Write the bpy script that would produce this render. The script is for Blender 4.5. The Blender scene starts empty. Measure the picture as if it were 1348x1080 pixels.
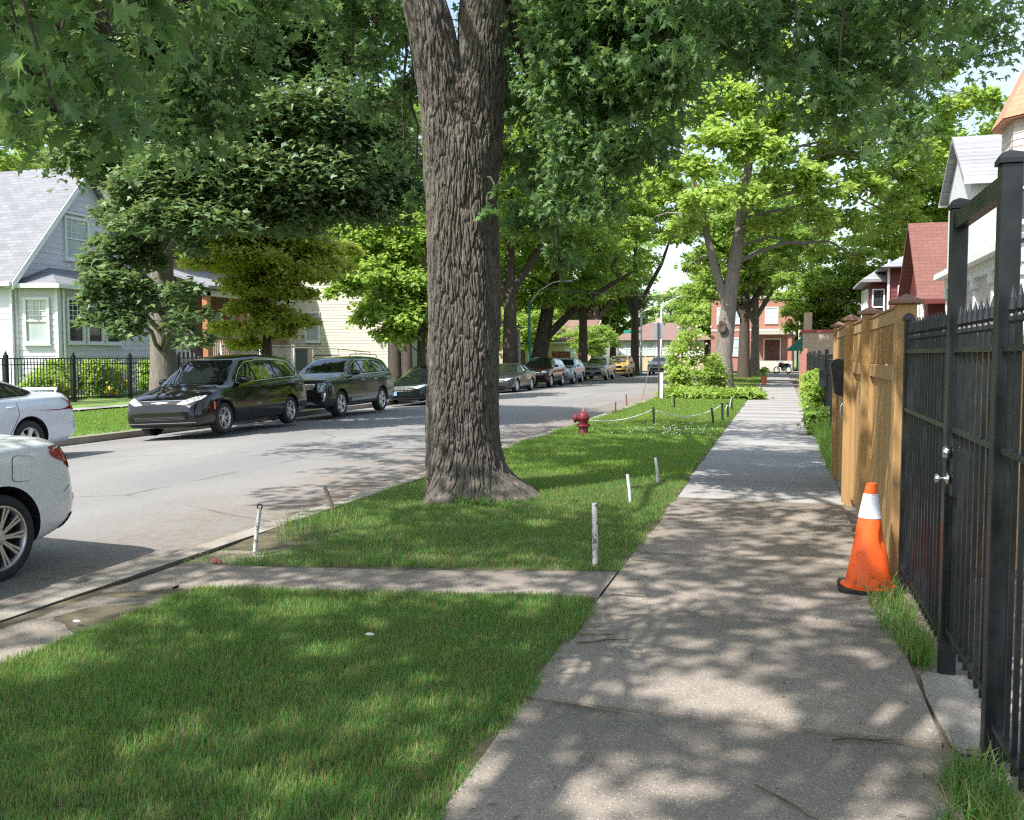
import bpy, bmesh, math, random
import numpy as np
from mathutils import Vector, Matrix, noise
from mathutils.bvhtree import BVHTree
R = math.radians; PI = math.pi
rng = np.random.default_rng(7); random.seed(7)
scn = bpy.context.scene
COL = scn.collection
ORG = {}

# ------------------------------------------------------------------ objects
def tag(o, label=None, cat=None, group=None, kind=None):
    if label: o['label'] = label
    if cat: o['category'] = cat
    if group: o['group'] = group
    if kind: o['kind'] = kind
    return o
def thing(name, label, cat, loc=(0, 0, 0), group=None, rz=0):
    o = bpy.data.objects.new(name, None); COL.objects.link(o)
    o.location = loc; o.rotation_euler = (0, 0, rz); o.empty_display_size = .2
    ORG[o.name] = Vector(loc) if rz == 0 else Vector((0, 0, 0))
    return tag(o, label, cat, group)
def link_mesh(name, me, mats, parent=None):
    for m in (mats if isinstance(mats, (list, tuple)) else [mats]): me.materials.append(m)
    o = bpy.data.objects.new(name, me); COL.objects.link(o)
    if parent: o.parent = parent
    return o
def root_org(p):
    while p is not None:
        if p.name in ORG: return ORG[p.name]
        p = p.parent
    return Vector((0, 0, 0))
def copy_tree(o, loc=None, parent=None, label=None, rz=None):
    c = o.copy(); COL.objects.link(c)
    if parent: c.parent = parent
    if loc is not None: c.location = loc
    if rz is not None: c.rotation_euler = (0, 0, rz)
    if label: c['label'] = label
    for ch in list(o.children): copy_tree(ch, parent=c)
    return c
def np_mesh(name, V, loops, sizes, smooth=False, mi=None):
    me = bpy.data.meshes.new(name)
    V = np.ascontiguousarray(V, dtype=np.float32); loops = np.ascontiguousarray(loops, dtype=np.int32).ravel()
    sizes = np.asarray(sizes, dtype=np.int32)
    me.vertices.add(len(V)); me.vertices.foreach_set('co', V.ravel())
    me.loops.add(len(loops)); me.loops.foreach_set('vertex_index', loops)
    me.polygons.add(len(sizes))
    st = np.concatenate(([0], np.cumsum(sizes)[:-1])).astype(np.int32)
    me.polygons.foreach_set('loop_start', st); me.polygons.foreach_set('loop_total', sizes)
    if mi is not None: me.polygons.foreach_set('material_index', np.asarray(mi, dtype=np.int32))
    me.update(calc_edges=True)
    if smooth: me.polygons.foreach_set('use_smooth', np.ones(len(sizes), dtype=bool))
    return me
class MB:
    def __init__(s): s.v = []; s.f = []; s.m = []; s.mi = 0
    def add(s, vs, fs):
        n = len(s.v); s.v += [tuple(p) for p in vs]
        for f in fs: s.f.append([i + n for i in f]); s.m.append(s.mi)
        return s
    def face(s, *p): return s.add(p, [list(range(len(p)))])
    def box(s, x0, x1, y0, y1, z0, z1, M=None):
        vs = [Vector((x, y, z)) for z in (z0, z1) for y in (y0, y1) for x in (x0, x1)]
        if M is not None: vs = [M @ p for p in vs]
        return s.add(vs, [[0, 2, 3, 1], [4, 5, 7, 6], [0, 1, 5, 4], [2, 6, 7, 3], [0, 4, 6, 2], [1, 3, 7, 5]])
    def cbox(s, x0, x1, y0, y1, z0, z1, b=.006, M=None):      # chamfered box
        xs = (x0, x0 + b, x1 - b, x1); ys = (y0, y0 + b, y1 - b, y1); zs = (z0, z0 + b, z1 - b, z1)
        bm = bmesh.new(); bmesh.ops.create_cube(bm, size=1)
        bmesh.ops.scale(bm, vec=(x1 - x0, y1 - y0, z1 - z0), verts=bm.verts)
        bmesh.ops.translate(bm, vec=((x0 + x1) / 2, (y0 + y1) / 2, (z0 + z1) / 2), verts=bm.verts)
        bmesh.ops.bevel(bm, geom=list(bm.edges), offset=b, segments=1, affect='EDGES')
        if M is not None: bm.transform(M)
        bm.verts.index_update(); s.add([v.co.copy() for v in bm.verts], [[v.index for v in f.verts] for f in bm.faces]); bm.free()
        return s
    def tube(s, path, rad, n=8, cap=True, wob=0, seed=0):
        P = [Vector(p) for p in path]; k = len(P)
        if not isinstance(rad, (list, tuple)): rad = [rad] * k
        vs = []; up = Vector((0.13, .29, .95)).normalized(); a = None
        for i, p in enumerate(P):
            d = (P[min(i + 1, k - 1)] - P[max(i - 1, 0)])
            if d.length < 1e-9: d = Vector((0, 0, 1))
            d.normalize()
            if a is None: a = d.orthogonal().normalized()
            else:
                a = a - d * a.dot(d)
                a = a.normalized() if a.length > 1e-6 else d.orthogonal().normalized()
            b = d.cross(a)
            for j in range(n):
                t = 2 * PI * j / n; r = rad[i]
                if wob: r *= 1 + wob * noise.noise(Vector((math.cos(t) * 2, math.sin(t) * 2, p.z * 1.1 + seed)))
                vs.append(p + (a * math.cos(t) + b * math.sin(t)) * r)
        fs = [[i * n + j, i * n + (j + 1) % n, (i + 1) * n + (j + 1) % n, (i + 1) * n + j] for i in range(k - 1) for j in range(n)]
        if cap: fs += [list(range(n))[::-1], [(k - 1) * n + j for j in range(n)]]
        return s.add(vs, fs)
    def lathe(s, prof, c=(0, 0, 0), n=24, M=None, cap=True):
        c = Vector(c); vs = []
        for r, z in prof:
            for j in range(n):
                p = Vector((r * math.cos(2 * PI * j / n), r * math.sin(2 * PI * j / n), z))
                if M is not None: p = M @ p
                vs.append(p + c)
        k = len(prof)
        fs = [[i * n + j, i * n + (j + 1) % n, (i + 1) * n + (j + 1) % n, (i + 1) * n + j] for i in range(k - 1) for j in range(n)]
        if cap and prof[0][0] > 1e-5: fs.append(list(range(n))[::-1])
        if cap and prof[-1][0] > 1e-5: fs.append([(k - 1) * n + j for j in range(n)])
        return s.add(vs, fs)
    def prism(s, pts, ext):
        ext = Vector(ext); n = len(pts); P = [Vector(p) for p in pts]
        return s.add(P + [p + ext for p in P], [list(range(n))[::-1], [n + i for i in range(n)]] + [[i, (i + 1) % n, n + (i + 1) % n, n + i] for i in range(n)])
    def ball(s, c, r, n=10, m=6):
        rr = r if isinstance(r, (tuple, list)) else (r, r, r); vs = []; c = Vector(c)
        for i in range(m + 1):
            a = PI * i / m - PI / 2
            for j in range(n):
                b = 2 * PI * j / n
                vs.append(c + Vector((rr[0] * math.cos(a) * math.cos(b), rr[1] * math.cos(a) * math.sin(b), rr[2] * math.sin(a))))
        return s.add(vs, [[i * n + j, i * n + (j + 1) % n, (i + 1) * n + (j + 1) % n, (i + 1) * n + j] for i in range(m) for j in range(n)])
    def build(s, name, mats, parent=None, smooth=False, auto=None, org=None):
        me = bpy.data.meshes.new(name); o = root_org(parent) if org is None else Vector(org)
        me.from_pydata([(p[0] - o.x, p[1] - o.y, p[2] - o.z) for p in s.v], [], s.f)
        if any(s.m): me.polygons.foreach_set('material_index', s.m)
        bm = bmesh.new(); bm.from_mesh(me); bmesh.ops.recalc_face_normals(bm, faces=bm.faces); bm.to_mesh(me); bm.free()
        if smooth or auto:
            me.polygons.foreach_set('use_smooth', [True] * len(me.polygons))
            if auto: me.set_sharp_from_angle(angle=R(auto))
        ob = link_mesh(name, me, mats, parent)
        if org is not None: ob.location = org
        return ob

# ------------------------------------------------------------------ materials
class NT:
    def __init__(s, name):
        s.m = bpy.data.materials.new(name); s.m.use_nodes = True; s.t = s.m.node_tree
        s.b = s.t.nodes['Principled BSDF']; s.out = s.t.nodes['Material Output']
    def n(s, typ, **kw):
        nd = s.t.nodes.new(typ)
        for k, v in kw.items():
            if k.startswith('i_'): nd.inputs[int(k[2:]) if k[2:].isdigit() else k[2:]].default_value = v
            else: setattr(nd, k, v)
        return nd
    def l(s, a, b): s.t.links.new(a, b)
    def coord(s, out='Object', scale=(1, 1, 1), rot=(0, 0, 0)):
        tc = s.n('ShaderNodeTexCoord'); mp = s.n('ShaderNodeMapping'); mp.inputs['Scale'].default_value = scale; mp.inputs['Rotation'].default_value = rot
        s.l(tc.outputs[out], mp.inputs[0]); return mp.outputs[0]
    def noise(s, co, scale, detail=4, rough=.55, dist=0):
        nd = s.n('ShaderNodeTexNoise'); nd.inputs['Scale'].default_value = scale; nd.inputs['Detail'].default_value = detail
        nd.inputs['Roughness'].default_value = rough; nd.inputs['Distortion'].default_value = dist
        s.l(co, nd.inputs['Vector']); return nd.outputs[0]
    def ramp(s, fac, stops, interp='LINEAR'):
        nd = s.n('ShaderNodeValToRGB'); cr = nd.color_ramp; cr.interpolation = interp
        while len(cr.elements) < len(stops): cr.elements.new(.5)
        for e, (p, c) in zip(cr.elements, stops):
            e.position = p; e.color = (c[0], c[1], c[2], 1) if isinstance(c, (tuple, list)) else (c, c, c, 1)
        s.l(fac, nd.inputs[0]); return nd.outputs[0]
    def mix(s, fac, a, b, typ='MIX'):
        nd = s.n('ShaderNodeMix', data_type='RGBA', blend_type=typ)
        for k, v in ((0, fac), (6, a), (7, b)):
            if hasattr(v, 'is_linked') or hasattr(v, 'links'): s.l(v, nd.inputs[k])
            else: nd.inputs[k].default_value = v if k == 0 else ((v[0], v[1], v[2], 1) if isinstance(v, (tuple, list)) else (v, v, v, 1))
        return nd.outputs[2]
    def math(s, op, a, b=0.):
        nd = s.n('ShaderNodeMath', operation=op)
        for k, v in ((0, a), (1, b)):
            if hasattr(v, 'links'): s.l(v, nd.inputs[k])
            else: nd.inputs[k].default_value = v
        return nd.outputs[0]
    def bump(s, h, strength=.3, dist=.01, nrm=None):
        nd = s.n('ShaderNodeBump'); nd.inputs['Strength'].default_value = strength; nd.inputs['Distance'].default_value = dist
        s.l(h, nd.inputs['Height'])
        if nrm is not None: s.l(nrm, nd.inputs['Normal'])
        return nd.outputs[0]
    def base(s, c):
        if hasattr(c, 'links'): s.l(c, s.b.inputs['Base Color'])
        else: s.b.inputs['Base Color'].default_value = (c[0], c[1], c[2], 1)
        return s
    def set(s, **kw):
        for k, v in kw.items():
            k = k.replace('_', ' ')
            if hasattr(v, 'links'): s.l(v, s.b.inputs[k])
            else: s.b.inputs[k].default_value = v
        return s
def simple(name, c, rough=.6, var=.12, scale=3, bump=0, bscale=40, metal=0, spec=.5, scl=(1, 1, 1)):
    t = NT(name); co = t.coord(scale=scl)
    f = t.noise(co, scale, 6)
    lo = tuple(max(0, x * (1 - var)) for x in c); hi = tuple(min(1, x * (1 + var)) for x in c)
    t.base(t.ramp(f, [(.3, lo), (.7, hi)])); t.set(Roughness=rough, Metallic=metal)
    t.b.inputs['Specular IOR Level'].default_value = spec
    if bump: t.l(t.bump(t.noise(co, bscale, 5), bump, .01), t.b.inputs['Normal'])
    return t.m
def leaf_mat(name, cols, trans=.4, rough=.45, nscale=.35):
    """cols: dark, mid, light; random per leaf"""
    t = NT(name); g = t.n('ShaderNodeNewGeometry'); rp = g.outputs['Random Per Island']
    co = t.coord(); nf = t.noise(co, nscale, 3)
    f = t.math('ADD', t.math('MULTIPLY', rp, .62), t.math('MULTIPLY', nf, .45))
    c = t.ramp(f, [(.15, cols[0]), (.5, cols[1]), (.9, cols[2])])
    t.base(c).set(Roughness=rough); t.b.inputs['Specular IOR Level'].default_value = .45
    tr = t.n('ShaderNodeBsdfTranslucent')
    tc = t.mix(.5, c, tuple(min(1, x * k) for x, k in zip(cols[2], (1.5, 1.35, .8)))); t.l(tc, tr.inputs[0])
    mx = t.n('ShaderNodeMixShader'); mx.inputs[0].default_value = trans
    t.l(t.b.outputs[0], mx.inputs[1]); t.l(tr.outputs[0], mx.inputs[2]); t.l(mx.outputs[0], t.out.inputs[0])
    return t.m
def paint(name, c, rough=.28, metal=0., coat=.7):
    t = NT(name); co = t.coord(); n1 = t.noise(co, 1.7, 4)
    t.base(t.ramp(n1, [(.3, tuple(x * .93 for x in c)), (.7, c)]))
    d = t.ramp(t.noise(co, 6, 6, .7), [(.45, rough), (.8, rough + .12)])
    t.l(d, t.b.inputs['Roughness']); t.set(Metallic=metal, Coat_Weight=coat, Coat_Roughness=.04); t.b.inputs['Specular IOR Level'].default_value = .3
    return t.m
def bark_mat(name, c1, c2, sc=1., zs=.22, bump=.8):
    t = NT(name); co = t.coord(scale=(1, 1, zs)); n1 = t.noise(co, 14 * sc, 8, .65, .6); n2 = t.noise(co, 3 * sc, 4)
    c = t.ramp(n1, [(.3, c1), (.55, tuple((a + b) / 2 for a, b in zip(c1, c2))), (.75, c2)])
    c = t.mix(t.math('MULTIPLY', n2, .5), c, tuple(x * 1.15 for x in c2)); t.base(c).set(Roughness=.9)
    if zs < .25: c = t.mix(t.ramp(t.noise(t.coord(), 1.6, 6, .65), [(.52, 0), (.66, .45)]), c, (.17, .175, .12)); c = t.mix(t.ramp(t.noise(t.coord(scale=(1, 1, .5)), 5, 5, .7), [(.58, 0), (.68, .55)]), c, (.27, .25, .225)); t.base(c)
    t.b.inputs['Specular IOR Level'].default_value = .15
    t.l(t.bump(n1, bump, .03), t.b.inputs['Normal']); return t.m

M = {}
M['white'] = simple('white_paint', (.66, .67, .67), .5, .05)
M['trim'] = simple('white_trim', (.74, .75, .74), .5, .05, 5)
M['siding_white'] = simple('white_siding', (.62, .62, .69), .55, .07, 1.2, .05, 90, scl=(.4, .4, 3))
M['siding_cream'] = simple('cream_siding', (.60, .575, .49), .6, .06, 1.2, .05, 90, scl=(.4, .4, 3))
M['siding_beige'] = simple('beige_siding', (.56, .49, .43), .6, .06, 1.2, .05, 90, scl=(.4, .4, 3))
M['siding_red'] = simple('dark_red_siding', (.14, .028, .025), .6, .15, 1.2, .05, 90, scl=(.4, .4, 3))
M['glass'] = simple('window_glass', (.035, .045, .05), .04, .2, .8, spec=.8)
M['curtain'] = simple('curtain_glass', (.42, .5, .5), .1, .15, 2, spec=.8, scl=(1, 1, .2))
M['concrete'] = simple('plain_concrete', (.36, .34, .31), .9, .12, 2, .3, 60)
M['metal_grey'] = simple('galvanised_metal', (.42, .44, .45), .4, .15, 8, metal=.6)
M['dark_metal'] = simple('dark_metal', (.02, .022, .024), .4, .3, 8)
M['tyre'] = simple('tyre_rubber', (.022, .022, .023), .8, .25, 9, .2, 60)
M['blackplastic'] = simple('black_plastic', (.009, .009, .010), .5, .2, 12, spec=.2)
M['wellblack'] = simple('wheel_well', (.008, .008, .008), .95, .2)
def car_glass():
    t = NT('car_glass'); t.base((.012, .016, .017)).set(Roughness=.03, Coat_Weight=1., Coat_Roughness=.02); t.b.inputs['IOR'].default_value = 1.55
    return t.m
M['carglass'] = car_glass()
def rough_metal(name, c, r): 
    t = NT(name); co = t.coord(); t.base(c).set(Metallic=1., Roughness=t.ramp(t.noise(co, 9, 5), [(.3, r), (.7, r + .15)])); return t.m
M['alloy'] = rough_metal('alloy_wheel', (.62, .63, .65), .28)
M['alloydark'] = rough_metal('dark_alloy', (.2, .2, .21), .35)
M['chrome'] = rough_metal('chrome', (.8, .81, .82), .12)
def lamp_mat():
    t = NT('headlamp_lens'); co = t.coord(scale=(1, 1, 1)); n1 = t.noise(co, 22, 3)
    t.base(t.ramp(n1, [(.35, (.10, .11, .12)), (.5, (.5, .53, .55)), (.65, (.85, .88, .9))])).set(Roughness=.12, Metallic=.35, Coat_Weight=1., Coat_Roughness=.02)
    return t.m
M['lamp'] = lamp_mat()
M['redlamp'] = paint('red_lens', (.32, .008, .012), .12)
M['amber'] = paint('amber_lens', (.8, .2, .03), .15)
M['plate'] = simple('plate_blue', (.22, .45, .75), .4, .4, 18)
M['platewhite'] = simple('plate_white', (.7, .72, .75), .4, .1, 18)

# ------------------------------------------------------------------ camera, light, world
cam = bpy.data.cameras.new('Camera'); co = bpy.data.objects.new('Camera', cam); COL.objects.link(co)
PSI = math.atan(353 / 1200); PIT = math.atan(71 / 1200)
co.location = (0, 0, 1.6); co.rotation_euler = (PI / 2 - PIT, 0, PSI)
cam.sensor_width = 36; cam.lens = 36 * 1200 / 1348; cam.clip_end = 3000; cam.clip_start = .05
cam.dof.use_dof = True; cam.dof.focus_distance = 10; cam.dof.aperture_fstop = 22.0
scn.camera = co
ELEV = R(52); sunv = Vector((-.53, -.85, 0)).normalized() * math.cos(ELEV) + Vector((0, 0, math.sin(ELEV)))
sl = bpy.data.lights.new('Sun', 'SUN'); sl.energy = 4.0; sl.angle = R(.53); sl.color = (1, .965, .92)
so = bpy.data.objects.new('Sun', sl); COL.objects.link(so); so.rotation_euler = sunv.to_track_quat('Z', 'Y').to_euler(); so.location = (-20, -30, 40)
w = bpy.data.worlds.new('World'); scn.world = w; w.use_nodes = True; nt = w.node_tree
bg = nt.nodes['Background']; sky = nt.nodes.new('ShaderNodeTexSky'); sky.sky_type = 'NISHITA'; sky.sun_disc = False
sky.sun_elevation = ELEV; sky.sun_rotation = math.atan2(sunv.x, sunv.y); sky.air_density = 1.2; sky.dust_density = 2.2
tc = nt.nodes.new('ShaderNodeTexCoord'); mp = nt.nodes.new('ShaderNodeMapping'); mp.inputs['Scale'].default_value = (1, 1, 2.6)
nz = nt.nodes.new('ShaderNodeTexNoise'); nz.inputs['Scale'].default_value = 2.3; nz.inputs['Detail'].default_value = 7; nz.inputs['Roughness'].default_value = .55
cr = nt.nodes.new('ShaderNodeValToRGB'); cr.color_ramp.elements[0].position = .48; cr.color_ramp.elements[0].color = (.12, .12, .12, 1); cr.color_ramp.elements[1].position = .74; cr.color_ramp.elements[1].color = (.95, .95, .95, 1)
mx = nt.nodes.new('ShaderNodeMix'); mx.data_type = 'RGBA'; mx.inputs[7].default_value = (3.5, 3.95, 4.5, 1)
for a, b in ((tc.outputs['Generated'], mp.inputs[0]), (mp.outputs[0], nz.inputs['Vector']), (nz.outputs[0], cr.inputs[0]), (cr.outputs[0], mx.inputs[0]), (sky.outputs[0], mx.inputs[6]), (mx.outputs[2], bg.inputs[0])): nt.links.new(a, b)
bg.inputs[1].default_value = .15
vs = scn.view_settings; scn.display_settings.display_device = 'sRGB'; vs.view_transform = 'Standard'; vs.look = 'None'; vs.gamma = 1; vs.exposure = 1.05
cy = scn.cycles; cy.max_bounces = 6; cy.diffuse_bounces = 3; cy.glossy_bounces = 3; cy.transmission_bounces = 4; cy.caustics_reflective = False; cy.caustics_refractive = False
cy.sample_clamp_indirect = 6; cy.use_adaptive_sampling = True; cy.adaptive_threshold = .01; cy.use_denoising = False; scn.cycles.pixel_filter_type = 'BLACKMAN_HARRIS'; cy.filter_width = 1.25
try: cy.denoiser = 'OPENIMAGEDENOISE'; cy.denoising_prefilter = 'ACCURATE'; cy.denoising_input_passes = 'RGB_ALBEDO_NORMAL'
except Exception: pass
# ------------------------------------------------------------------ ground heights
def lerp_pts(x, P):
    return np.interp(x, [p[0] for p in P], [p[1] for p in P])
ROADP = [(-14.5, -.30), (-13.9, -.265), (-12, -.16), (-9.5, -.085), (-7, -.09), (-5.4, -.115), (-4.8, -.135)]
LEFTP = [(-60, .3), (-19.5, .3), (-17.6, .16), (-14.7, -.15), (-14.5, -.15)]
KR = -4.65
def hn(x, y, s, a): return a * noise.noise(Vector((x * s, y * s, 3.3)))
def lawn_z(x, y): return .012 + hn(x, y, .8, .03) + .03 * max(0, 1 - abs(math.hypot(x + 3.2, y - 9.9)) / 1.6)
def grid(name, xs, ys, zf, mat, kind='structure', smooth=True):
    nx, ny = len(xs), len(ys)
    V = np.array([(x, y, zf(x, y)) for y in ys for x in xs])
    i = np.arange(nx - 1)[None, :] + nx * np.arange(ny - 1)[:, None]
    L = np.stack([i, i + 1, i + 1 + nx, i + nx], -1).reshape(-1)
    me = np_mesh(name, V, L, np.full((nx - 1) * (ny - 1), 4), smooth)
    return tag(link_mesh(name, me, mat), kind=kind)
def ls(a, b, n): return list(np.linspace(a, b, n))

def m_road():
    t = NT('asphalt'); co = t.coord(); big = t.noise(t.coord(scale=(1, .25, 1)), .5, 5, .6); fine = t.noise(co, 70, 4, .7)
    sp = t.n('ShaderNodeTexVoronoi'); sp.inputs['Scale'].default_value = 95; t.l(co, sp.inputs['Vector'])
    c = t.ramp(big, [(.3, (.165, .162, .16)), (.52, (.21, .205, .2)), (.75, (.26, .252, .24))])
    c = t.mix(t.math('MULTIPLY', t.ramp(fine, [(.35, 0), (.7, 1)]), .35), c, (.36, .35, .335))
    c = t.mix(t.ramp(sp.outputs['Distance'], [(.0, .35), (.35, 0)]), c, (.13, .125, .12))
    # brown silt washed up along both gutters
    sx = t.n('ShaderNodeSeparateXYZ'); t.l(co, sx.inputs[0]); x = sx.outputs[0]
    wob = t.math('MULTIPLY', t.math('SUBTRACT', t.noise(co, 1.1, 6, .6), .5), 2.2)
    e = t.math('ADD', x, wob)
    g = t.ramp(t.math('MULTIPLY', t.math('ADD', e, 7.6), .33), [(.15, 0), (.75, .8), (.95, 1)])
    silt = t.ramp(t.noise(co, 9, 7, .7), [(.25, (.09, .065, .045)), (.5, (.20, .155, .11)), (.75, (.31, .25, .19))])
    c = t.mix(t.math('MULTIPLY', g, t.ramp(t.noise(t.coord(scale=(1, .35, 1)), 2.2, 6, .65), [(.32, .25), (.6, .9)])), c, silt)
    # cracks and seams
    cv = t.n('ShaderNodeTexVoronoi', feature='DISTANCE_TO_EDGE'); cv.inputs['Scale'].default_value = .22
    dco = t.n('ShaderNodeMix', data_type='VECTOR'); dco.inputs[0].default_value = .12
    nn = t.n('ShaderNodeTexNoise'); nn.inputs['Scale'].default_value = 1.3; nn.inputs['Detail'].default_value = 6; t.l(co, nn.inputs['Vector'])
    t.l(co, dco.inputs[4]); t.l(nn.outputs['Color'], dco.inputs[5]); t.l(dco.outputs[1], cv.inputs['Vector'])
    cr = t.ramp(cv.outputs['Distance'], [(.0, 1), (.0022, .75), (.006, 0)])
    cm = t.math('MULTIPLY', cr, t.ramp(t.noise(co, .6, 3), [(.42, 0), (.52, 1)]))
    c = t.mix(t.math('MULTIPLY', cm, .75), c, (.09, .085, .08))
    # damp oil patches
    oil = t.math('MULTIPLY', t.ramp(t.noise(co, 1.3, 4, .5), [(.66, 0), (.72, .55)]), t.ramp(t.math('MULTIPLY', t.math('ADD', x, 8.5), .3), [(.2, 0), (.5, 1)]))
    c = t.mix(oil, c, (.13, .11, .09))
    t.base(c).set(Roughness=.88); t.b.inputs['Specular IOR Level'].default_value = .25
    t.l(t.bump(fine, .5, .008), t.b.inputs['Normal']); return t.m
def m_walk(name, c1, c2, agg=True, slab=0, off=0., tint=(.2, .17, .13)):
    t = NT(name); co = t.coord(); big = t.noise(co, .9, 6, .65); mid = t.noise(co, 5, 6, .7)
    c = t.ramp(big, [(.3, c1), (.7, c2)]); c = t.mix(t.ramp(mid, [(.45, 0), (.8, .55)]), c, tint)
    h = t.noise(co, 120, 3, .6)
    if agg:   # exposed pebbles
        v = t.n('ShaderNodeTexVoronoi'); v.inputs['Scale'].default_value = 85; t.l(co, v.inputs['Vector'])
        pb = t.ramp(v.outputs['Distance'], [(.0, 1), (.28, .8), (.42, 0)])
        cc = t.ramp(v.outputs['Color'], [(.25, (.10, .085, .07)), (.5, (.27, .245, .21)), (.75, (.62, .57, .50))])
        c = t.mix(t.math('MULTIPLY', pb, .55), c, cc); h = pb
    c = t.mix(t.ramp(t.noise(co, 38, 2, .5), [(.68, 0), (.74, .7)]), c, (.08, .065, .05))
    t.base(c).set(Roughness=.9); t.b.inputs['Specular IOR Level'].default_value = .2
    t.l(t.bump(h, .35, .006, t.bump(mid, .4, .02)), t.b.inputs['Normal']); return t.m
M['road'] = m_road()
M['walk'] = m_walk('sidewalk_aggregate', (.21, .178, .148), (.285, .245, .205))
M['walk2'] = m_walk('sidewalk_pale', (.25, .243, .23), (.32, .31, .295), False, tint=(.24, .23, .21))
M['kerb'] = m_walk('kerb_concrete', (.25, .225, .19), (.36, .33, .28), True, tint=(.16, .125, .09))
M['joint'] = simple('joint_dirt', (.06, .048, .036), .95, .4, 20)
M['soil'] = simple('soil', (.10, .085, .05), .95, .45, 7, .6, 30)
M['dirt'] = simple('dry_dirt', (.20, .165, .125), .95, .35, 6, .8, 40)
M['turf'] = simple('turf_base', (.07, .11, .03), .95, .45, 5, .6, 50)
M['farturf'] = simple('far_lawn', (.13, .21, .05), .95, .35, 2.4, .8, 60)

grid('ground', ls(-400, 400, 9), ls(-200, 600, 9), lambda x, y: -.42, M['farturf'])
ysr = ls(-14, 40, 56) + ls(41.5, 86, 30)
xr = [-14.5, -14.2, -13.9, -13, -12, -11, -10, -9, -8, -7, -6.2, -5.6, -5.2, -4.8, KR]
grid('road', xr, ysr, lambda x, y: float(lerp_pts(x, ROADP)) + (hn(x, y, .6, .012)), M['road'])
grid('cross_street', ls(-90, 90, 30), ls(86, 97.5, 6), lambda x, y: -.11, M['road'])
# verge and yard terrain
xl = [-60, -35, -26, -19.5, -19.0, -17.5, -16.5, -15.6, -14.65]
grid('far_verge', xl, ls(-14, 86, 70), lambda x, y: float(lerp_pts(x, LEFTP)), M['farturf'])
grid('verge', ls(-4.5, -1.1, 18), ls(-12, 36, 150) + ls(37, 86, 30), lambda x, y: lawn_z(x, y) - .02, M['soil'])
grid('yard_ground', [.6, .9, 1.5, 4, 12, 60], ls(-12, 86, 60), lambda x, y: -.03 + (.012 * noise.noise(Vector((x * 3, y * 3, 0))) if x < 2 else 0), M['dirt'])
grid('far_block_ground', ls(-90, 90, 12), ls(97.6, 240, 8), lambda x, y: -.02, M['farturf'])
# kerbs: thin stone-like lengths joined into a continuous kerb
def kerb(name, x0, x1, ztop, zbot, y0, y1, seg=3.05, seed=1):
    b = MB(); r = random.Random(seed); y = y0
    while y < y1:
        e = min(y + seg - .012, y1); dz = r.uniform(-.006, .006); dx = r.uniform(-.008, .008)
        n = 8; ring = []
        for k in range(n + 1):
            yy = y + (e - y) * k / n; w = hn(yy, x0, 2.2, .007); c = .028 + hn(yy, 7, 3, .012)
            ring.append([(x0 + dx, yy, zbot), (x0 + dx + w, yy, ztop + dz - c), (x0 + dx + c + w, yy, ztop + dz), (x1 - .02, yy, ztop + dz), (x1, yy, ztop + dz - .015), (x1, yy, zbot)])
        vs = [p for rr in ring for p in rr]; m = 6
        fs = [[i * m + j, i * m + j + 1, (i + 1) * m + j + 1, (i + 1) * m + j] for i in range(n) for j in range(m - 1)] + [list(range(m)), [n * m + j for j in range(m)][::-1]]
        b.add(vs, fs); y += seg
    return tag(b.build(name, M['kerb'], auto=50), kind='structure')
kerb('kerb', KR + .15, KR, .012, -.3, -12, 86, seed=2)
kerb('far_kerb', -14.65, -14.5, -.14, -.5, -12, 86, seed=3)
# the sidewalk: slabs with open joints on a dirt bed
def slab(b, x0, x1, y0, y1, z, sk0=0, sk1=0, g=.013):
    n = 7
    top = []; q = lambda x, y: z + hn(x, y, 1.3, .004)
    xs = ls(x0, x1, n)
    P = lambda x, v, s, y: (x, y + s * (x - x0) / (x1 - x0), v)
    e = .006
    rows = [(y0 + g, -.06), (y0 + g, -e), (y0 + g + e, 0), ((y0 + y1) / 2, 0), (y1 - g - e, 0), (y1 - g, -e), (y1 - g, -.06)]
    vs = []
    for k, (yy, dz) in enumerate(rows):
        s = sk0 + (sk1 - sk0) * (yy - y0) / (y1 - y0)
        for x in xs: vs.append((x, yy + s * (x - x0) / (x1 - x0), q(x, yy) + dz))
    fs = [[i * n + j, i * n + j + 1, (i + 1) * n + j + 1, (i + 1) * n + j] for i in range(len(rows) - 1) for j in range(n - 1)]
    b.add(vs, fs)
XL, XR = -1.12, .64
yy = [-6.2, -4.6, -3.0, -1.4, .2, 1.62, 2.72, 4.04, 5.72, 7.4, 8.95, 10.42]
b = MB()
for k in range(len(yy) - 1): slab(b, XL - .02 * (k % 2), XR + .03 * ((k * 7) % 3), yy[k], yy[k + 1], .002 * (k % 3), 0, -.06)
tag(b.build('sidewalk', M['walk'], auto=60), kind='structure')
b = MB(); y = 10.44; k = 0
while y < 86:
    slab(b, XL, XR + .05, y, y + 1.62, .003 * ((k * 5) % 3)); y += 1.62; k += 1
tag(b.build('sidewalk_newer', M['walk2'], auto=60), kind='structure')
b = MB(); b.face((-1.2, -7, -.035), (.72, -7, -.035), (.72, 86, -.035), (-1.2, 86, -.035)); tag(b.build('sidewalk_bed', M['joint']), kind='structure')
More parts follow.
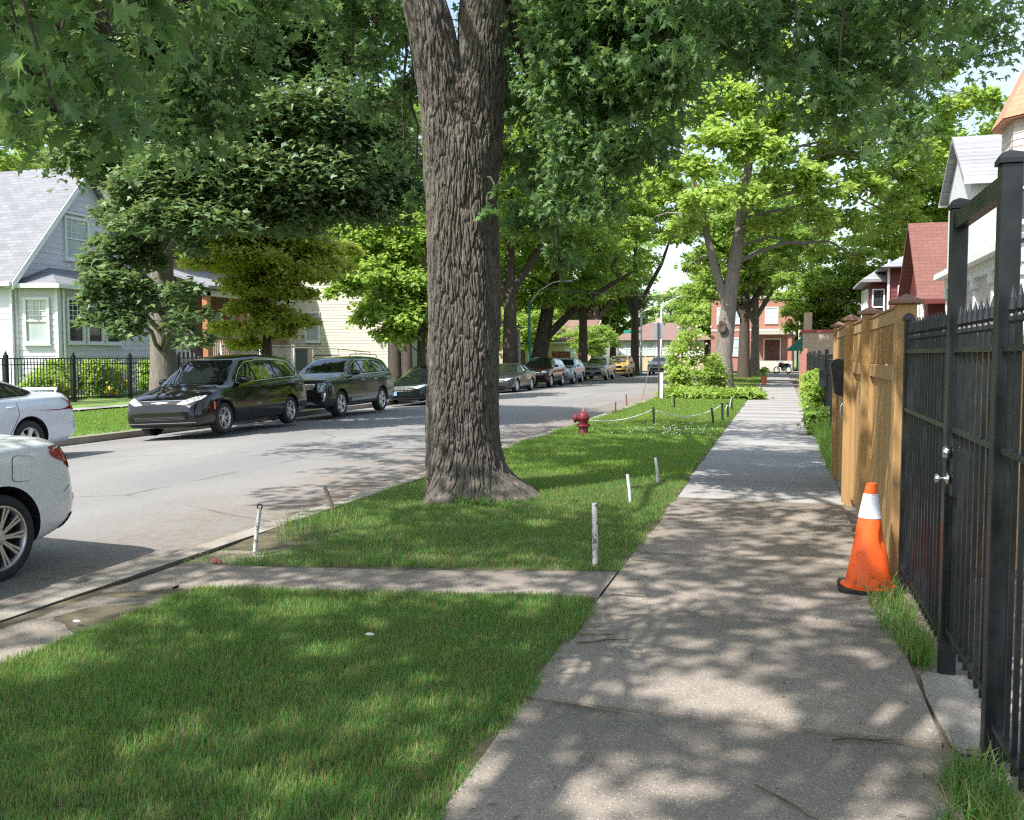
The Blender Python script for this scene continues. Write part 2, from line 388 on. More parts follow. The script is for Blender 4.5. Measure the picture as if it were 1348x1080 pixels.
# carriage walk to the kerb and the strip beside it
b = MB(); slab(b, -2.62, -1.13, 5.63, 6.24, .012, .26, .38); slab(b, -4.0, -2.63, 5.35, 6.0, .006, .26, .24)
slab(b, -4.40, -4.02, 5.06, 6.1, .0, .25, -.06)
for k in range(7): slab(b, -4.36, -3.84, 4.98 - 1.5 * (k + 1) + .0, 4.98 - 1.5 * k, .004 * (k % 2), .1, .1)
tag(b.build('carriage_walk', M['walk'], auto=60), kind='structure')
b = MB(); b.face((-4.55, -10, -.02), (-3.9, -10, -.02), (-3.9, 7.4, -.02), (-4.55, 7.4, -.02)); tag(b.build('kerb_strip_dirt', M['dirt']), kind='structure')
b = MB(); y = -6
while y < 86: slab(b, -19.0, -17.55, y, y + 1.6, .20); y += 1.6
tag(b.build('far_sidewalk', M['walk2'], auto=60), kind='structure')
b = MB(); slab(b, -20, 20, 97.7, 99.3, .03); tag(b.build('cross_sidewalk', M['walk2']), kind='structure')
# broken concrete landing by the gate
b = MB(); b.prism([(.70, 4.10, -.02), (.73, 4.0, -.02), (1.5, 3.98, -.02), (1.5, 4.9, -.02), (.74, 4.94, -.02), (.70, 4.88, -.02), (.685, 4.6, -.02), (.69, 4.3, -.02)], (0, 0, .024))
tag(b.build('gate_landing', M['kerb']), kind='structure')

# ------------------------------------------------------------------ grass
def grass_mat(name, cols, dry=.07, trans=.45):
    t = NT(name); g = t.n('ShaderNodeNewGeometry'); rp = g.outputs['Random Per Island']; co = t.coord()
    f = t.math('ADD', t.math('MULTIPLY', rp, .55), t.math('MULTIPLY', t.noise(co, 1.4, 5), .5))
    c = t.ramp(f, [(.2, cols[0]), (.5, cols[1]), (.85, cols[2])])
    k = t.math('ADD', t.math('MULTIPLY', t.math('FRACT', t.math('MULTIPLY', rp, 37.7)), .7), t.math('MULTIPLY', t.noise(co, 2.6, 4), .45))
    c = t.mix(t.ramp(k, [(.86 - dry * 2, 0), (.9 - dry * 2, 1)]), c, (.34, .29, .12)); t.base(c).set(Roughness=.5)
    t.b.inputs['Specular IOR Level'].default_value = .35
    tr = t.n('ShaderNodeBsdfTranslucent'); t.l(t.mix(.5, c, (.36, .58, .07)), tr.inputs[0]); mx = t.n('ShaderNodeMixShader'); mx.inputs[0].default_value = trans
    t.l(t.b.outputs[0], mx.inputs[1]); t.l(tr.outputs[0], mx.inputs[2]); t.l(mx.outputs[0], t.out.inputs[0]); return t.m
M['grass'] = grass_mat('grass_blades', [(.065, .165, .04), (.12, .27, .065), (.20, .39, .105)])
M['grass2'] = grass_mat('grass_sun_tint', [(.11, .22, .03), (.18, .34, .05), (.28, .46, .09)], .03)  # brighter copy of the blade colours, sunlight put into the tint
def grass(name, n, sampler, h=(.05, .10), w=.0045, mat='grass', zf=lawn_z, lean=.45, parent=None, kind='stuff', clump=0, seed=0):
    r = np.random.default_rng(seed + 11)
    P = sampler(n, r); n = len(P)
    if zf is lawn_z:
        x, y = P[:, 0], P[:, 1]
        # cheap vectorised stand-in of lawn_z (table lookup)
        gx = np.linspace(x.min(), x.max() + .01, 40); gy = np.linspace(y.min(), y.max() + .01, 140)
        T = np.array([[lawn_z(a, c) for a in gx] for c in gy]); ix = np.clip(((x - gx[0]) / (gx[1] - gx[0])).astype(int), 0, 38); iy = np.clip(((y - gy[0]) / (gy[1] - gy[0])).astype(int), 0, 138)
        z = T[iy, ix] - .025
    else: z = np.array([zf(a, c) for a, c in P[:, :2]]) - .01
    # height varies in patches
    ph = np.sin(P[:, 0] * 3.1 + 1.3 * np.sin(P[:, 1] * 2.3)) * np.sin(P[:, 1] * 2.7 + 1.7 * np.sin(P[:, 0] * 1.9)) * .22 + 1
    H = r.uniform(h[0], h[1], n) * ph; W = w * r.uniform(.6, 1.25, n)
    a = r.uniform(0, 2 * PI, n); d = np.stack([np.cos(a), np.sin(a), np.zeros(n)], 1)
    la = a + PI / 2 + r.normal(0, .5, n); L = np.stack([np.cos(la), np.sin(la), np.zeros(n)], 1) * (H * lean * np.abs(r.normal(.6, .55, n)))[:, None]
    b0 = np.stack([P[:, 0], P[:, 1], z], 1); up = np.zeros((n, 3)); up[:, 2] = H
    hw = (d * W[:, None]) / 2
    v = np.stack([b0 - hw, b0 + hw, b0 + up * .55 + L * .3 + hw * .8, b0 + up * .55 + L * .3 - hw * .8, b0 + up * np.where(r.random(n) < .85, 1, .8)[:, None] + L], 1).reshape(-1, 3)
    i = np.arange(n)[:, None] * 5
    lo = np.concatenate([i + 0, i + 1, i + 2, i + 3, i + 3, i + 2, i + 4], 1).ravel(); sz = np.tile([4, 3], n)
    o = link_mesh(name, np_mesh(name, v, lo, sz), M[mat], parent)
    if kind: tag(o, kind=kind)
    return o
def rect(x0, x1, y0, y1, edge=.05, hole=None):
    def f(n, r):
        x = r.uniform(x0, x1, n); y = r.uniform(y0, y1, n)
        keep = np.ones(n, bool)
        fr = edge * (np.sin(y * 5.1) + np.sin(y * 13.7 + 1) * .6 + r.normal(0, .6, n))
        keep &= (x < x1 - edge * .8 + fr) & (x > x0 + edge * .8 - fr)
        if hole is not None: keep &= ~hole(x, y, r)
        return np.stack([x[keep], y[keep]], 1)
    return f
def lower(x, y, r):  # skewed southern border of lawn north of carriage walk / northern border of near lawn
    return y < 6.63 + (x + 1.13) * .20 + r.normal(0, .03, len(x))
def upper(x, y, r): return y > 5.85 + (x + 1.13) * .18 + r.normal(0, .03, len(x))
def bare(x, y, r):   # worn earth by the kerb corner and round the trunk
    return lower(x, y, r) | (np.hypot(x + 4.3, (y - 7.0) * .6) < .5 + r.normal(0, .12, len(x))) | (np.hypot(x + 3.2, y - 9.9) < .62)
GL = 'short mown grass'
grass('lawn_grass', 165000, rect(-3.86, -1.09, 2.2, 6.0, .035, upper), (.025, .06), .0042, seed=1)
grass('lawn_grass', 30000, rect(-3.86, -1.16, -3, 2.2, .035), (.05, .095), .006, seed=5)
grass('lawn_grass', 125000, rect(-4.5, -1.09, 5.9, 12, .04, bare), (.025, .06), .0055, seed=2)
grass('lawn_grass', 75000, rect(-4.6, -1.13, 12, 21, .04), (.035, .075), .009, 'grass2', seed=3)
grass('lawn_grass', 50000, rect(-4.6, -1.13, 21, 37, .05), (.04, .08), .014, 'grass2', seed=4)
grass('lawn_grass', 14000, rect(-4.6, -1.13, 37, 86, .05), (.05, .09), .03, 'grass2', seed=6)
fv = lambda x, y: float(lerp_pts(x, LEFTP))
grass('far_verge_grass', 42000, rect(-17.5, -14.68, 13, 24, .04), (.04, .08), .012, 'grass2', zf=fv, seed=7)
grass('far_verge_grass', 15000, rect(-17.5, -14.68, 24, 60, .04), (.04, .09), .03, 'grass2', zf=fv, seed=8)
def disc(cx, cy, rx, ry):
    def f(n, r):
        a = r.uniform(0, 2 * PI, n); q = np.sqrt(r.random(n)); return np.stack([cx + rx * q * np.cos(a), cy + ry * q * np.sin(a)], 1)
    return f
fz = lambda x, y: -.02
for k, (x, y, rx, ry, n, h) in enumerate([(.70, 6.1, .12, .75, 700, .19), (.74, 5.35, .09, .3, 420, .20), (.72, 3.55, .12, .28, 650, .17), (.60, 3.1, .1, .3, 350, .12), (.78, 2.3, .2, .6, 600, .2)]):
    o = grass('weed_tuft', n, disc(x, y, rx, ry), (h * .35, h), .007, 'grass', fz, .9, kind=None, seed=20 + k)
    tag(o, ['tall tuft of uncut grass at the fence foot right beside the orange cone', 'smaller tuft of long grass just before the concrete landing', 'tuft of long grass at the iron fence foot near the picture corner', 'thin low weed patch on the walk edge near the picture corner', 'tuft of grass under the iron fence nearest the viewer'][k], 'weeds', 'grass tufts along the fence foot')
o = grass('weed_tuft', 3600, rect(.66, 1.0, 12.9, 21, .04), (.15, .42), .012, 'grass2', fz, .6, kind=None, seed=31); tag(o, 'long strip of tall uncut grass between sidewalk and fence beyond the wooden fence', 'weeds')
o = grass('kerb_weeds', 500, disc(-4.1, 7.6, .25, .7), (.08, .24), .006, 'grass', fz, .6, kind=None, seed=33); tag(o, 'sparse tall weeds by the kerb next to the short brown stake', 'weeds')
o = grass('trunk_weeds', 260, disc(-3.0, 9.15, .35, .12), (.06, .18), .02, 'grass', fz, .8, kind=None, seed=34); tag(o, 'broad leaf weeds sprouting at the foot of the big trunk', 'weeds')
# clover flowers, twigs, litter
b = MB(); r = random.Random(4)
for k in range(120):
    x = r.gauss(-2.3, .7); y = r.gauss(19.3, .9)
    if -4.4 < x < -1.2: b.ball((x, y, lawn_z(x, y) + .055), .011, 6, 4)
tag(b.build('clover_flowers', simple('clover_white', (.75, .76, .7), .7)), kind='stuff')
b = MB()
for k in range(420):
    x = r.uniform(-1.2, .75); y = 2.0 + 9 * r.random() ** 1.5
    if r.random() < .6: x = r.choice((-1.08 + abs(r.gauss(0, .12)), .62 - abs(r.gauss(0, .16))))
    a = r.uniform(0, PI); l = r.uniform(.008, .035); w_ = r.uniform(.001, .0035); z = .008
    b.face((x - l * math.cos(a), y - l * math.sin(a), z), (x + w_, y - w_, z + .003), (x + l * math.cos(a), y + l * math.sin(a), z), (x - w_, y + w_, z + .002))
tag(b.build('leaf_litter', simple('dry_litter', (.13, .09, .055), .9, .5, 9)), kind='stuff')
for k, (x, y, a, l) in enumerate([(-.93, 5.95, .1, .26), (-.93, 4.95, .5, .3), (-.98, 5.05, .3, .2), (-.80, 3.97, -.15, .36), (.05, 3.3, -.8, .3), (.25, 7.55, .1, .2), (-1.0, 7.0, -.4, .2), (.35, 3.95, .3, .25)]):
    P = [(x + t * l * math.cos(a) + .01 * r.uniform(-1, 1), y + t * l * math.sin(a) + .01 * r.uniform(-1, 1), .012 + .004 * r.random()) for t in (-.5, -.2, .1, .3, .5)]
    bb = MB(); bb.tube(P, [.004, .0045, .004, .003, .0015], 5)
    tag(bb.build('twig', M['soil'], org=(x, y, .01)), ['thin dark twig lying by the end of the crosswise path', 'long forked twig on the walk near the lawn corner', 'shorter twig beside the long forked one', 'long dark twig lying along the slab joint', 'curved pale twig in the middle of the near walk', 'small twig on the walk beyond the cone', 'twig poking from the grass at the peeling white post', 'straight twig near the concrete landing'][k], 'twig', 'fallen twigs on the sidewalk')
b = MB(); b.face((-4.2, 6.02, .015), (-4.13, 6.05, .02), (-4.14, 6.10, .012), (-4.22, 6.08, .028)); b.face((-4.2, 6.02, .015), (-4.13, 6.05, .02), (-4.10, 6.01, .012)); tag(b.build('litter_wrapper', paint('red_paper', (.38, .08, .07), .7), org=(-4.15, 6.05, .03)), 'crumpled red wrapper on the concrete by the kerb', 'litter')
for k, (x, y) in enumerate([(-3.98, 4.38), (-2.16, 4.55)]):
    b = MB(); b.ball((x, y, .03 if k == 0 else .06), (.028, .012, .009), 7, 5); o = b.build('paper_scrap', M['white'], org=(x, y, .03)); tag(o, ['small white paper scrap on the kerb strip', 'small white paper scrap in the near lawn'][k], 'litter', 'white paper scraps')
# ------------------------------------------------------------------ leaves
MAPLE = [(0, 0), (.16, -.06), (.40, -.10), (.22, .14), (.34, .24), (.62, .40), (.34, .42), (.15, .44), (.24, .72), (.08, .80), (0, 1.12), (0, .42)]
OVAL = [(0, 0), (.28, .35), (.2, .75), (0, 1.0), (-.2, .75), (-.28, .35)]
def norm(a): return a / np.maximum(np.linalg.norm(a, axis=1, keepdims=True), 1e-9)
def leaves(name, pos, out, size, mat, parent, shape='quad', up=.9, rnd=.8, droop=.35, seed=0):
    r = np.random.default_rng(seed); n = len(pos)
    nrm = norm(out * .35 + np.array([0, 0, up]) + r.normal(0, rnd, (n, 3)) * .6)
    tip = out + r.normal(0, .8, (n, 3)); tip[:, 2] -= droop; tip = norm(tip - nrm * np.sum(tip * nrm, 1, keepdims=True))
    side = np.cross(tip, nrm); s = (size * r.uniform(.6, 1.3, n))[:, None]
    T, S, N = tip * s, side * s, nrm * s
    if shape == 'quad':     # folded kite
        v = np.stack([pos, pos + T * .5 + S * .42 + N * .12, pos + T * 1.05 - N * .08, pos + T * .5 - S * .42 + N * .12], 1).reshape(-1, 3)
        i = np.arange(n)[:, None] * 4; lo = np.concatenate([i, i + 1, i + 2, i, i + 2, i + 3], 1).ravel(); sz = np.full(2 * n, 3)
    elif shape == 'lobed':  # coarse three-pointed leaf
        pts = [(0, 0), (.5, .25), (.2, .45), (0, 1.05), (-.2, .45), (-.5, .25)]
        v = np.stack([pos + S * a + T * c - N * abs(a) * .25 for a, c in pts], 1).reshape(-1, 3)
        i = np.arange(n)[:, None] * 6; lo = np.concatenate([i, i + 1, i + 2, i + 3, i, i + 3, i + 4, i + 5], 1).ravel(); sz = np.full(2 * n, 4)
    else:                   # deep-cut maple leaf, two halves folded at the midrib
        h = MAPLE; k = len(h); m = [(-a, c) for a, c in h[1:10]]
        allp = h[:11] + m; cur = r.uniform(.1, .5, n)[:, None]
        v = np.stack([pos + S * a + T * c - N * (abs(a) * .35 + .35 * cur * c * c) for a, c in allp], 1).reshape(-1, 3)
        i = np.arange(n)[:, None] * 20
        A = list(range(0, 11)); B = [0] + [10] + list(range(19, 10, -1))
        lo = np.concatenate([i + a for a in A] + [i + a for a in B], 1).ravel(); sz = np.full(2 * n, 11)
    return link_mesh(name, np_mesh(name, v, lo, sz), M[mat] if isinstance(mat, str) else mat, parent)
def crown_points(clumps, nleaf, r, nclus=18, sig=.2, flat=.6):
    """clumps: (cx,cy,cz,rx,ry,rz[,weight]); returns leaf positions and outward dirs"""
    C = np.array([c[:3] for c in clumps]); Rr = np.array([c[3:6] for c in clumps]); W = np.array([c[6] if len(c) > 6 else 1. for c in clumps])
    vol = (Rr.prod(1)) ** (.8) * W; cnt = np.maximum(4, (nleaf * vol / vol.sum())).astype(int)
    P, O, TW = [], [], []
    for c, rr, k in zip(C, Rr, cnt):
        kc = max(3, int(nclus)); d = norm(r.normal(0, 1, (kc, 3))); d[:, 2] = np.abs(d[:, 2]) * .9 - .25 * r.random(kc); d = norm(d)
        cc = c + d * rr * (r.uniform(.35, 1.05, kc) ** .6)[:, None]; j = r.integers(0, kc, k)
        s = sig * rr.mean() * r.uniform(.7, 1.4, kc)
        off = r.normal(0, 1, (k, 3)) * s[j][:, None]; off[:, 2] *= flat
        p = cc[j] + off; P.append(p); O.append(norm(p - c + 1e-6)); TW.append((c, cc))
    return np.concatenate(P), np.concatenate(O), TW
def limb(b, a, c, r0, r1, n=6, sag=.12, seed=0, k=7):
    a, c = Vector(a), Vector(c); d = (c - a); L = d.length; P = []
    for i in range(k):
        t = i / (k - 1); p = a.lerp(c, t) + Vector((0, 0, 1)) * (L * sag * math.sin(t * PI))
        q = Vector((noise.noise(Vector((seed, t * 2.5, 1))), noise.noise(Vector((seed, t * 2.5, 5))), noise.noise(Vector((seed, t * 2.5, 9))))) * L * .09
        P.append(p + q * (math.sin(t * PI)))
    b.tube(P, [r0 * (1 - t / (k - 1)) + r1 * t / (k - 1) for t in range(k)], n, cap=False); return P
def tree(name, label, cat, base, trunk, clumps, leafmat, barkmat, nleaf, lsize, shape='quad', group=None, nclus=18, sig=.2, seed=1, twigs=True, up=.9, rnd=.8, flat=.6, tn=10, extra=None):
    """trunk: list of (path,[radii]) in world coordinates"""
    r = np.random.default_rng(seed); root = thing(name, label, cat, base, group)
    b = MB()
    for path, rad in trunk: b.tube(path, rad, tn, cap=False, wob=.12, seed=seed)
    pts = [(Vector(p), rr) for path, rad in trunk for p, rr in zip(path, rad)]
    # densify attachment points
    dense = []
    for path, rad in trunk:
        for q in range(len(path) - 1):
            for t in (0, .25, .5, .75): dense.append((Vector(path[q]).lerp(Vector(path[q + 1]), t), rad[q] * (1 - t) + rad[q + 1] * t))
    dense += [(Vector(trunk[0][0][-1]), trunk[0][1][-1])]
    dense.sort(key=lambda a: a[0].z); zc = dense[0][0].z + (dense[-1][0].z - dense[0][0].z) * .3
    P, O, TW = crown_points(clumps, nleaf, r, nclus, sig, flat)
    for q, (c, cc) in enumerate(TW):
        cv = Vector(c); best = min(dense, key=lambda a: (a[0] - cv).length + (4 if a[0].z > cv.z - .1 else 0) + (3 if a[0].z < zc else 0) )
        d = (best[0] - cv).length; r0 = min(best[1] * .45, .015 + .010 * d)
        limb(b, best[0], cv, r0, max(.008, r0 * .3), 6, .10, seed + q)
        if twigs:
            for e in cc[:int(twigs) if twigs is not True else 6]: limb(b, cv, e, max(.008, r0 * .28), .004, 4, .06, seed + q + 7, 4)
    b.build('trunk', M[barkmat], root, smooth=True)
    V = P - np.array(base)
    leaves('crown', V, O, lsize, leafmat, root, shape, up, rnd, seed=seed)
    return root
def auto_clumps(C, Rd, n, r, size=.36, zmin=None):
    out = []
    for k in range(n):
        t = (k + .5) / n; z = 1 - 2 * t; a = k * 2.39996; rr = math.sqrt(1 - z * z); q = r.uniform(.55, .9) if k % 4 else r.uniform(.1, .4)
        c = (C[0] + Rd[0] * rr * math.cos(a) * q, C[1] + Rd[1] * rr * math.sin(a) * q, C[2] + Rd[2] * z * q)
        s = size * r.uniform(.7, 1.3); m = (Rd[0] + Rd[1] + Rd[2]) / 3
        if zmin is None or c[2] > zmin: out.append((*c, m * s, m * s, m * s * .7))
    return out
M['leaf_silver'] = leaf_mat('silver_maple_leaf', [(.055, .12, .05), (.10, .20, .075), (.22, .36, .13)], .52)
M['leaf_bright'] = leaf_mat('sunlit_maple_leaf', [(.15, .25, .045), (.27, .43, .085), (.43, .57, .14)], .52)  # sunlit look put into lighter leaf colours; light green plants share it
M['leaf_dark'] = leaf_mat('norway_maple_leaf', [(.05, .105, .045), (.105, .195, .08), (.23, .31, .115)], .35)
M['leaf_mid'] = leaf_mat('broadleaf', [(.12, .22, .05), (.22, .37, .08), (.37, .52, .12)], .55)
M['leaf_conifer'] = leaf_mat('yew_needles', [(.18, .27, .05), (.36, .46, .08), (.55, .62, .13)], .55, nscale=1.5)
M['leaf_spruce'] = leaf_mat('spruce_needles', [(.03, .06, .05), (.06, .1, .09), (.1, .15, .13)], .1)
M['bark_maple'] = bark_mat('shaggy_bark', (.042, .036, .031), (.175, .155, .135), 1.5, .2, 1.0)
M['bark_dark'] = bark_mat('dark_bark', (.04, .032, .026), (.13, .105, .085), 1, .25)
M['bark_pale'] = bark_mat('pale_bark', (.09, .08, .068), (.25, .225, .19), .7, .3)

# ---- the big maple
def big_trunk(root):
    """continuous ridged trunk: heights 0..~5.2 m then two limbs; shaped with real relief"""
    def relief(ang, z, rad, k=0):
        # shaggy bark: long overlapping plates split by furrows (stretched cells), curled at their ends
        cx_, sy_ = math.cos(ang) * rad, math.sin(ang) * rad
        w1 = noise.noise(Vector((cx_ * 4, sy_ * 4, z * 1.0 + k))); w2 = noise.noise(Vector((cx_ * 18, sy_ * 18, z * 4 + k)))
        dd, pts_ = noise.voronoi(Vector((cx_ * 21 + w1 * .8 + w2 * .18, sy_ * 21 + w1 * .5, z * 3.0 + w1 * .4 + k)))
        e = min(1, (dd[1] - dd[0]) * 4.2); cell = pts_[0]; tilt = (z * 3.0 + k - cell.z)          # lower ends of plates stand off
        d2 = noise.voronoi(Vector((cx_ * 40 + w2 * .5, sy_ * 40, z * 4.5 + w2 * .6 + k)))[0]; e2 = min(1, (d2[1] - d2[0]) * 4)
        return w1 * .012 - (1 - e) ** 1.8 * .032 - (1 - e2) ** 2 * .012 - max(-.5, min(.5, tilt)) * .014 * e + .006 * noise.noise(Vector((cx_ * 75, sy_ * 75, z * 14)))
    def column(path, rads, nseg, dz, flare=False, kk=0, ph=0.):
        P = [Vector(p) for p in path]; zs = [p.z for p in P]; vs = []; fs = []; z = zs[0]; rows = []
        while z <= zs[-1] + 1e-6: rows.append(z); z += dz
        for zz in rows:
            cx = float(np.interp(zz, zs, [p.x for p in P])); cy_ = float(np.interp(zz, zs, [p.y for p in P])); rd = float(np.interp(zz, zs, rads))
            for j in range(nseg):
                a = 2 * PI * j / nseg; rr = rd
                if flare:
                    t = max(0, 1 - zz / .85); t2 = max(0, 1 - zz / .34); lob = math.cos(3 * a - 1.2) * .5 + math.cos(5 * a + 2) * .35 + noise.noise(Vector((math.cos(a) * 2.2, math.sin(a) * 2.2, zz * 1.5)))
                    rr += t ** 2.4 * (.13 + .10 * math.cos(a - .1) + .05 * lob) + t2 ** 1.6 * (.13 + .10 * math.cos(a - .1) + .10 * lob)
                    rr += .022 * min(1, t * 2) * noise.noise(Vector((math.cos(a) * 6, math.sin(a) * 6, zz * 9)))
                rr += .035 * noise.noise(Vector((math.cos(a) * 1.3, math.sin(a) * 1.3, zz * .7 + kk)))
                rr += relief(a, zz, rd, kk)
                vs.append((cx + rr * math.cos(a), cy_ + rr * math.sin(a), zz))
        n = nseg
        for i in range(len(rows) - 1):
            for j in range(n): fs.append([i * n + j, i * n + (j + 1) % n, (i + 1) * n + (j + 1) % n, (i + 1) * n + j])
        return vs, fs
    b = MB()
    b.add(*column([(-3.45, 9.8, -.12), (-3.45, 9.8, 1.2), (-3.47, 9.8, 3.0), (-3.48, 9.8, 4.1), (-3.47, 9.8, 4.7)], [.435, .412, .40, .38, .22], 380, .013, True))
    b.add(*column([(-3.38, 9.82, 3.4), (-3.29, 9.84, 4.4), (-3.22, 9.9, 5.6), (-3.1, 10.0, 7.5), (-2.8, 10.2, 10)], [.31, .295, .28, .24, .2], 200, .03, kk=20))
    b.add(*column([(-3.56, 9.7, 3.2), (-3.62, 9.66, 4.3), (-3.77, 9.6, 5.3), (-4.4, 9.5, 7.5), (-5.2, 9.3, 9.6)], [.27, .265, .26, .23, .17], 180, .03, kk=40))
    return b
LIT = [(400, 805, .26), (432, 850, .2), (492, 818, .13), (20, 875, .3), (90, 865, .14), (560, 1040, .12), (385, 1030, .14), (940, 915, .24), (1010, 930, .16), (860, 905, .12), (760, 880, .14), (1045, 795, .15), (1010, 830, .10), (960, 975, .07), (885, 700, .17), (1060, 680, .14), (1085, 820, .12), (870, 1020, .08), (640, 1010, .12), (1150, 870, .12), (1180, 940, .12), (1050, 745, .10), (980, 770, .08), (1040, 1060, .12), (1130, 1020, .10), (1180, 1060, .10), (480, 690, .22), (560, 735, .15), (720, 690, .2), (840, 740, .12), (300, 770, .14), (150, 805, .1), (700, 640, .25), (800, 610, .35)]
def cut_sun_gaps(P, O):  # cuts leaf gaps along sun rays to put light patches on the ground
    sv = np.array(sunv); keep = np.ones(len(P), bool)
    for px, py, rad in LIT:
        a = (px - 674) / 1200; v = -(py - 540) / 1200; u = v * math.cos(PIT) - math.sin(PIT); q = ray_pt(px, py, -1.6 / u); d = P - np.array([q[0], q[1], 0.]); t = d @ sv
        n = np.linalg.norm(d - t[:, None] * sv, axis=1); keep &= n > rad * (1 + .25 * np.sin(t * 3))
    return P[keep], O[keep]
def ray_pt(px, py, Z):
    a = (px - 674) / 1200; v = -(py - 540) / 1200; f = math.cos(PIT) + v * math.sin(PIT); u = v * math.cos(PIT) - math.sin(PIT)
    X = a * math.cos(PSI) - f * math.sin(PSI); Y = a * math.sin(PSI) + f * math.cos(PSI); return (X * Z, Y * Z, 1.6 + u * Z)
M['yellow'] = simple('yellow_petals', (.75, .52, .03), .6, .15, 9)
M['terracotta'] = simple('terracotta', (.55, .16, .07), .8, .2, 9)
rp_ = ray_pt
def rc(px, py, Z, rx, ry=None, rz=None, w=1.):
    ry = rx if ry is None else ry; rz = rx * .75 if rz is None else rz
    return (*rp_(px, py, Z), rx, ry, rz, w)
# ---- T1 big silver maple beside the walk
r_ = np.random.default_rng(3)
root = thing('maple_tree', 'massive old maple with shaggy grey bark and forked trunk in the grass', 'tree', (-3.45, 9.8, 0))
big_trunk(root).build('trunk', M['bark_maple'], root, smooth=False)
vis = [rc(715, 40, 11.2, .8), rc(775, 30, 9.5, .8), rc(840, 40, 9, .8), rc(890, 10, 8.5, .6), rc(705, 140, 11.2, .6), rc(765, 130, 9.5, .6), rc(830, 130, 9, .55), rc(880, 95, 8.5, .4),
       rc(715, 225, 11.2, .55), rc(770, 220, 9.5, .5), rc(830, 205, 9, .4), rc(705, 300, 11.2, .4), rc(745, 280, 10, .36), rc(795, 275, 9.4, .26), rc(655, 252, 9.3, .07, w=2.2), rc(640, 282, 9.3, .08, w=2.2),
       rc(735, 345, 10.4, .2), rc(490, 30, 11, .5, w=.8), rc(465, 80, 11, .4, w=.6), rc(500, 140, 11.2, .35), rc(533, 205, 11.3, .25), rc(525, 60, 12, .5), rc(545, 130, 12, .35), rc(545, 262, 11.4, .14), rc(430, 20, 11, .4)]
hi = []
for k in range(46):
    a = k * 2.39996; q = math.sqrt((k + .5) / 46) * 6.8
    hx, hy = -4.6 + q * 1.15 * math.cos(a), 9.6 + q * math.sin(a); hz = 8.2 + r_.uniform(0, 4.5) - .06 * q * q
    hi.append((hx, hy, max(hz, 3.1 + .41 * math.hypot(hx, hy)), 1.1, 1.1, .7, .55))
trunkpts = [(Vector(p), .2) for p in [(-3.26, 9.9, 5.6), (-3.1, 10.0, 7.5), (-2.8, 10.2, 10), (-3.96, 9.6, 5.4), (-4.5, 9.5, 7.5), (-5.2, 9.3, 9.6)]]
bb = MB()
P, O, TW = crown_points(vis, 26000, r_, 16, .24, 1.0)
P, O = cut_sun_gaps(P, O)
for q, (c, cc) in enumerate(TW):
    cv = Vector(c)
    a = min(trunkpts, key=lambda t: (t[0] - cv).length)[0]
    top = cv + Vector((0, 0, 1.6)); 
    if q not in (14, 15): limb(bb, a, top, .07, .022, 6, .1, q); limb(bb, top, cv, .022, .008, 5, .02, q + 50, 5)
    else: limb(bb, (-3.1, 9.6, 3.55 - .2 * (q - 14)), cv, .012, .006, 5, .05, q, 4)
    for e in cc[:9]: limb(bb, cv, e, .008, .003, 4, .05, q + 9, 4)
P2, O2, TW2 = crown_points(hi, 24000, r_, 16, .2, .6)
P2, O2 = cut_sun_gaps(P2, O2)
for q, (c, cc) in enumerate(TW2):
    a = min(trunkpts, key=lambda t: (t[0] - Vector(c)).length)[0]; limb(bb, a, c, .10, .03, 6, .1, q + 100)
bb.build('branches', M['bark_dark'], root, smooth=True)
leaves('crown', P - np.array([-3.45, 9.8, 0]), O, .088, 'leaf_silver', root, 'maple', .5, 1.0, .9, seed=5)
leaves('upper_crown', P2 - np.array([-3.45, 9.8, 0]), O2, .15, 'leaf_silver', root, 'lobed', .9, .8, .4, seed=6)

# ---- T0 the tree over the viewer (trunk behind the camera), its low sprays hang into the view
root = thing('overhanging_maple', 'near maple whose large cut leaves hang across the top left and top right', 'tree', (-3.4, -2.6, 0))
bb = MB(); bb.tube([(-3.4, -2.6, -.1), (-3.4, -2.6, 1.5), (-3.35, -2.5, 3.6), (-3.3, -2.4, 4.8), (-3.3, -2.4, 5.6)], [.5, .4, .33, .2, .06], 20, cap=False, wob=.2)
bb.build('trunk', M['bark_maple'], root, smooth=True)
near = [(-20, 20), (40, 30), (100, 15), (160, 30), (215, 15), (20, 90), (80, 90), (140, 95), (195, 75), (-10, 150), (45, 150), (105, 155), (160, 140), (20, 205), (75, 195), (130, 195), (165, 215), (235, 50), (-15, 215)]
vis = [rc(x, y - 48, 3.1 + .9 * ((k * 5) % 7) / 7, .15, w=1.1) for k, (x, y) in enumerate(near)]
mid = [(255, 90), (300, 40), (345, 25), (270, 150), (235, 130), (310, 130), (245, 180), (290, 185), (205, 150), (330, 80), (285, 100), (225, 205), (395, 15)]
vis += [rc(x, y - 15, 6.2, .22, w=.9) for x, y in mid]
rt = [(930, 20), (985, 25), (1040, 40), (1095, 30), (1150, 25), (1205, 25), (960, 75), (1020, 95), (1080, 90), (1130, 85), (1185, 75), (1050, 140), (1110, 140), (1155, 125), (1020, 5), (1250, 10), (1100, 175)]
vis += [rc(x, y - 12, 5.6 + .12 * (k % 5), .24, w=.95) for k, (x, y) in enumerate(rt)]
vis += [rc(x, y, 9.5, .33, w=.55) for x, y in [(1230, 60), (1275, 40), (1200, 120), (1240, 105), (1300, 75), (1190, 190), (1210, 160), (1175, 150), (1325, 30)]]
bb = MB(); P, O, TW = crown_points(vis, 6800, np.random.default_rng(8), 9, .35, 1.1)
P, O = cut_sun_gaps(P, O)
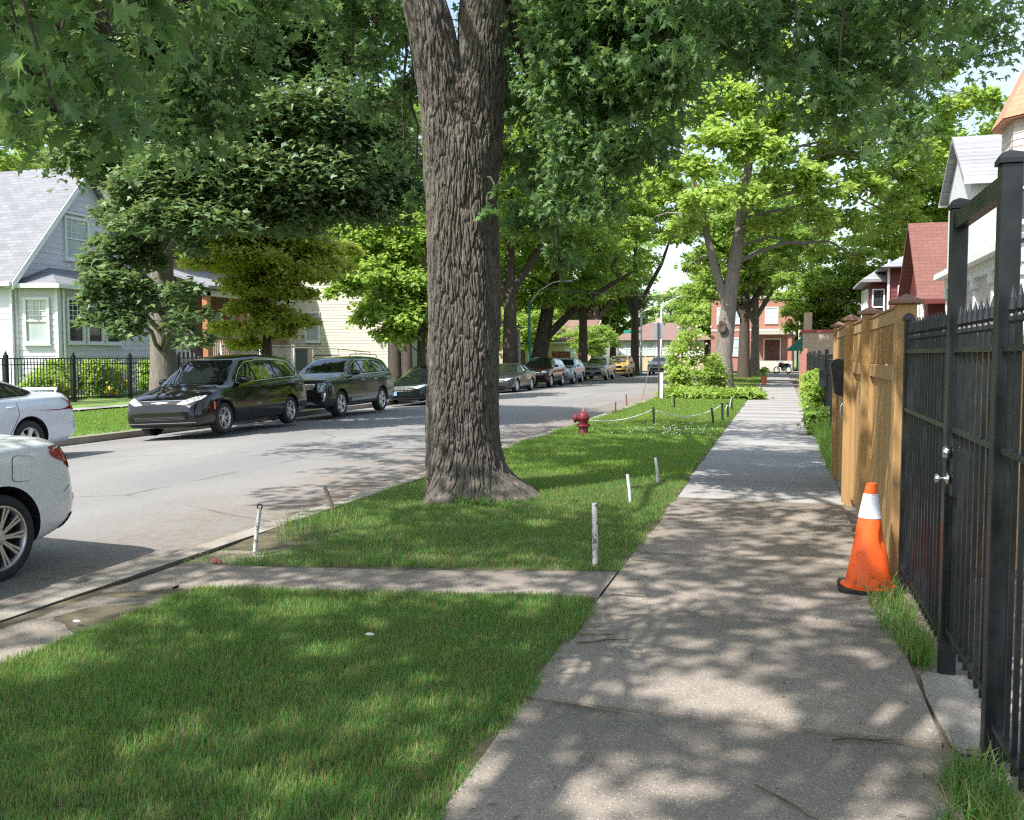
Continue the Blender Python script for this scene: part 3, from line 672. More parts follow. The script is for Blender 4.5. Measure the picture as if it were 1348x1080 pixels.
for q, (c, cc) in enumerate(TW):
    cv = Vector(c); a = Vector((-3.3, -2.4, 4.6)) if q < 32 else Vector((-3.1, -2.2, 5.6))
    hub = Vector((cv.x, cv.y - .5, max(cv.z + 1.1, .2 + 1.6 + .52 * cv.y))); limb(bb, hub, cv, .010, .004, 5, .04, q, 5)
    if q % 4 == 0: limb(bb, a, hub, .05, .012, 6, .12, q + 30)
    else: limb(bb, Vector(TW[q - q % 4][0]) + Vector((0, -.5, 1.3)), hub, .014, .010, 5, .05, q + 30, 4)
    for e in cc[:7]: limb(bb, cv, e, .005, .002, 4, .05, q + 9, 4)
bb.build('branches', M['bark_dark'], root, smooth=True)
ORG3 = np.array([-3.4, -2.6, 0])
leaves('crown', P - ORG3, O, .08, 'leaf_silver', root, 'maple', .55, 1.0, 1.0, seed=15)
hi = []; rr_ = random.Random(12)
for k in range(165):
    x = rr_.uniform(-9.5, 1.2); y = rr_.uniform(-12, 3.4); z = rr_.uniform(6.0, 10.5)
    z = max(z, 2.9 + .41 * math.hypot(x, y)) if y > 0 else z
    if math.hypot((x + 3.9) / 5.6, (y + 4.2) / 8) < 1: hi.append((x, y, z, .85, .85, .55, 1))
P2, O2, TW2 = crown_points(hi, 30000, np.random.default_rng(9), 14, .26, .6); P2, O2 = cut_sun_gaps(P2, O2)
bb = MB()
for q, (c, cc) in enumerate(TW2[::4]): limb(bb, (-3.3, -2.4, rr_.uniform(4.2, 5.4)), c, .028, .008, 5, .1, q)
bb.build('high_branches', M['bark_dark'], root, smooth=True)
leaves('upper_crown', P2 - ORG3, O2, .15, 'leaf_silver', root, 'lobed', 1.0, .7, .3, seed=16)

# ---- T2 dark norway maple on the far verge
tr = [([(-16.4, 21.5, -.1), (-16.4, 21.5, 1.2), (-16.35, 21.5, 3.2), (-16.3, 21.45, 5.0), (-16.1, 21.3, 7.5), (-15.9, 21.2, 10)], [.42, .34, .30, .27, .2, .1]),
      ([(-16.38, 21.5, 4.1), (-17.0, 21.3, 5.4), (-17.8, 21.0, 7.5)], [.2, .16, .1])]
cl = [rc(x, y, Z, s) for x, y, Z, s in [(330, 90, 21, 1.1), (390, 60, 21, 1.2), (450, 90, 21.5, 1.0), (350, 170, 20.5, 1.1), (420, 170, 20.5, 1.2), (490, 180, 21.5, .95), (360, 235, 20.5, 1.0), (430, 240, 20.5, 1.1), (495, 245, 21.5, .85), (405, 285, 21, .7), (460, 285, 21.5, .65), (520, 215, 22, .6),
      (340, 20, 21, 1.2), (420, -10, 21, 1.3), (270, 60, 23, 1.3), (210, 80, 23, 1.3), (150, 130, 22.5, 1.1), (210, 160, 23, 1.2), (270, 150, 23, 1.3), (130, 215, 22, .9), (190, 235, 22.5, 1.0), (260, 230, 23.5, 1.1), (310, 250, 23, .9), (280, 280, 24, .6), (235, 250, 20.2, .8), (290, 235, 20.0, .8), (330, 265, 20.2, .6), (235, 300, 19.4, .5), (265, 295, 19.4, .55), (295, 300, 19.5, .5), (215, 280, 19.4, .45), (180, 300, 19.6, .45), (250, 330, 19.6, .35), (245, 385, 19.7, .35), (255, 415, 19.7, .35), (262, 450, 19.7, .3), (165, 440, 20.2, .3),
      (155, 285, 21.3, .5), (170, 330, 21, .6), (135, 350, 20.8, .45), (165, 375, 20.6, .55), (130, 395, 20.5, .35), (190, 400, 20.6, .45), (175, 425, 20.4, .35), (150, 415, 20.4, .35), (235, 430, 20.5, .3), (240, 400, 20.7, .25), (245, 450, 20.5, .2), (195, 345, 21.5, .45), (135, 320, 21.5, .3), (185, 290, 20.6, .6), (140, 375, 20.4, .5), (235, 285, 20.3, .6), (270, 265, 20.3, .8), (310, 275, 20.6, .7), (250, 235, 20.2, .9), (200, 250, 20.4, .8), (340, 295, 20.8, .55), (380, 300, 21, .55), (510, 285, 21.8, .55), (540, 260, 22, .55), (120, 425, 20.3, .3),
      (100, 60, 23, 1.2), (60, 100, 23.5, 1.1), (60, 30, 24, 1.3), (300, -60, 22, 1.8), (180, -30, 23, 1.8)]]
tree('norway_maple', 'dark dense maple with drooping lower branches behind the black minivan', 'tree', (-16.4, 21.5, 0), tr, cl, 'leaf_dark', 'bark_pale', 150000, .17, 'lobed', nclus=30, sig=.24, seed=21, up=1.0, rnd=.7, flat=.75, tn=20)

# ---- yew/juniper-like conifer between the houses
cl = [rc(x, y, Z, s, rz=s * .45) for x, y, Z, s in [(300, 320, 27, 1.1), (350, 310, 27, 1.1), (400, 330, 27.5, 1.1), (330, 345, 26.5, 1.2), (280, 350, 27, .8), (380, 360, 27, 1.2), (430, 355, 28, .8), (345, 385, 27, 1.1), (390, 390, 27.5, .6), (330, 410, 27, .7), (370, 425, 27, .8), (350, 440, 26.5, .7), (300, 435, 27, .6), (320, 455, 27, .5), (405, 425, 27.5, .35), (385, 300, 28, .9), (440, 330, 29, .7), (260, 330, 28, .7)]]
bx = rp_(352, 480, 27)
tree('conifer', 'yellow-green feathery conifer in front of the brown porch', 'tree', (bx[0], bx[1], .2), [([(bx[0], bx[1], .1), (bx[0], bx[1], 3), (bx[0] + .1, bx[1], 5.5)], [.16, .12, .05])], cl, 'leaf_conifer', 'bark_dark', 60000, .12, 'quad', nclus=34, sig=.2, seed=22, up=.8, flat=.45)
# ---- light green tree left of the big trunk
cl = [rc(x, y, Z, s) for x, y, Z, s in [(520, 300, 36, 1.5), (560, 330, 36, 1.4), (500, 350, 35.5, 1.1), (540, 380, 35.5, 1.4), (505, 410, 35, .9), (550, 430, 35, 1.1), (475, 370, 34, .9), (455, 385, 33.5, .6), (440, 365, 33.5, .5), (520, 445, 35, .7), (575, 395, 36, 1.3), (465, 320, 35, 1.0), (590, 450, 36, .9), (550, 270, 37, 1.3), (480, 425, 35, .5)]]
bx = rp_(555, 500, 35.5)
tree('young_linden', 'light green bushy tree just left of the big trunk in front of cream siding', 'tree', (bx[0], bx[1], .1), [([(bx[0], bx[1], 0), (bx[0], bx[1], 2.2), (bx[0] + .2, bx[1], 6)], [.2, .16, .05])], cl, 'leaf_bright', 'bark_dark', 30000, .2, 'quad', nclus=22, sig=.2, seed=23)

# ---- T3 sunlit silver maple along the walk
tr = [([(-2.85, 47.6, 0), (-2.8, 47.6, 1.5), (-2.55, 47.7, 4.5), (-2.1, 47.8, 8.0), (-1.6, 48, 12), (-1.3, 48, 16)], [.66, .46, .38, .28, .18, .08]),
      ([(-2.6, 47.7, 3.8), (-3.3, 47.6, 6.2), (-4.0, 47.5, 9), (-4.9, 47.3, 12.5)], [.26, .2, .16, .08]),
      ([(-2.0, 47.8, 8.5), (-.6, 47.6, 11.5), (.8, 47.4, 14)], [.2, .16, .1])]
Z = 47
cl = [rc(x, y, Z + dz, s) for x, y, dz, s in [(905, 230, -3, 1.3), (950, 190, -4, 1.6), (1000, 210, -4, 1.5), (930, 270, -4, 1.2), (985, 265, -4, 1.1), (1040, 240, -3, 1.4), (1085, 250, -3, 1.2), (1060, 290, -2, 1.2), (1010, 300, -2, .9), (905, 300, -1, .9), (960, 140, -2, 1.6), (1010, 150, -2, 1.6), (1060, 170, -2, 1.6), (1110, 200, 0, 1.6), (1130, 250, 0, 1.4), (1110, 300, 1, 1.2), (890, 170, 0, 1.5), (930, 110, 0, 1.6), (990, 80, 0, 1.8), (1050, 100, 0, 1.8), (1110, 130, 0, 1.6), (1160, 170, 0, 1.5), (1180, 230, 1, 1.3), (1215, 210, 1, 1.1), (1240, 150, 1, 1.1), (1290, 130, 1, .9), (1320, 140, 1, .55), (1180, 110, 1, 1.4), (1230, 95, 1, 1.1), (1150, 60, 1, 1.5), (1280, 40, 1, 1.0), (1220, 30, 1, 1.3), (900, 50, 1, 1.8), (960, 20, 1, 2.0), (1040, 20, 1, 2.0), (1110, 10, 1, 1.8), (870, 110, 3, 1.6), (1150, 300, 3, 1.0), (1190, 290, 4, .9), (1080, 335, 4, .8), (1140, 340, 4, .8), (930, 345, 5, .8), (850, 190, 4, 1.3), (868, 250, 4, 1.2), (885, 315, 5, .9), (845, 300, 6, .8), (855, 130, 4, 1.4), (830, 230, 8, 1.2), (905, 355, 5, .6), (1020, 350, 4, .7), (990, -60, 0, 3.), (1100, -60, 0, 3.), (1190, 270, 2, .9)]]
T3 = tree('silver_maple', 'tall sunlit maple with pale twin trunk and dark knot standing behind the hosta bed', 'tree', (-2.85, 47.6, 0), tr, cl, 'leaf_bright', 'bark_pale', 72000, .28, 'quad', nclus=22, sig=.18, seed=24, rnd=.9, tn=14)
kb = MB(); kb.lathe([(.30, -.02), (.33, .05), (.25, .09), (.14, .03), (.0, .0)], (-2.84, 47.12, 3.05), 14, Matrix.Rotation(R(90), 3, 'X') @ Matrix.Diagonal((.7, 1, 1))); kb.build('knot', M['bark_dark'], T3, smooth=True)

# ---- background trees: a few prototypes, copied
def bgtree(px, Y, h, rad, mat, label, seed, name='shade_tree', n=26000, ls_=.3, bark='bark_dark', X=None, lean=0, zc=.62, fork=True, tr=None, group='trees along the far blocks', shape='quad'):
    X = X if X is not None else Y * math.tan(math.atan((px - 674) / 1200) - PSI)
    rr = np.random.default_rng(seed)
    t = tr or [([(X, Y, -.2), (X, Y, 1.5), (X + lean * .3, Y, h * .3), (X + lean, Y, h * .8)], [rad * .085, rad * .07, rad * .055, .05])]
    if fork and tr is None: t += [([(X + lean * .25, Y, h * .25), (X - rad * .35, Y - .3, h * .5), (X - rad * .55, Y - .5, h * .7)], [rad * .045, rad * .03, .05]), ([(X + lean * .25, Y, h * .28), (X + rad * .4 + lean * .5, Y + .3, h * .5), (X + rad * .6 + lean, Y, h * .66)], [rad * .04, rad * .03, .05])]
    cl = auto_clumps((X + lean * .6, Y, h * zc), (rad, rad, h * (1 - zc)), 34, rr, .27); n = int(n * .8)
    return tree(name, label, 'tree', (X, Y, -.1), t, cl, mat, bark, n, ls_, shape, group, 20, .19, seed, twigs=3, tn=8)
bgtree(752, 62, 15, 6.2, 'leaf_mid', 'dark leaning trunk tree with long branch, behind the cars right of the big trunk', 31, lean=1.5, ls_=.26, n=34000, tr=[([(-16.3, 62, -.2), (-16.3, 62, 1.2), (-15.6, 62, 5), (-14.5, 62, 9.5)], [.75, .6, .45, .2]), ([(-15.9, 62, 2.8), (-13.2, 61.5, 5.2), (-9.6, 61, 7.2)], [.3, .22, .1])], X=-16.3)
bgtree(690, 44, 12, 3.8, 'leaf_bright', 'light green tree rising directly behind the right edge of the big trunk', 32, X=-18.6, ls_=.22, n=24000)
bgtree(600, 52, 17, 6.5, 'leaf_mid', 'tall broad tree behind the cream sided house', 33, ls_=.28, X=-31)
bgtree(800, 78, 18, 6.0, 'leaf_mid', 'tall mid green tree on the left side of the street near the crossing', 34, X=-16.5, ls_=.3, n=30000)
bgtree(700, 72, 20, 7.0, 'leaf_bright', 'very tall pale green tree far behind the parked cars', 35, X=-24, ls_=.32, n=30000)
bgtree(0, 40, 16, 6.5, 'leaf_mid', 'broad tree in the back yards left of the conifer', 36, X=-36, ls_=.3)
bgtree(0, 28, 14, 5.5, 'leaf_mid', 'tree crown rising behind the white house', 37, X=-38, ls_=.3)
T4 = bgtree(978, 70, 17, 6.0, 'leaf_mid', 'thick dark trunked tree right behind the knotted maple', 38, X=-2.6, ls_=.28, n=34000, bark='bark_dark')
T5 = bgtree(988, 80, 17, 5.5, 'leaf_mid', 'third tree in line along the walk with a pale brown trunk', 39, X=-2.1, ls_=.3, n=22000, bark='bark_pale')
bgtree(1090, 62, 8.6, 4.4, 'leaf_mid', 'low round dense maple above the tan shop on the right', 40, X=3.2, ls_=.2, n=40000, zc=.62, group=None)
bgtree(1190, 60, 17, 6.0, 'leaf_bright', 'tall light green tree behind the red gabled houses', 41, X=9.5, ls_=.3, n=26000)
bgtree(1180, 75, 15, 5.5, 'leaf_bright', 'distant yellow green tree above the dark red houses', 42, X=12.5, ls_=.3, n=20000)
bgtree(520, 44, 16, 4.6, 'leaf_bright', 'pale green tall tree filling the gap between dark maple and big trunk', 45, X=-19.3, ls_=.22, n=34000)
bgtree(0, 54, 19, 6.8, 'leaf_bright', 'tall sunlit tree on the far verge behind the dark grey sedan', 47, X=-16.0, ls_=.24, n=42000, zc=.66)
bgtree(0, 112, 21, 8.5, 'leaf_mid', 'large dark tree closing the view above the bungalow', 48, X=-22, ls_=.42, n=26000, zc=.66)
bgtree(0, 116, 9.5, 5, 'leaf_bright', 'low pale tree left of the far brick house', 49, X=-6.5, ls_=.42, n=12000, zc=.6)
bgtree(0, 128, 14, 6, 'leaf_mid', 'distant tree rising between bungalow and brick house', 50, X=-9, ls_=.42, n=12000, zc=.62)
bgtree(440, 60, 19, 6.5, 'leaf_mid', 'tall tree rising far behind the cream house roof', 46, X=-34, ls_=.3, n=26000)
bgtree(0, 84, 20, 5.8, 'leaf_bright', 'tall pale tree whose crown arches over the street toward the crossing', 52, X=-12.9, ls_=.28, n=40000, zc=.77)
# far belt beyond the crossing: copies of two prototypes
proto = [bgtree(820, 118, 13, 6.5, 'leaf_mid', 'distant roadside tree left of the white bungalow', 43, X=-21, ls_=.45, n=11000, group='distant trees beyond the cross street'),
         bgtree(900, 120, 11, 6.0, 'leaf_bright', 'distant pale tree right of the white bungalow', 44, X=-6, ls_=.45, n=10000, group='distant trees beyond the cross street')]
lab = ['far tree at the left end of the distant tree line', 'far tree second from the left in the distant tree line', 'far tree rising behind the bungalow roof', 'far tree above the brick house roof', 'far tree behind the tan shop', 'far tree at the right end of the distant tree line', 'far tree hidden low behind the right hand houses', 'far tree in the left back yards beyond the cream house', 'far tree behind the brown brick house', 'far tree over the roof behind the white gabled house', 'far tree at the very left behind the white house', 'far tree filling the view past the leaning trunk tree', 'far tree just left of the small tan cottage', 'far tree right behind the small tan cottage', 'low far tree beyond the yellow off roader', 'farthest pale tree behind the cottage row']
for k, (x, y, a) in enumerate([(-52, 112, 1), (-36, 108, 2), (-13, 135, .5), (1, 128, 3), (12, 118, 1.6), (26, 112, .9), (22, 88, 2.6), (-40, 85, .3), (-46, 62, 1.3), (-50, 45, 2.2), (-52, 30, .1), (-29, 103, 1.1), (-35, 118, .4), (-26, 121, 2.9), (-20, 99.8, 1.9), (-31, 132, .7)]):
    c = copy_tree(proto[k % 2], (x, y, -.1), label=lab[k], rz=a)
    if 7 <= k < 11: c.scale = (1.25, 1.25, 1.25)
    if k == 14: c.scale = (.5, .5, .42)
    if k == 11: c.scale = (.75, .75, .7)

# ---- shrubs and beds
def shrub(name, label, cat, cl, mat, n, ls_, base, shape='quad', seed=1, group=None, sig=.3):
    return tree(name, label, cat, base, [([(base[0], base[1], base[2] - .05), (base[0], base[1], base[2] + .25)], [.03, .015])], cl, mat, 'bark_dark', n, ls_, shape, group, 14, sig, seed, twigs=3)
rr = random.Random(5)
# hosta / peony bed
k = 0
for i in range(13):
    x = -4.1 + i * .27 + rr.uniform(-.1, .1); y = 34.6 + rr.uniform(-.25, .9) + .0 * i; s = rr.uniform(.22, .34)
    lb = ['hosta clump at the street end of the bed', 'second hosta clump from the street', 'third hosta clump from the street', 'fourth hosta clump from the street', 'fifth hosta clump from the street', 'hosta clump left of the bed middle', 'hosta clump in the very middle of the bed', 'hosta clump just right of the bed middle', 'fifth hosta clump counted from the walk', 'fourth hosta clump counted from the walk', 'third hosta clump counted from the walk', 'second hosta clump counted from the walk', 'hosta clump spilling over the sidewalk edge'][i]
    shrub('hosta', lb, 'plant', [(x, y, .15, s, s, .17)], 'leaf_bright', 420, .20, (x, y, 0), 'lobed', 50 + i, 'hostas in the bed under the maple', .35)
for i, (x, y, h, s) in enumerate([(-3.5, 38.5, 2.9, .55), (-4.1, 40.0, 2.2, .5), (-2.9, 40.5, 1.3, .5), (-3.9, 37, .9, .4)]):
    t = shrub('rose_bush', ['tall flowering bush beside the dark sign pole', 'leafy bush leaning to the road behind the sign pole', 'lower bush at the foot of the knotted maple', 'low leafy shrub at the street side of the bed'][i], 'bush', [(x + rr.uniform(-.3, .3), y, h * q, s * (1.1 - q * .5), s, .35) for q in (.25, .45, .65, .85, 1.02)], 'leaf_bright', 1500, .14, (x, y, 0), 'quad', 70 + i, 'bushes between sign pole and maple')
    if i < 2:
        fb = MB()
        for _ in range(16): fb.ball((x + rr.gauss(0, s * .6), y - s * .6 + rr.uniform(-.2, .2), h * rr.uniform(.35, 1)), .055, 7, 5)
        fb.build('blossom', simple('pink_blossom%d' % i, (.75, .45, .42), .7, .3, 9), t)
for i, (x, y, zz, s) in enumerate([(.86, 22.5, .62, .19), (.80, 19.6, .26, .2), (.90, 25.0, .7, .2), (.92, 28.0, .65, .2), (.90, 31, .5, .2)]):
    shrub('hedge_bush', ['lime green bush spilling through the black fence, the middle one', 'dark low bush nearest on the right edge of the walk', 'taller lime bush against the black fence', 'fourth bush along the right fence', 'farthest bush along the right fence'][i], 'bush', [(x, y, zz * q, s, s * 1.6, s * .7) for q in (.35, .7, 1.1, 1.5)], 'leaf_bright' if i != 1 else 'leaf_mid', 2600, .09, (x, y, 0), 'quad', 80 + i, 'bushes along the right side fence')
# garden plants behind the left fence
for i in range(9):
    x = -20.2 - .5 * (i % 3); y = 21.2 + i * .78
    h = rr.uniform(.75, 1.05) if y > 22 else .5
    t = shrub('perennial', ['short perennial clump behind the white sedan trunk', 'leafy perennial next to the left fence post', 'bright perennial left of the middle fence post', 'bright perennial at the middle fence post', 'tall perennial right of the middle fence post', 'tall perennial in the middle of the garden strip', 'perennial left of the right fence post', 'perennial at the right fence post', 'perennial behind the minivan hood'][i], 'plant', [(x, y, .3 + h * q, .38, .42, .28) for q in (.3, .65, .95)], 'leaf_bright', 1500, .13, (x, y, .3), 'quad', 90 + i, 'garden plants behind the black fence')
    fb = MB()
    for _ in range(9 if i in (1, 3, 4, 6) else 3): fb.ball((x + .45 + rr.uniform(-.1, .2), y + rr.uniform(-.35, .35), .3 + rr.uniform(.15, .5)), .05, 7, 4)
    fb.build('blossom', M['yellow'], t)
# potted plant at the far walk corner
t = shrub('potted_plant', 'small orange-brown planter post beside the walk with a tuft of leaves', 'planter', [(-.85, 52, .75, .2, .2, .2)], 'leaf_mid', 300, .12, (-.85, 52, 0), 'quad', 120)
fb = MB(); fb.lathe([(.12, 0), (.17, .5), (.15, .5), (.12, .42)], (-.85, 52, 0), 14); fb.build('pot', M['terracotta'], t)
fb = MB(); fb.lathe([(.14, 0), (.22, .42), (.19, .42), (.15, .35)], (-3.75, 36.4, 0), 14); o = fb.build('flower_pot', M['terracotta'], org=(-3.75, 36.4, 0)); tag(o, 'orange clay pot standing in the hosta bed', 'pot')
# ------------------------------------------------------------------ cars
def pch(P):
    xs = np.array([p[0] for p in P], float); ys = np.array([p[1] for p in P], float)
    h = np.diff(xs); d = np.diff(ys) / h; m = np.zeros(len(xs)); m[0] = d[0]; m[-1] = d[-1]
    for i in range(1, len(xs) - 1):
        if d[i - 1] * d[i] > 0:
            w1, w2 = 2 * h[i] + h[i - 1], h[i] + 2 * h[i - 1]; m[i] = (w1 + w2) / (w1 / d[i - 1] + w2 / d[i])
    def f(x):
        x = min(max(x, xs[0]), xs[-1]); i = min(max(int(np.searchsorted(xs, x) - 1), 0), len(h) - 1); t = (x - xs[i]) / h[i]
        return float((2 * t**3 - 3 * t**2 + 1) * ys[i] + (t**3 - 2 * t**2 + t) * h[i] * m[i] + (3 * t**2 - 2 * t**3) * ys[i + 1] + (t**3 - t**2) * h[i] * m[i + 1])
    return f
def rnd(poly, r=.03, n=4):
    out = []; k = len(poly)
    for i in range(k):
        p = Vector(poly[i]); a = Vector(poly[i - 1]) - p; b = Vector(poly[(i + 1) % k]) - p
        q = min(r, a.length * .45, b.length * .45); A = p + a.normalized() * q; B = p + b.normalized() * q
        for j in range(n + 1):
            t = j / n; out.append(tuple(A * (1 - t) ** 2 + p * 2 * t * (1 - t) + B * t * t))
    return out
def grow(poly, d):
    k = len(poly); area = sum(poly[i][0] * poly[(i + 1) % k][1] - poly[(i + 1) % k][0] * poly[i][1] for i in range(k)); s = 1 if area > 0 else -1; out = []
    for i in range(k):
        p = Vector(poly[i]); a = p - Vector(poly[i - 1]); b = Vector(poly[(i + 1) % k]) - p
        if a.length < 1e-7 or b.length < 1e-7: out.append(tuple(p)); continue
        n = (Vector((a.y, -a.x)).normalized() + Vector((b.y, -b.x)).normalized()); n = n.normalized() if n.length > 1e-6 else Vector((a.y, -a.x)).normalized()
        out.append(tuple(p + n * d * s))
    return out
def ribbon(pts, wd):
    P = [Vector(p) for p in pts]; L, Rr = [], []
    for i, p in enumerate(P):
        d = (P[min(i + 1, len(P) - 1)] - P[max(i - 1, 0)]).normalized(); n = Vector((-d.y, d.x)) * wd / 2; L.append(tuple(p + n)); Rr.append(tuple(p - n))
    return L + Rr[::-1]
class Car:
    def __init__(s, root, spec):
        s.root = root; s.sp = spec; s.L = spec['L']; s.W = spec['W']
        s.top, s.bot, s.half, s.sh, s.rw = (pch(spec[k]) for k in ('top', 'bot', 'half', 'sh', 'rw'))
        s.body()
    def section(s, u):
        zt, zb = s.top(u), s.bot(u); W = s.half(u); zs = min(s.sh(u), zt - .035); zs = max(zs, zb + .04); h = zs - zb; rw = min(s.rw(u), W * .93); c = min(.085, (zt - zs) * .38); g = zt - c
        bl = s.sp.get('bulge', .0)
        return [(0, zb), (.6 * W, zb), (.92 * W, zb + .012), (.975 * W, zb + .16 * h), (.995 * W + bl, zb + .42 * h), (.985 * W, zb + .70 * h), (.968 * W, zb + .90 * h), (.935 * W, zs),
                (.925 * W * .6 + .4 * (.92 * W * .72 + rw * .28), zs + (g - zs) * .12), (.92 * W * .45 + rw * .55, zs + (g - zs) * .55), (rw, g), (.88 * rw, zt - .38 * c), (.5 * rw, zt - .06 * c), (0, zt)]
    def body(s):
        L = s.L; n = s.sp.get('ns', 54); us = sorted(set([round(L * (.5 - .5 * math.cos(PI * (i / n))) * 1.0, 4) for i in range(n + 1)] + [.04, L - .04])); vs = []; fs = []; k = 26
        for u in us:
            S = s.section(u); ring = [(v, z) for v, z in S] + [(-v, z) for v, z in S[-2:0:-1]]
            for v, z in ring: vs.append((v, u, z))
        m = len(us)
        fs = [[i * k + j, i * k + (j + 1) % k, (i + 1) * k + (j + 1) % k, (i + 1) * k + j] for i in range(m - 1) for j in range(k)]
        fs += [list(range(k)), [(m - 1) * k + j for j in range(k)][::-1]]
        me = bpy.data.meshes.new('tmp'); me.from_pydata(vs, [], fs); bm = bmesh.new(); bm.from_mesh(me); bmesh.ops.recalc_face_normals(bm, faces=bm.faces); bm.to_mesh(me); bm.free()
        ob = bpy.data.objects.new('tmp', me); COL.objects.link(ob); me.materials.append(s.sp['paint']); me.materials.append(M['wellblack'])
        sub = ob.modifiers.new('s', 'SUBSURF'); sub.levels = s.sp.get('lv', 1); sub.render_levels = sub.levels
        cb = MB(); r = s.sp['wr']
        for uw in s.sp['wheels']:
            for sg in (-1, 1):
                x0, x1 = sorted((sg * s.W * .60, sg * (s.W + .2))); cb.lathe([(r + .055, x0), (r + .055, x1)], (0, uw, r + .01), 40, Matrix(((0, 0, 1), (0, 1, 0), (-1, 0, 0))))
        cme = bpy.data.meshes.new('cut'); cme.from_pydata(cb.v, [], cb.f); cme.materials.append(s.sp['paint']); cme.materials.append(M['wellblack'])
        bm = bmesh.new(); bm.from_mesh(cme); bmesh.ops.recalc_face_normals(bm, faces=bm.faces); bm.to_mesh(cme); bm.free(); cme.polygons.foreach_set('material_index', [1] * len(cme.polygons))
        cut = bpy.data.objects.new('cut', cme); COL.objects.link(cut)
        bo = ob.modifiers.new('b', 'BOOLEAN'); bo.operation = 'DIFFERENCE'; bo.object = cut; bo.solver = 'EXACT'
        dg = bpy.context.evaluated_depsgraph_get(); dg.update(); ev = ob.evaluated_get(dg); fm = bpy.data.meshes.new_from_object(ev); fm.name = 'body'
        bpy.data.objects.remove(ob); bpy.data.objects.remove(cut)
        fm.polygons.foreach_set('use_smooth', [True] * len(fm.polygons)); fm.set_sharp_from_angle(angle=R(38))
        s.bodyo = bpy.data.objects.new('body', fm); COL.objects.link(s.bodyo); s.bodyo.parent = s.root
        bm = bmesh.new(); bm.from_mesh(fm); s.bvh = BVHTree.FromBMesh(bm); bm.free()
    def patch(s, name, outline, view, mat, off=.005, grid=.07, parent=None, mirror=False, thick=0, flat=None):
        """lay a thin panel on the bodywork. outline in (u,z) for sides, (v,z) for front/rear, (v,u) for top"""
        bm = bmesh.new(); vs = [bm.verts.new((a, c, 0)) for a, c in outline]; bm.faces.new(vs)
        xs = [p[0] for p in outline]; ys = [p[1] for p in outline]
        for lo, hi_, nrm in ((min(xs), max(xs), (1, 0, 0)), (min(ys), max(ys), (0, 1, 0))):
            k = int((hi_ - lo) / grid)
            for i in range(1, k + 1):
                t = lo + (hi_ - lo) * i / (k + 1); bmesh.ops.bisect_plane(bm, geom=bm.verts[:] + bm.edges[:] + bm.faces[:], plane_co=(t, t, 0), plane_no=nrm, dist=1e-5)
        sg = {'side': 1, 'lside': -1}.get(view, 1)
        for v in bm.verts:
            a, c = v.co.x, v.co.y
            if view in ('side', 'lside'): o, d = Vector((sg * 3, a, c)), Vector((-sg, 0, 0))
            elif view == 'front': o, d = Vector((a, -3, c)), Vector((0, 1, 0))
            elif view == 'rear': o, d = Vector((a, s.L + 3, c)), Vector((0, -1, 0))
            else: o, d = Vector((a, c, 4)), Vector((0, 0, -1))
            h = s.bvh.ray_cast(o, d)
            if h[0] is None or (view == 'front' and h[0].y > s.L * .6) or (view == 'rear' and h[0].y < s.L * .4):
                h = s.bvh.find_nearest(Vector((a, .1 if view == 'front' else s.L - .1, c)) if view in ('front', 'rear') else (Vector((sg * s.W, a, c)) if view != 'top' else Vector((a, c, 1))))
            n_ = h[1] if h[1].dot(d) < 0 else -h[1]
            v.co = h[0] + n_ * off * .5 - d * off * .5
        bmesh.ops.recalc_face_normals(bm, faces=bm.faces)
        me = bpy.data.meshes.new(name); bm.to_mesh(me); bm.free(); me.polygons.foreach_set('use_smooth', [True] * len(me.polygons)); me.set_sharp_from_angle(angle=R(40))
        o = link_mesh(name, me, mat, parent or s.root); return o
    def both(s, name, outline, mat, **k):
        return [s.patch(name, outline, v, mat, **k) for v in ('side', 'lside')]
    def frontpair(s, name, outline, mat, view='front', **k):
        return [s.patch(name, outline, view, mat, **k), s.patch(name, [(-a, c) for a, c in outline][::-1], view, mat, **k)]
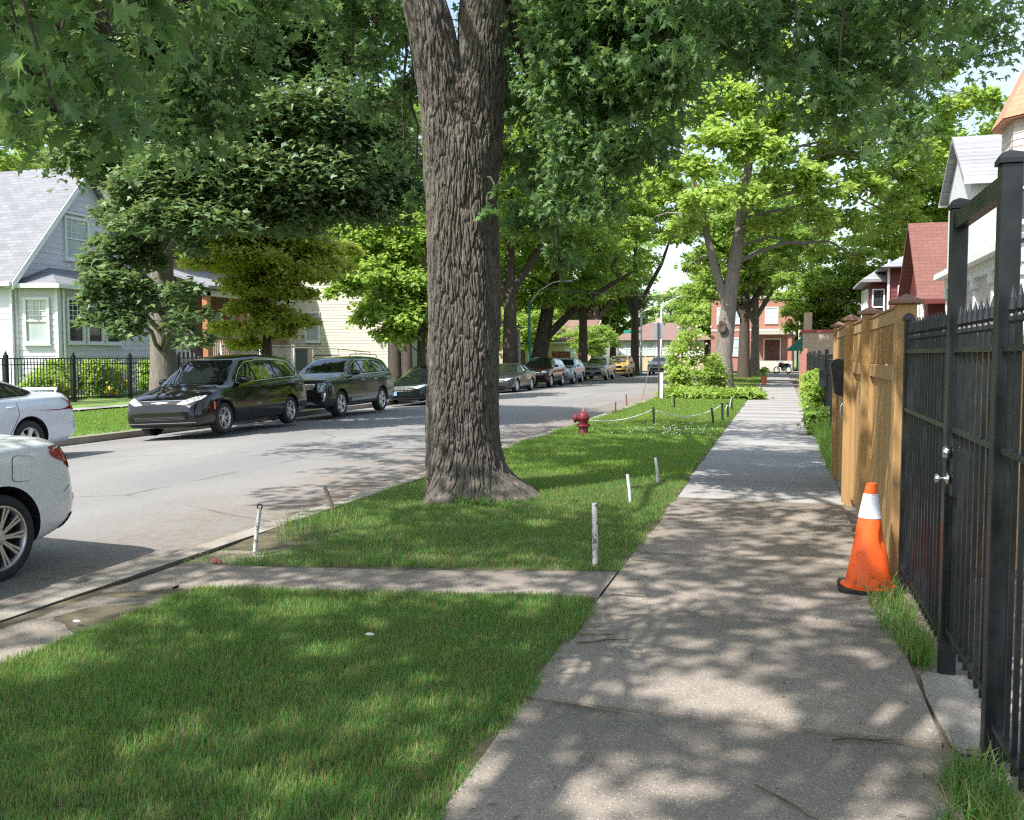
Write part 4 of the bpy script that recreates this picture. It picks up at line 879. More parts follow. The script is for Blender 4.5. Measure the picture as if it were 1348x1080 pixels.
    def wheels(s, style='split', n=5, rimmat='alloy', tyre_w=.22, well=True):
        r = s.sp['wr']; rr = r * s.sp.get('rimk', .70); X = s.W - .035
        proto = None
        for uw in s.sp['wheels']:
            for sg in (1, -1):
                if proto is None:
                    MX = Matrix(((0, 0, 1), (0, 1, 0), (-1, 0, 0))); w = tyre_w
                    t = MB(); t.lathe([(rr, -w * .5), (r - .045, -w * .5), (r - .012, -w * .44), (r, -w * .3), (r, w * .3), (r - .012, w * .44), (r - .03, w * .5), (r - .055, w * .505), (rr + .012, w * .47), (rr, w * .42), (rr - .005, w * .1)], (0, 0, 0), 48, MX, cap=False)
                    wo = t.build('wheel', M['tyre'], s.root, auto=45, org=(0, 0, 0))
                    b = MB(); b.lathe([(rr + .004, w * .455), (rr - .010, w * .46), (rr - .018, w * .42), (rr - .022, w * .05)], (0, 0, 0), 48, MX, cap=False); b.build('rim', M[rimmat], wo, auto=40, org=(0, 0, 0))
                    b = MB(); b.lathe([(rr - .02, .0), (0.001, .0)], (0, 0, 0), 32, MX, cap=False); b.build('brake', M['wellblack'], wo, org=(0, 0, 0))
                    b = MB(); b.lathe([(.001, w * .40), (.045, w * .39), (.075, w * .33), (.085, w * .15)], (0, 0, 0), 20, MX, cap=False)
                    for k in range(n):
                        a0 = 2 * PI * k / n
                        for da, wd in (([(-.16, .020), (.16, .020)]) if style == 'split' else ([(-.055, .014), (.055, .014)] if style == 'multi' else [(0, .052)])):
                            a1 = a0 + da * (.55 if style == 'split' else .8); a2 = a0 + da * 1.5
                            p0 = Vector((w * .36, .05 * math.cos(a1), .05 * math.sin(a1))); p1 = Vector((w * .43, (rr - .012) * math.cos(a2), (rr - .012) * math.sin(a2)))
                            d = (p1 - p0).normalized(); nx = Vector((1, 0, 0)).cross(d).normalized()
                            q = []
                            for p, ww in ((p0, wd * 1.1), (p0.lerp(p1, .5), wd * .8), (p1, wd * (1.25 if style != 'multi' else 1))):
                                q.append([p + nx * ww + Vector((-.035, 0, 0)), p + nx * ww * .8, p - nx * ww * .8, p - nx * ww + Vector((-.035, 0, 0))])
                            vv = [x for y in q for x in y]; b.add(vv, [[i * 4 + j, i * 4 + j + 1, (i + 1) * 4 + j + 1, (i + 1) * 4 + j] for i in range(2) for j in range(3)])
                    b.build('spokes', M[rimmat], wo, auto=35, org=(0, 0, 0)); proto = wo; o = wo
                else: o = copy_tree(proto, parent=s.root)
                o.location = (sg * (X - .5 * tyre_w), uw, r); o.rotation_euler = (0, 0, 0 if sg == 1 else PI)
                if sg == -1: o.rotation_euler = (0, 0, PI)
    def mirrors(s, u, z, mat, size=(.11, .1, .075)):
        for sg in (1, -1):
            h = s.bvh.ray_cast(Vector((sg * 3, u, z)), Vector((-sg, 0, 0)))[0]; x = abs(h.x) if h else s.W * .9
            b = MB(); b.tube([(sg * (x - .02), u, z - .02), (sg * (x + .05), u - .01, z - .01), (sg * (x + .1), u, z + .02)], .018, 8)
            cx = x + .05 + size[0]; b2 = bmesh.new(); bmesh.ops.create_cube(b2, size=2); bmesh.ops.subdivide_edges(b2, edges=b2.edges[:], cuts=3, use_grid_fill=True)
            for v in b2.verts:
                q = v.co; m = (abs(q.x) ** 4 + abs(q.y) ** 4 + abs(q.z) ** 4) ** .25; v.co = Vector((q.x / m * size[0], q.y / m * size[1] * (1 if q.y < 0 else .45), q.z / m * size[2] * (1 - .12 * q.x * sg)))
                v.co += Vector((sg * cx, u, z + .05))
            b2.verts.index_update(); b.add([v.co.copy() for v in b2.verts], [[v.index for v in f.verts] for f in b2.faces]); b2.free()
            o = b.build('mirror', mat, s.root, smooth=True, org=(0, 0, 0))
            g = MB(); g.face(*[(sg * (cx + a * size[0] * .78), u + size[1] * .46, z + .05 + c * size[2] * .78) for a, c in ((-1, -1), (1, -1), (1, 1), (-1, 1))]); g.build('mirror_glass', M['glass'], o, org=(0, 0, 0))
    def handles(s, us, z, mat, l=.2):
        for u in us:
            for sg in (1, -1):
                h = s.bvh.ray_cast(Vector((sg * 3, u, z)), Vector((-sg, 0, 0)))[0]
                if h is None: continue
                x = abs(h.x); b = MB(); b.tube([(sg * (x - .004), u - l / 2, z), (sg * (x + .022), u - l / 2 + .03, z + .002), (sg * (x + .028), u, z + .004), (sg * (x + .022), u + l / 2 - .03, z + .002), (sg * (x - .004), u + l / 2, z)], [.010, .013, .014, .013, .010], 8)
                b.build('door_handle', mat, s.root, smooth=True, org=(0, 0, 0))
    def glazing(s, side, front, rear, trim=None, gm='carglass'):
        if trim is not None:
            allp = s.sp.get('dlo'); s.both('window_trim', grow(rnd(allp, .08, 5), .016), trim, off=.004)
            s.both('window_surround', rnd(allp, .08, 5), M['blackplastic'], off=.006)
        for p in side: s.both('side_window', rnd(p, .05, 4), M[gm], off=.009)
        if front: s.patch('windscreen', rnd(front, .08, 4), 'front', M[gm], off=.006)
        if rear: s.patch('rear_window', rnd(rear, .08, 4), 'rear', M[gm], off=.006)
    def lines(s, paths, wd=.009):
        for p in paths:
            s.both('door_seam', ribbon(p, wd), M['wellblack'], off=.003, grid=.12)

PB = paint('black_paint', (.006, .006, .007), .07); PG = paint('grey_green_paint', (.028, .034, .036), .14, .2); PDG = paint('dark_green_paint', (.012, .02, .02), .16, .2)
PW = paint('pearl_white_paint', (.72, .73, .72), .22); PS = paint('silver_white_paint', (.64, .69, .76), .25, .1); PCH = paint('charcoal_paint', (.05, .055, .055), .25, .4)
PMR = paint('maroon_paint', (.045, .012, .018), .16, .2); PLB = paint('pale_blue_paint', (.38, .46, .55), .25, .3); PTA = paint('silver_beige_paint', (.42, .41, .38), .28, .4); PYE = paint('yellow_paint', (.50, .35, .10), .3)
PLW = paint('light_silver_paint', (.58, .60, .62), .28, .2)
GR = 'cars parked along the far curb'
def spec_van():
    return dict(L=5.17, W=.99, wr=.345, rimk=.66, wheels=(.98, 4.07), paint=PB, lv=2, ns=44, bulge=.012,
        top=[(0, .56), (.05, .74), (.18, .84), (.55, .965), (.95, 1.04), (1.12, 1.09), (1.55, 1.39), (2.02, 1.66), (2.4, 1.735), (3.0, 1.765), (4.0, 1.745), (4.6, 1.70), (4.83, 1.63), (4.98, 1.30), (5.06, 1.02), (5.14, .80), (5.17, .62)],
        bot=[(0, .36), (.06, .24), (.25, .20), (1.0, .19), (4.3, .20), (4.9, .26), (5.12, .38), (5.17, .46)],
        half=[(0, .70), (.06, .80), (.2, .90), (.5, .965), (1.0, .99), (4.0, .99), (4.6, .975), (5.0, .94), (5.12, .88), (5.17, .80)],
        sh=[(0, .60), (.2, .78), (.9, .97), (1.5, 1.03), (3.5, 1.09), (4.8, 1.12), (5.0, 1.0), (5.17, .62)],
        rw=[(0, .55), (.3, .72), (.9, .80), (1.1, .80), (2.0, .66), (3, .66), (4.6, .63), (4.9, .66), (5.1, .7), (5.17, .6)],
        dlo=[(1.62, 1.10), (2.20, 1.12), (3.2, 1.155), (4.55, 1.19), (4.74, 1.33), (4.60, 1.53), (4.0, 1.60), (2.9, 1.605), (2.35, 1.56), (1.98, 1.38)])
root = thing('minivan', 'glossy black minivan with chrome winged badge, first car facing the viewer across the street', 'car', (-12.45, 16.2, -.13), GR)
c = Car(root, spec_van())
c.glazing([[(1.70, 1.125), (2.50, 1.145), (2.42, 1.53), (2.28, 1.50), (1.98, 1.35)], [(2.58, 1.15), (3.52, 1.18), (3.44, 1.58), (2.50, 1.57)], [(3.60, 1.185), (4.52, 1.21), (4.68, 1.34), (4.56, 1.50), (3.98, 1.575), (3.52, 1.58)]],
          [(-.80, 1.125), (.80, 1.125), (.61, 1.62), (-.61, 1.62)], [(-.68, 1.15), (.68, 1.15), (.58, 1.56), (-.58, 1.56)], M['chrome'])
c.wheels('split', 5); c.mirrors(1.78, 1.12, PB); c.handles([2.42, 3.0], .98, PB)
c.lines([[(1.42, .32), (1.40, .98)], [(2.55, .28), (2.57, 1.12)], [(3.60, .28), (3.62, .8), (3.62, 1.14)], [(1.45, .27), (3.62, .27)], [(3.6, 1.0), (4.9, 1.03)]])
c.frontpair('headlight', rnd([(.40, .70), (.60, .69), (.86, .78), (.90, .87), (.72, .845), (.50, .765)], .03), M['lamp'], off=.008)
c.patch('grille', rnd([(-.52, .69), (.52, .69), (.40, .775), (-.40, .775)], .04), 'front', M['blackplastic'], off=.005)
c.patch('grille_chrome', rnd([(-.62, .775), (.62, .775), (.62, .787), (-.62, .787)], .004), 'front', M['chrome'], off=.01)
c.patch('badge', rnd([(-.21, .742), (-.05, .722), (.05, .722), (.21, .742), (.05, .748), (-.05, .748)], .008), 'front', M['chrome'], off=.016, thick=.006)
c.patch('lower_grille', rnd([(-.66, .35), (.66, .35), (.58, .45), (-.58, .45)], .05), 'front', M['blackplastic'], off=.006)
c.patch('bumper_strip', rnd([(-.80, .31), (.80, .31), (.80, .325), (-.80, .325)], .005), 'front', M['metal_grey'], off=.012)  # thin grey metal strip across the lower bumper
c.patch('chin', rnd([(-.78, .225), (.78, .225), (.80, .265), (-.80, .265)], .01), 'front', M['blackplastic'], off=.01)
c.both('side_marker', rnd([(.52, .56), (.57, .56), (.60, .72), (.55, .73)], .02), M['amber'], off=.008)
c.both('tail_light', rnd([(4.92, .98), (5.04, 1.0), (4.98, 1.16), (4.84, 1.15)], .03), M['redlamp'], off=.008)
c.frontpair('cowl_vent', [(.02, 1.085), (.76, 1.07), (.76, 1.085), (.02, 1.10)], M['blackplastic'], off=.004)
for z0 in (.38, .41, .44): c.patch('grille_bar', [(-.60, z0 - .004), (.60, z0 - .004), (.60, z0 + .004), (-.60, z0 + .004)], 'front', M['alloydark'], off=.009)
root.rotation_euler = (0, R(-2.6), R(3.2))

def spec_suv(paint_, L=5.0, H=1.0, lv=1):
    k = L / 5.0
    t = lambda P: [(a * k, b * H) for a, b in P]
    return dict(L=L, W=.985, wr=.37, rimk=.68, wheels=(.93 * k, 3.83 * k), paint=paint_, lv=lv, ns=40,
        top=t([(0, .70), (.04, .92), (.12, 1.03), (.5, 1.10), (1.2, 1.16), (1.42, 1.21), (1.8, 1.44), (2.15, 1.63), (2.5, 1.70), (3.2, 1.725), (4.2, 1.69), (4.6, 1.645), (4.78, 1.50), (4.88, 1.20), (4.96, .95), (5.0, .65)]),
        bot=[(0, .46), (.06, .34), (.3, .27), (1, .26), (4.2 * k, .27), (4.8 * k, .33), (4.97 * k, .44), (5.0 * k, .5)],
        half=[(0, .80), (.06, .87), (.18, .94), (.5, .98), (1.0, .985), (4.0 * k, .985), (4.6 * k, .97), (4.9 * k, .93), (5.0 * k, .84)],
        sh=t([(0, .72), (.1, .96), (.5, 1.02), (1.5, 1.10), (3.5, 1.14), (4.6, 1.17), (4.85, 1.1), (5.0, .7)]),
        rw=[(0, .70), (.2, .84), (1.0, .86), (1.4, .84), (2.15, .66), (3, .65), (4.5 * k, .64), (4.8 * k, .70), (5.0 * k, .7)],
        dlo=t([(1.72, 1.16), (3.0, 1.18), (4.3, 1.22), (4.52, 1.36), (4.36, 1.52), (3.6, 1.585), (2.5, 1.57), (2.1, 1.44)]))
def suv_common(c, k=1., H=1., trim='chrome', wheel='fat', n=5, mirror=None):
    t = lambda P: [(a * k, b * H) for a, b in P]
    c.glazing([t([(1.80, 1.185), (2.55, 1.20), (2.50, 1.54), (2.14, 1.43)]), t([(2.63, 1.20), (3.50, 1.215), (3.42, 1.565), (2.58, 1.55)]), t([(3.58, 1.22), (4.28, 1.245), (4.44, 1.36), (4.32, 1.49), (3.50, 1.56)])],
              [(-.80, 1.235 * H), (.80, 1.235 * H), (.62, 1.60 * H), (-.62, 1.60 * H)], [(-.68, 1.2 * H), (.68, 1.2 * H), (.60, 1.55 * H), (-.60, 1.55 * H)], M[trim])
    c.wheels(wheel, n, 'alloy', .24); c.mirrors(1.85 * k, 1.17 * H, mirror or c.sp['paint']); c.handles([2.42 * k, 3.35 * k], 1.0 * H, M['chrome'] if trim == 'chrome' else c.sp['paint'])
    c.lines([t([(1.5, .42), (1.46, 1.1)]), t([(2.6, .38), (2.6, 1.17)]), t([(3.4, .55), (3.62, .9), (3.55, 1.2)])])
root = thing('suv', 'dark grey green boxy suv with chrome grille and silver chin plate, behind the minivan', 'car', (-12.85, 22.5, -.15), GR)
c = Car(root, spec_suv(PG, 5.0, 1.02, 2)); suv_common(c, 1, 1.02)
c.patch('grille', rnd([(-.56, .80), (.56, .80), (.60, .96), (-.60, .96)], .05), 'front', M['chrome'], off=.012)
c.patch('grille_mesh', rnd([(-.52, .825), (.52, .825), (.56, .935), (-.56, .935)], .04), 'front', simple('grille_mesh', (.22, .23, .22), .3, .8, 60, metal=.8), off=.018)
c.frontpair('headlight', rnd([(.68, .72), (.84, .74), (.88, .98), (.66, .98)], .05), M['lamp'], off=.012)
c.patch('plate_shelf', rnd([(-.7, .54), (.7, .54), (.74, .70), (-.74, .70)], .04), 'front', M['blackplastic'], off=.008)
c.patch('bumper_bar', rnd([(-.60, .655), (.60, .655), (.60, .675), (-.60, .675)], .005), 'front', M['chrome'], off=.016)
c.patch('skid_plate', rnd([(-.66, .385), (.66, .385), (.50, .465), (-.50, .465)], .02), 'front', M['chrome'], off=.016)
c.frontpair('fog_trim', rnd([(.80, .46), (.86, .48), (.885, .70), (.855, .70), (.835, .53), (.80, .51)], .01), M['chrome'], off=.014)
c.both('side_sill', rnd([(1.52, .42), (3.30, .42), (3.30, .53), (1.54, .50)], .02), M['metal_grey'], off=.012, thick=.01)
c.patch('licence_plate', [(-.52, .55), (-.22, .55), (-.22, .69), (-.52, .69)], 'front', M['plate'], off=.03, thick=.006)
b = MB()
for sg in (1, -1): b.tube([(sg * .60, 2.3, 1.72), (sg * .60, 2.4, 1.785), (sg * .59, 3.4, 1.80), (sg * .57, 4.3, 1.77), (sg * .57, 4.4, 1.70)], .014, 6)
b.build('roof_rails', M['blackplastic'], root, smooth=True, org=(0, 0, 0)); root.rotation_euler = (0, R(-2.2), R(1.2))

def spec_sedan(paint_, L=4.84, H=1., W=.92, lv=1, rear_h=1.08, wr=.33, rimk=.7):
    k = L / 4.84; t = lambda P: [(a * k, b * H) for a, b in P]
    return dict(L=L, W=W, wr=wr, rimk=rimk, wheels=(.95 * k, 3.70 * k), paint=paint_, lv=lv, ns=40, bulge=.008,
        top=t([(0, .54), (.05, .68), (.2, .78), (.6, .88), (1.2, .945), (1.42, .985), (1.85, 1.20), (2.25, 1.375), (2.6, 1.43), (3.0, 1.435), (3.4, 1.385), (3.8, 1.24), (4.12, rear_h + .02), (4.3, rear_h), (4.62, rear_h - .005), (4.73, rear_h - .07), (4.78, .82), (4.84, .62)]),
        bot=[(0, .33), (.06, .22), (.3, .18), (1, .17), (4.1 * k, .18), (4.6 * k, .24), (4.8 * k, .34), (4.84 * k, .42)],
        half=[(0, .66), (.06, .76), (.2, .85), (.5, W * .975), (1.0, W), (3.8 * k, W), (4.4 * k, W * .965), (4.7 * k, W * .90), (4.80 * k, W * .84), (4.84 * k, W * .78)],
        sh=t([(0, .57), (.2, .70), (.9, .86), (1.6, .92), (3.4, .985), (4.2, 1.0), (4.6, .99), (4.78, .78), (4.84, .6)]),
        rw=[(0, .5), (.3, .7), (1.0, .74), (1.4, .74), (2.25, .60), (2.8, .585), (3.4 * k, .585), (4.1 * k, .70), (4.5 * k, .72), (4.8 * k, .6), (4.84 * k, .55)],
        dlo=t([(1.75, .985), (2.9, 1.01), (3.75, 1.045), (3.95, 1.10), (3.62, 1.22), (3.2, 1.32), (2.7, 1.345), (2.35, 1.315), (2.02, 1.17)]))
def sedan_common(c, k=1., H=1., trim='chrome', wheel='fat', n=5, rearwin=True, handles='chrome'):
    t = lambda P: [(a * k, b * H) for a, b in P]
    c.glazing([t([(1.84, 1.0), (2.62, 1.02), (2.60, 1.32), (2.38, 1.295), (2.04, 1.155)]), t([(2.70, 1.02), (3.42, 1.045), (3.36, 1.24), (3.15, 1.305), (2.68, 1.325)]), t([(3.48, 1.05), (3.72, 1.06), (3.86, 1.10), (3.44, 1.22)])],
              [(-.74, 1.0 * H), (.74, 1.0 * H), (.57, 1.35 * H), (-.57, 1.35 * H)], [(-.64, 1.12 * H), (.64, 1.12 * H), (.54, 1.345 * H), (-.54, 1.345 * H)], M[trim])
    c.wheels(wheel, n); c.mirrors(1.95 * k, .97 * H, c.sp['paint'], (.10, .08, .06)); c.handles([2.48 * k, 3.35 * k], .865 * H, M[handles] if isinstance(handles, str) else handles)
    c.lines([t([(1.5, .35), (1.42, .88)]), t([(2.66, .30), (2.66, 1.0)]), t([(3.28, .42), (3.50, .75), (3.46, 1.03)]), t([(1.52, .29), (3.2, .29)])])
def sedan_front(c, H=1.):
    c.frontpair('headlight', rnd([(.42, .60 * H), (.62, .60 * H), (.82, .68 * H), (.84, .735 * H), (.60, .70 * H), (.44, .655 * H)], .02), M['lamp'], off=.01)
    c.patch('grille', rnd([(-.46, .47 * H), (.46, .47 * H), (.40, .64 * H), (-.40, .64 * H)], .04), 'front', M['blackplastic'], off=.006)
    for z0 in (.51, .565, .62): c.patch('grille_bar', rnd([(-.42, (z0 - .011) * H), (.42, (z0 - .011) * H), (.42, (z0 + .011) * H), (-.42, (z0 + .011) * H)], .004), 'front', M['chrome'], off=.014)
    c.patch('lower_grille', rnd([(-.6, .26), (.6, .26), (.55, .34), (-.55, .34)], .03), 'front', M['blackplastic'], off=.008)
root = thing('sedan', 'dark green sedan with three bar chrome grille, half hidden by the big trunk', 'car', (-12.95, 30.2, -.17), GR)
c = Car(root, spec_sedan(PDG, lv=2)); sedan_common(c); sedan_front(c)
c.patch('licence_plate', [(-.52, .36), (-.22, .36), (-.22, .49), (-.52, .49)], 'front', M['plate'], off=.03, thick=.006); c.both('side_marker', rnd([(.45, .5), (.62, .5), (.62, .54), (.45, .54)], .01), M['amber'], off=.008)
root.rotation_euler = (0, R(-2), 0)
# silver white sedan at the left edge (tail in view)
root = thing('sedan', 'silver white sedan with small trunk spoiler, its tail in front of the black picket fence', 'car', (-12.8, 8.35, -.16), GR)
sp_ = spec_sedan(PS, L=5.05, H=1.03, lv=2, rear_h=1.10, wr=.335, rimk=.62); c = Car(root, sp_); sedan_common(c, 5.05 / 4.84, 1.03, 'metal_grey', 'fat', 5, handles=PS); sedan_front(c, 1.03)
c.frontpair('tail_light', rnd([(.62, .83), (.90, .80), (.90, 1.0), (.66, 1.02)], .03), M['redlamp'], 'rear', off=.010)
c.both('tail_light_side', rnd([(4.82, .80), (5.03, .78), (4.93, 1.02), (4.86, 1.0)], .02), M['redlamp'], off=.010)
b = MB(); b.tube([(-.66, 4.70, 1.12), (-.62, 4.78, 1.165), (0, 4.82, 1.175), (.62, 4.78, 1.165), (.66, 4.70, 1.12)], [.02, .028, .03, .028, .02], 8); b.build('spoiler', PS, root, smooth=True, org=(0, 0, 0)); root.rotation_euler = (0, R(-2), 0)
# white sedan on the near kerb (rear quarter in view)
root = thing('sedan', 'pearl white sedan with dark red tail light, nearest car at the left edge', 'car', (-6.58, 1.48, -.105), None)
sp_ = spec_sedan(PW, L=4.86, H=1.01, W=.925, lv=2, rear_h=1.05, wr=.335, rimk=.74); sp_['wheels'] = (.95, 3.98); c = Car(root, sp_); sedan_common(c, 4.86 / 4.84, 1.01, 'chrome', 'multi', 10); sedan_front(c)
k = 4.86 / 4.84; 
tl = rnd([(4.50 * k, .905), (4.60 * k, .865), (4.80 * k, .80), (4.83 * k, .99), (4.60 * k, .965), (4.47 * k, .955)], .025)
c.both('tail_light', tl, M['redlamp'], off=.012, thick=.006, grid=.04); c.frontpair('tail_light_rear', rnd([(.42, .84), (.82, .80), (.84, .99), (.44, .96)], .03), M['redlamp'], 'rear', off=.010)
fd = rnd([(4.06 * k, .76), (4.25 * k, .745), (4.28 * k, .93), (4.09 * k, .95)], .045, 6); o = c.both('fuel_door_gap', grow(fd, .004), M['blackplastic'], off=.002, grid=.04)[0]; c.both('fuel_door', fd, PW, off=.005, grid=.04)
c.lines([[(4.62 * k, .60), (4.79 * k, .68)]], .006)
c.both('bumper_vent', rnd([(4.62 * k, .245), (4.80 * k, .42), (4.82 * k, .36), (4.70 * k, .24)], .02), M['blackplastic'], off=.012, grid=.04)
c.both('reflector', rnd([(4.80 * k, .50), (4.825 * k, .50), (4.83 * k, .56), (4.81 * k, .56)], .005), M['redlamp'], off=.010, grid=.04)
c.patch('boot_chrome', rnd([(-.5, .80), (.5, .80), (.5, .825), (-.5, .825)], .005), 'rear', M['chrome'], off=.012)
c.patch('diffuser', rnd([(-.7, .25), (.7, .25), (.66, .36), (-.66, .36)], .03), 'rear', M['blackplastic'], off=.012)
c.patch('licence_plate', [(-.15, .62), (.15, .62), (.15, .76), (-.15, .76)], 'rear', M['platewhite'], off=.03, thick=.006)
root.rotation_euler = (0, R(.6), R(-1.0))
# far cars
def far_sedan(lb, x, y, z, p, **k):
    root = thing('sedan', lb, 'car', (x, y, z), GR); c = Car(root, spec_sedan(p, **k)); sedan_common(c, 1, k.get('H', 1)); sedan_front(c, k.get('H', 1)); return c
def far_suv(lb, x, y, z, p, L=4.75, H=1., nm='suv', plate=False):
    root = thing(nm, lb, 'car', (x, y, z), GR); c = Car(root, spec_suv(p, L, H)); suv_common(c, L / 5., H)
    c.patch('grille', rnd([(-.5, .76 * H), (.5, .76 * H), (.55, .9 * H), (-.55, .9 * H)], .05), 'front', M['blackplastic'], off=.012)
    c.patch('grille_bar', rnd([(-.5, .82 * H), (.5, .82 * H), (.5, .85 * H), (-.5, .85 * H)], .01), 'front', M['chrome'], off=.02)
    c.frontpair('headlight', rnd([(.58, .80 * H), (.86, .84 * H), (.88, .95 * H), (.60, .93 * H)], .04), M['lamp'], off=.012)
    c.patch('lower_grille', rnd([(-.66, .45), (.66, .45), (.6, .60), (-.6, .60)], .04), 'front', M['blackplastic'], off=.01)
    if plate: c.patch('licence_plate', [(-.15, .50), (.15, .50), (.15, .64), (-.15, .64)], 'front', M['plate'], off=.03)
    return c
far_sedan('dark grey sedan just right of the big trunk, across the street', -13.3, 42.2, -.18, PCH)
far_suv('dark maroon suv behind the dark grey sedan', -13.5, 49.8, -.18, PMR, 4.9, 1.0)
far_suv('pale blue suv between the maroon suv and the silver beige one', -13.8, 57.2, -.2, PLB, 4.5, .97)
far_suv('silver beige suv with black grille, in front of the yellow jeep', -13.3, 66.3, -.19, PTA, 4.8, 1.0, plate=True)
# yellow off-roader
root = thing('off_roader', 'yellow and tan boxy off-roader, small, parked beyond the silver beige suv', 'car', (-13.1, 75, -.19), GR)
sp_ = spec_suv(PYE, 4.3, 1.04); sp_['top'] = [(0, .72), (.04, 1.0), (.12, 1.10), (1.3, 1.18), (1.42, 1.22), (1.62, 1.6), (1.72, 1.76), (2.0, 1.82), (3.9, 1.80), (4.1, 1.74), (4.22, 1.2), (4.3, .7)]; sp_['rw'] = [(0, .62), (1.3, .7), (1.7, .72), (4.2, .72), (4.3, .7)]
c = Car(root, sp_); kk = .86
c.glazing([[(1.75, 1.24), (2.5, 1.24), (2.5, 1.68), (1.85, 1.68)], [(2.6, 1.24), (3.3, 1.24), (3.3, 1.68), (2.6, 1.68)], [(3.4, 1.24), (3.95, 1.24), (3.95, 1.68), (3.4, 1.68)]], [(-.64, 1.26), (.64, 1.26), (.62, 1.68), (-.62, 1.68)], None, None)
c.wheels('fat', 5, 'alloydark', .26); c.mirrors(1.7, 1.2, M['blackplastic']); c.patch('grille', rnd([(-.5, .8), (.5, .8), (.5, 1.0), (-.5, 1.0)], .03), 'front', M['blackplastic'], off=.012); c.patch('bumper', rnd([(-.8, .5), (.8, .5), (.8, .66), (-.8, .66)], .03), 'front', M['blackplastic'], off=.02, thick=.02)
c.frontpair('headlight', rnd([(.58, .84), (.76, .84), (.76, 1.0), (.58, 1.0)], .07), M['lamp'], off=.012)
far_suv('light silver car farthest up the street by the white bungalow', -10.9, 84.5, -.12, PLW, 4.9, .98)
# ------------------------------------------------------------------ houses
def shingle(name, c1, c2, axis='x', sc=1.):
    t = NT(name); tc = t.n('ShaderNodeTexCoord'); sx = t.n('ShaderNodeSeparateXYZ'); t.l(tc.outputs['Object'], sx.inputs[0]); cb = t.n('ShaderNodeCombineXYZ')
    t.l(sx.outputs[0 if axis == 'x' else 1], cb.inputs[0]); t.l(t.math('MULTIPLY', sx.outputs[2], 1.25), cb.inputs[1])
    br = t.n('ShaderNodeTexBrick'); br.inputs['Scale'].default_value = sc; br.inputs['Brick Width'].default_value = .34; br.inputs['Row Height'].default_value = .15; br.inputs['Mortar Size'].default_value = .008
    br.inputs['Color1'].default_value = (*c1, 1); br.inputs['Color2'].default_value = (*c2, 1); br.inputs['Mortar'].default_value = (*[x * .55 for x in c1], 1); t.l(cb.outputs[0], br.inputs['Vector'])
    c = t.mix(t.math('MULTIPLY', t.noise(tc.outputs['Object'], 1.5, 5), .45), br.outputs[0], tuple(x * 1.2 for x in c2)); t.base(c).set(Roughness=.92)
    t.l(t.bump(br.outputs['Fac'], -.5, .02), t.b.inputs['Normal']); return t.m
def brick(name, c1, c2, mort=(.3, .28, .25)):
    t = NT(name); tc = t.n('ShaderNodeTexCoord'); sx = t.n('ShaderNodeSeparateXYZ'); t.l(tc.outputs['Object'], sx.inputs[0]); cb = t.n('ShaderNodeCombineXYZ')
    t.l(t.math('ADD', sx.outputs[0], sx.outputs[1]), cb.inputs[0]); t.l(sx.outputs[2], cb.inputs[1])
    br = t.n('ShaderNodeTexBrick'); br.inputs['Scale'].default_value = 1; br.inputs['Brick Width'].default_value = .21; br.inputs['Row Height'].default_value = .072; br.inputs['Mortar Size'].default_value = .006
    br.inputs['Color1'].default_value = (*c1, 1); br.inputs['Color2'].default_value = (*c2, 1); br.inputs['Mortar'].default_value = (*mort, 1); t.l(cb.outputs[0], br.inputs['Vector'])
    t.base(t.mix(t.math('MULTIPLY', t.noise(tc.outputs['Object'], 2, 4), .3), br.outputs[0], c1)).set(Roughness=.9); t.l(t.bump(br.outputs['Fac'], -.4, .01), t.b.inputs['Normal']); return t.m
M['sh_grey'] = shingle('grey_shingles', (.15, .155, .17), (.22, .225, .24)); M['sh_greyy'] = shingle('grey_shingles_b', (.20, .205, .215), (.28, .285, .295), 'y')
M['sh_red'] = shingle('red_shingles', (.14, .06, .048), (.185, .082, .065)); M['sh_orange'] = shingle('orange_shingles', (.42, .19, .11), (.50, .25, .15), 'y')
M['sh_brown'] = shingle('brown_shingles', (.16, .10, .085), (.22, .14, .12))
M['brick_brown'] = brick('brown_brick', (.24, .12, .06), (.32, .17, .09)); M['brick_red'] = brick('red_brick', (.33, .12, .085), (.42, .17, .12)); M['brick_tan'] = brick('tan_brick', (.50, .38, .25), (.58, .45, .31)); M['stone'] = brick('pale_stone', (.45, .42, .37), (.52, .49, .43))
M['door_white'] = simple('white_door', (.62, .62, .58), .45, .06); M['door_brown'] = simple('brown_door', (.10, .035, .03), .5, .2)
M['awning'] = simple('green_awning', (.02, .16, .12), .7, .15, 6); M['awning_red'] = simple('red_awning', (.5, .04, .03), .7, .15, 6)
def wallp(b, p0, p1, z0, z1, N, th=.2):       # plain solid wall panel
    p0, p1, N = Vector((*p0, 0)), Vector((*p1, 0)), Vector((*N, 0))
    a, c = p0 - N * th, p1 - N * th
    b.prism([(p0.x, p0.y, z0), (p1.x, p1.y, z0), (c.x, c.y, z0), (a.x, a.y, z0)], (0, 0, z1 - z0))
def siding(b, p0, p1, z0, z1, N, course=.2, out=.022, clip=None):
    p0, p1, N = Vector((*p0, 0)), Vector((*p1, 0)), Vector((*N, 0)); z = z0
    while z < z1 - .02:
        zt = min(z + course, z1); ta0, ta1 = clip(z) if clip else (0, 1); tb0, tb1 = clip(zt) if clip else (0, 1)
        if tb1 > tb0 - 1e-3:
            q = lambda t, o, zz: tuple(p0.lerp(p1, t) + N * o + Vector((0, 0, zz)))
            b.add([q(ta0, out, z), q(ta1, out, z), q(tb1, .006, zt), q(tb0, .006, zt)], [[0, 1, 2, 3]]); b.add([q(ta0, .003, z), q(ta1, .003, z), q(ta1, out, z), q(ta0, out, z)], [[0, 1, 2, 3]])
        z = zt
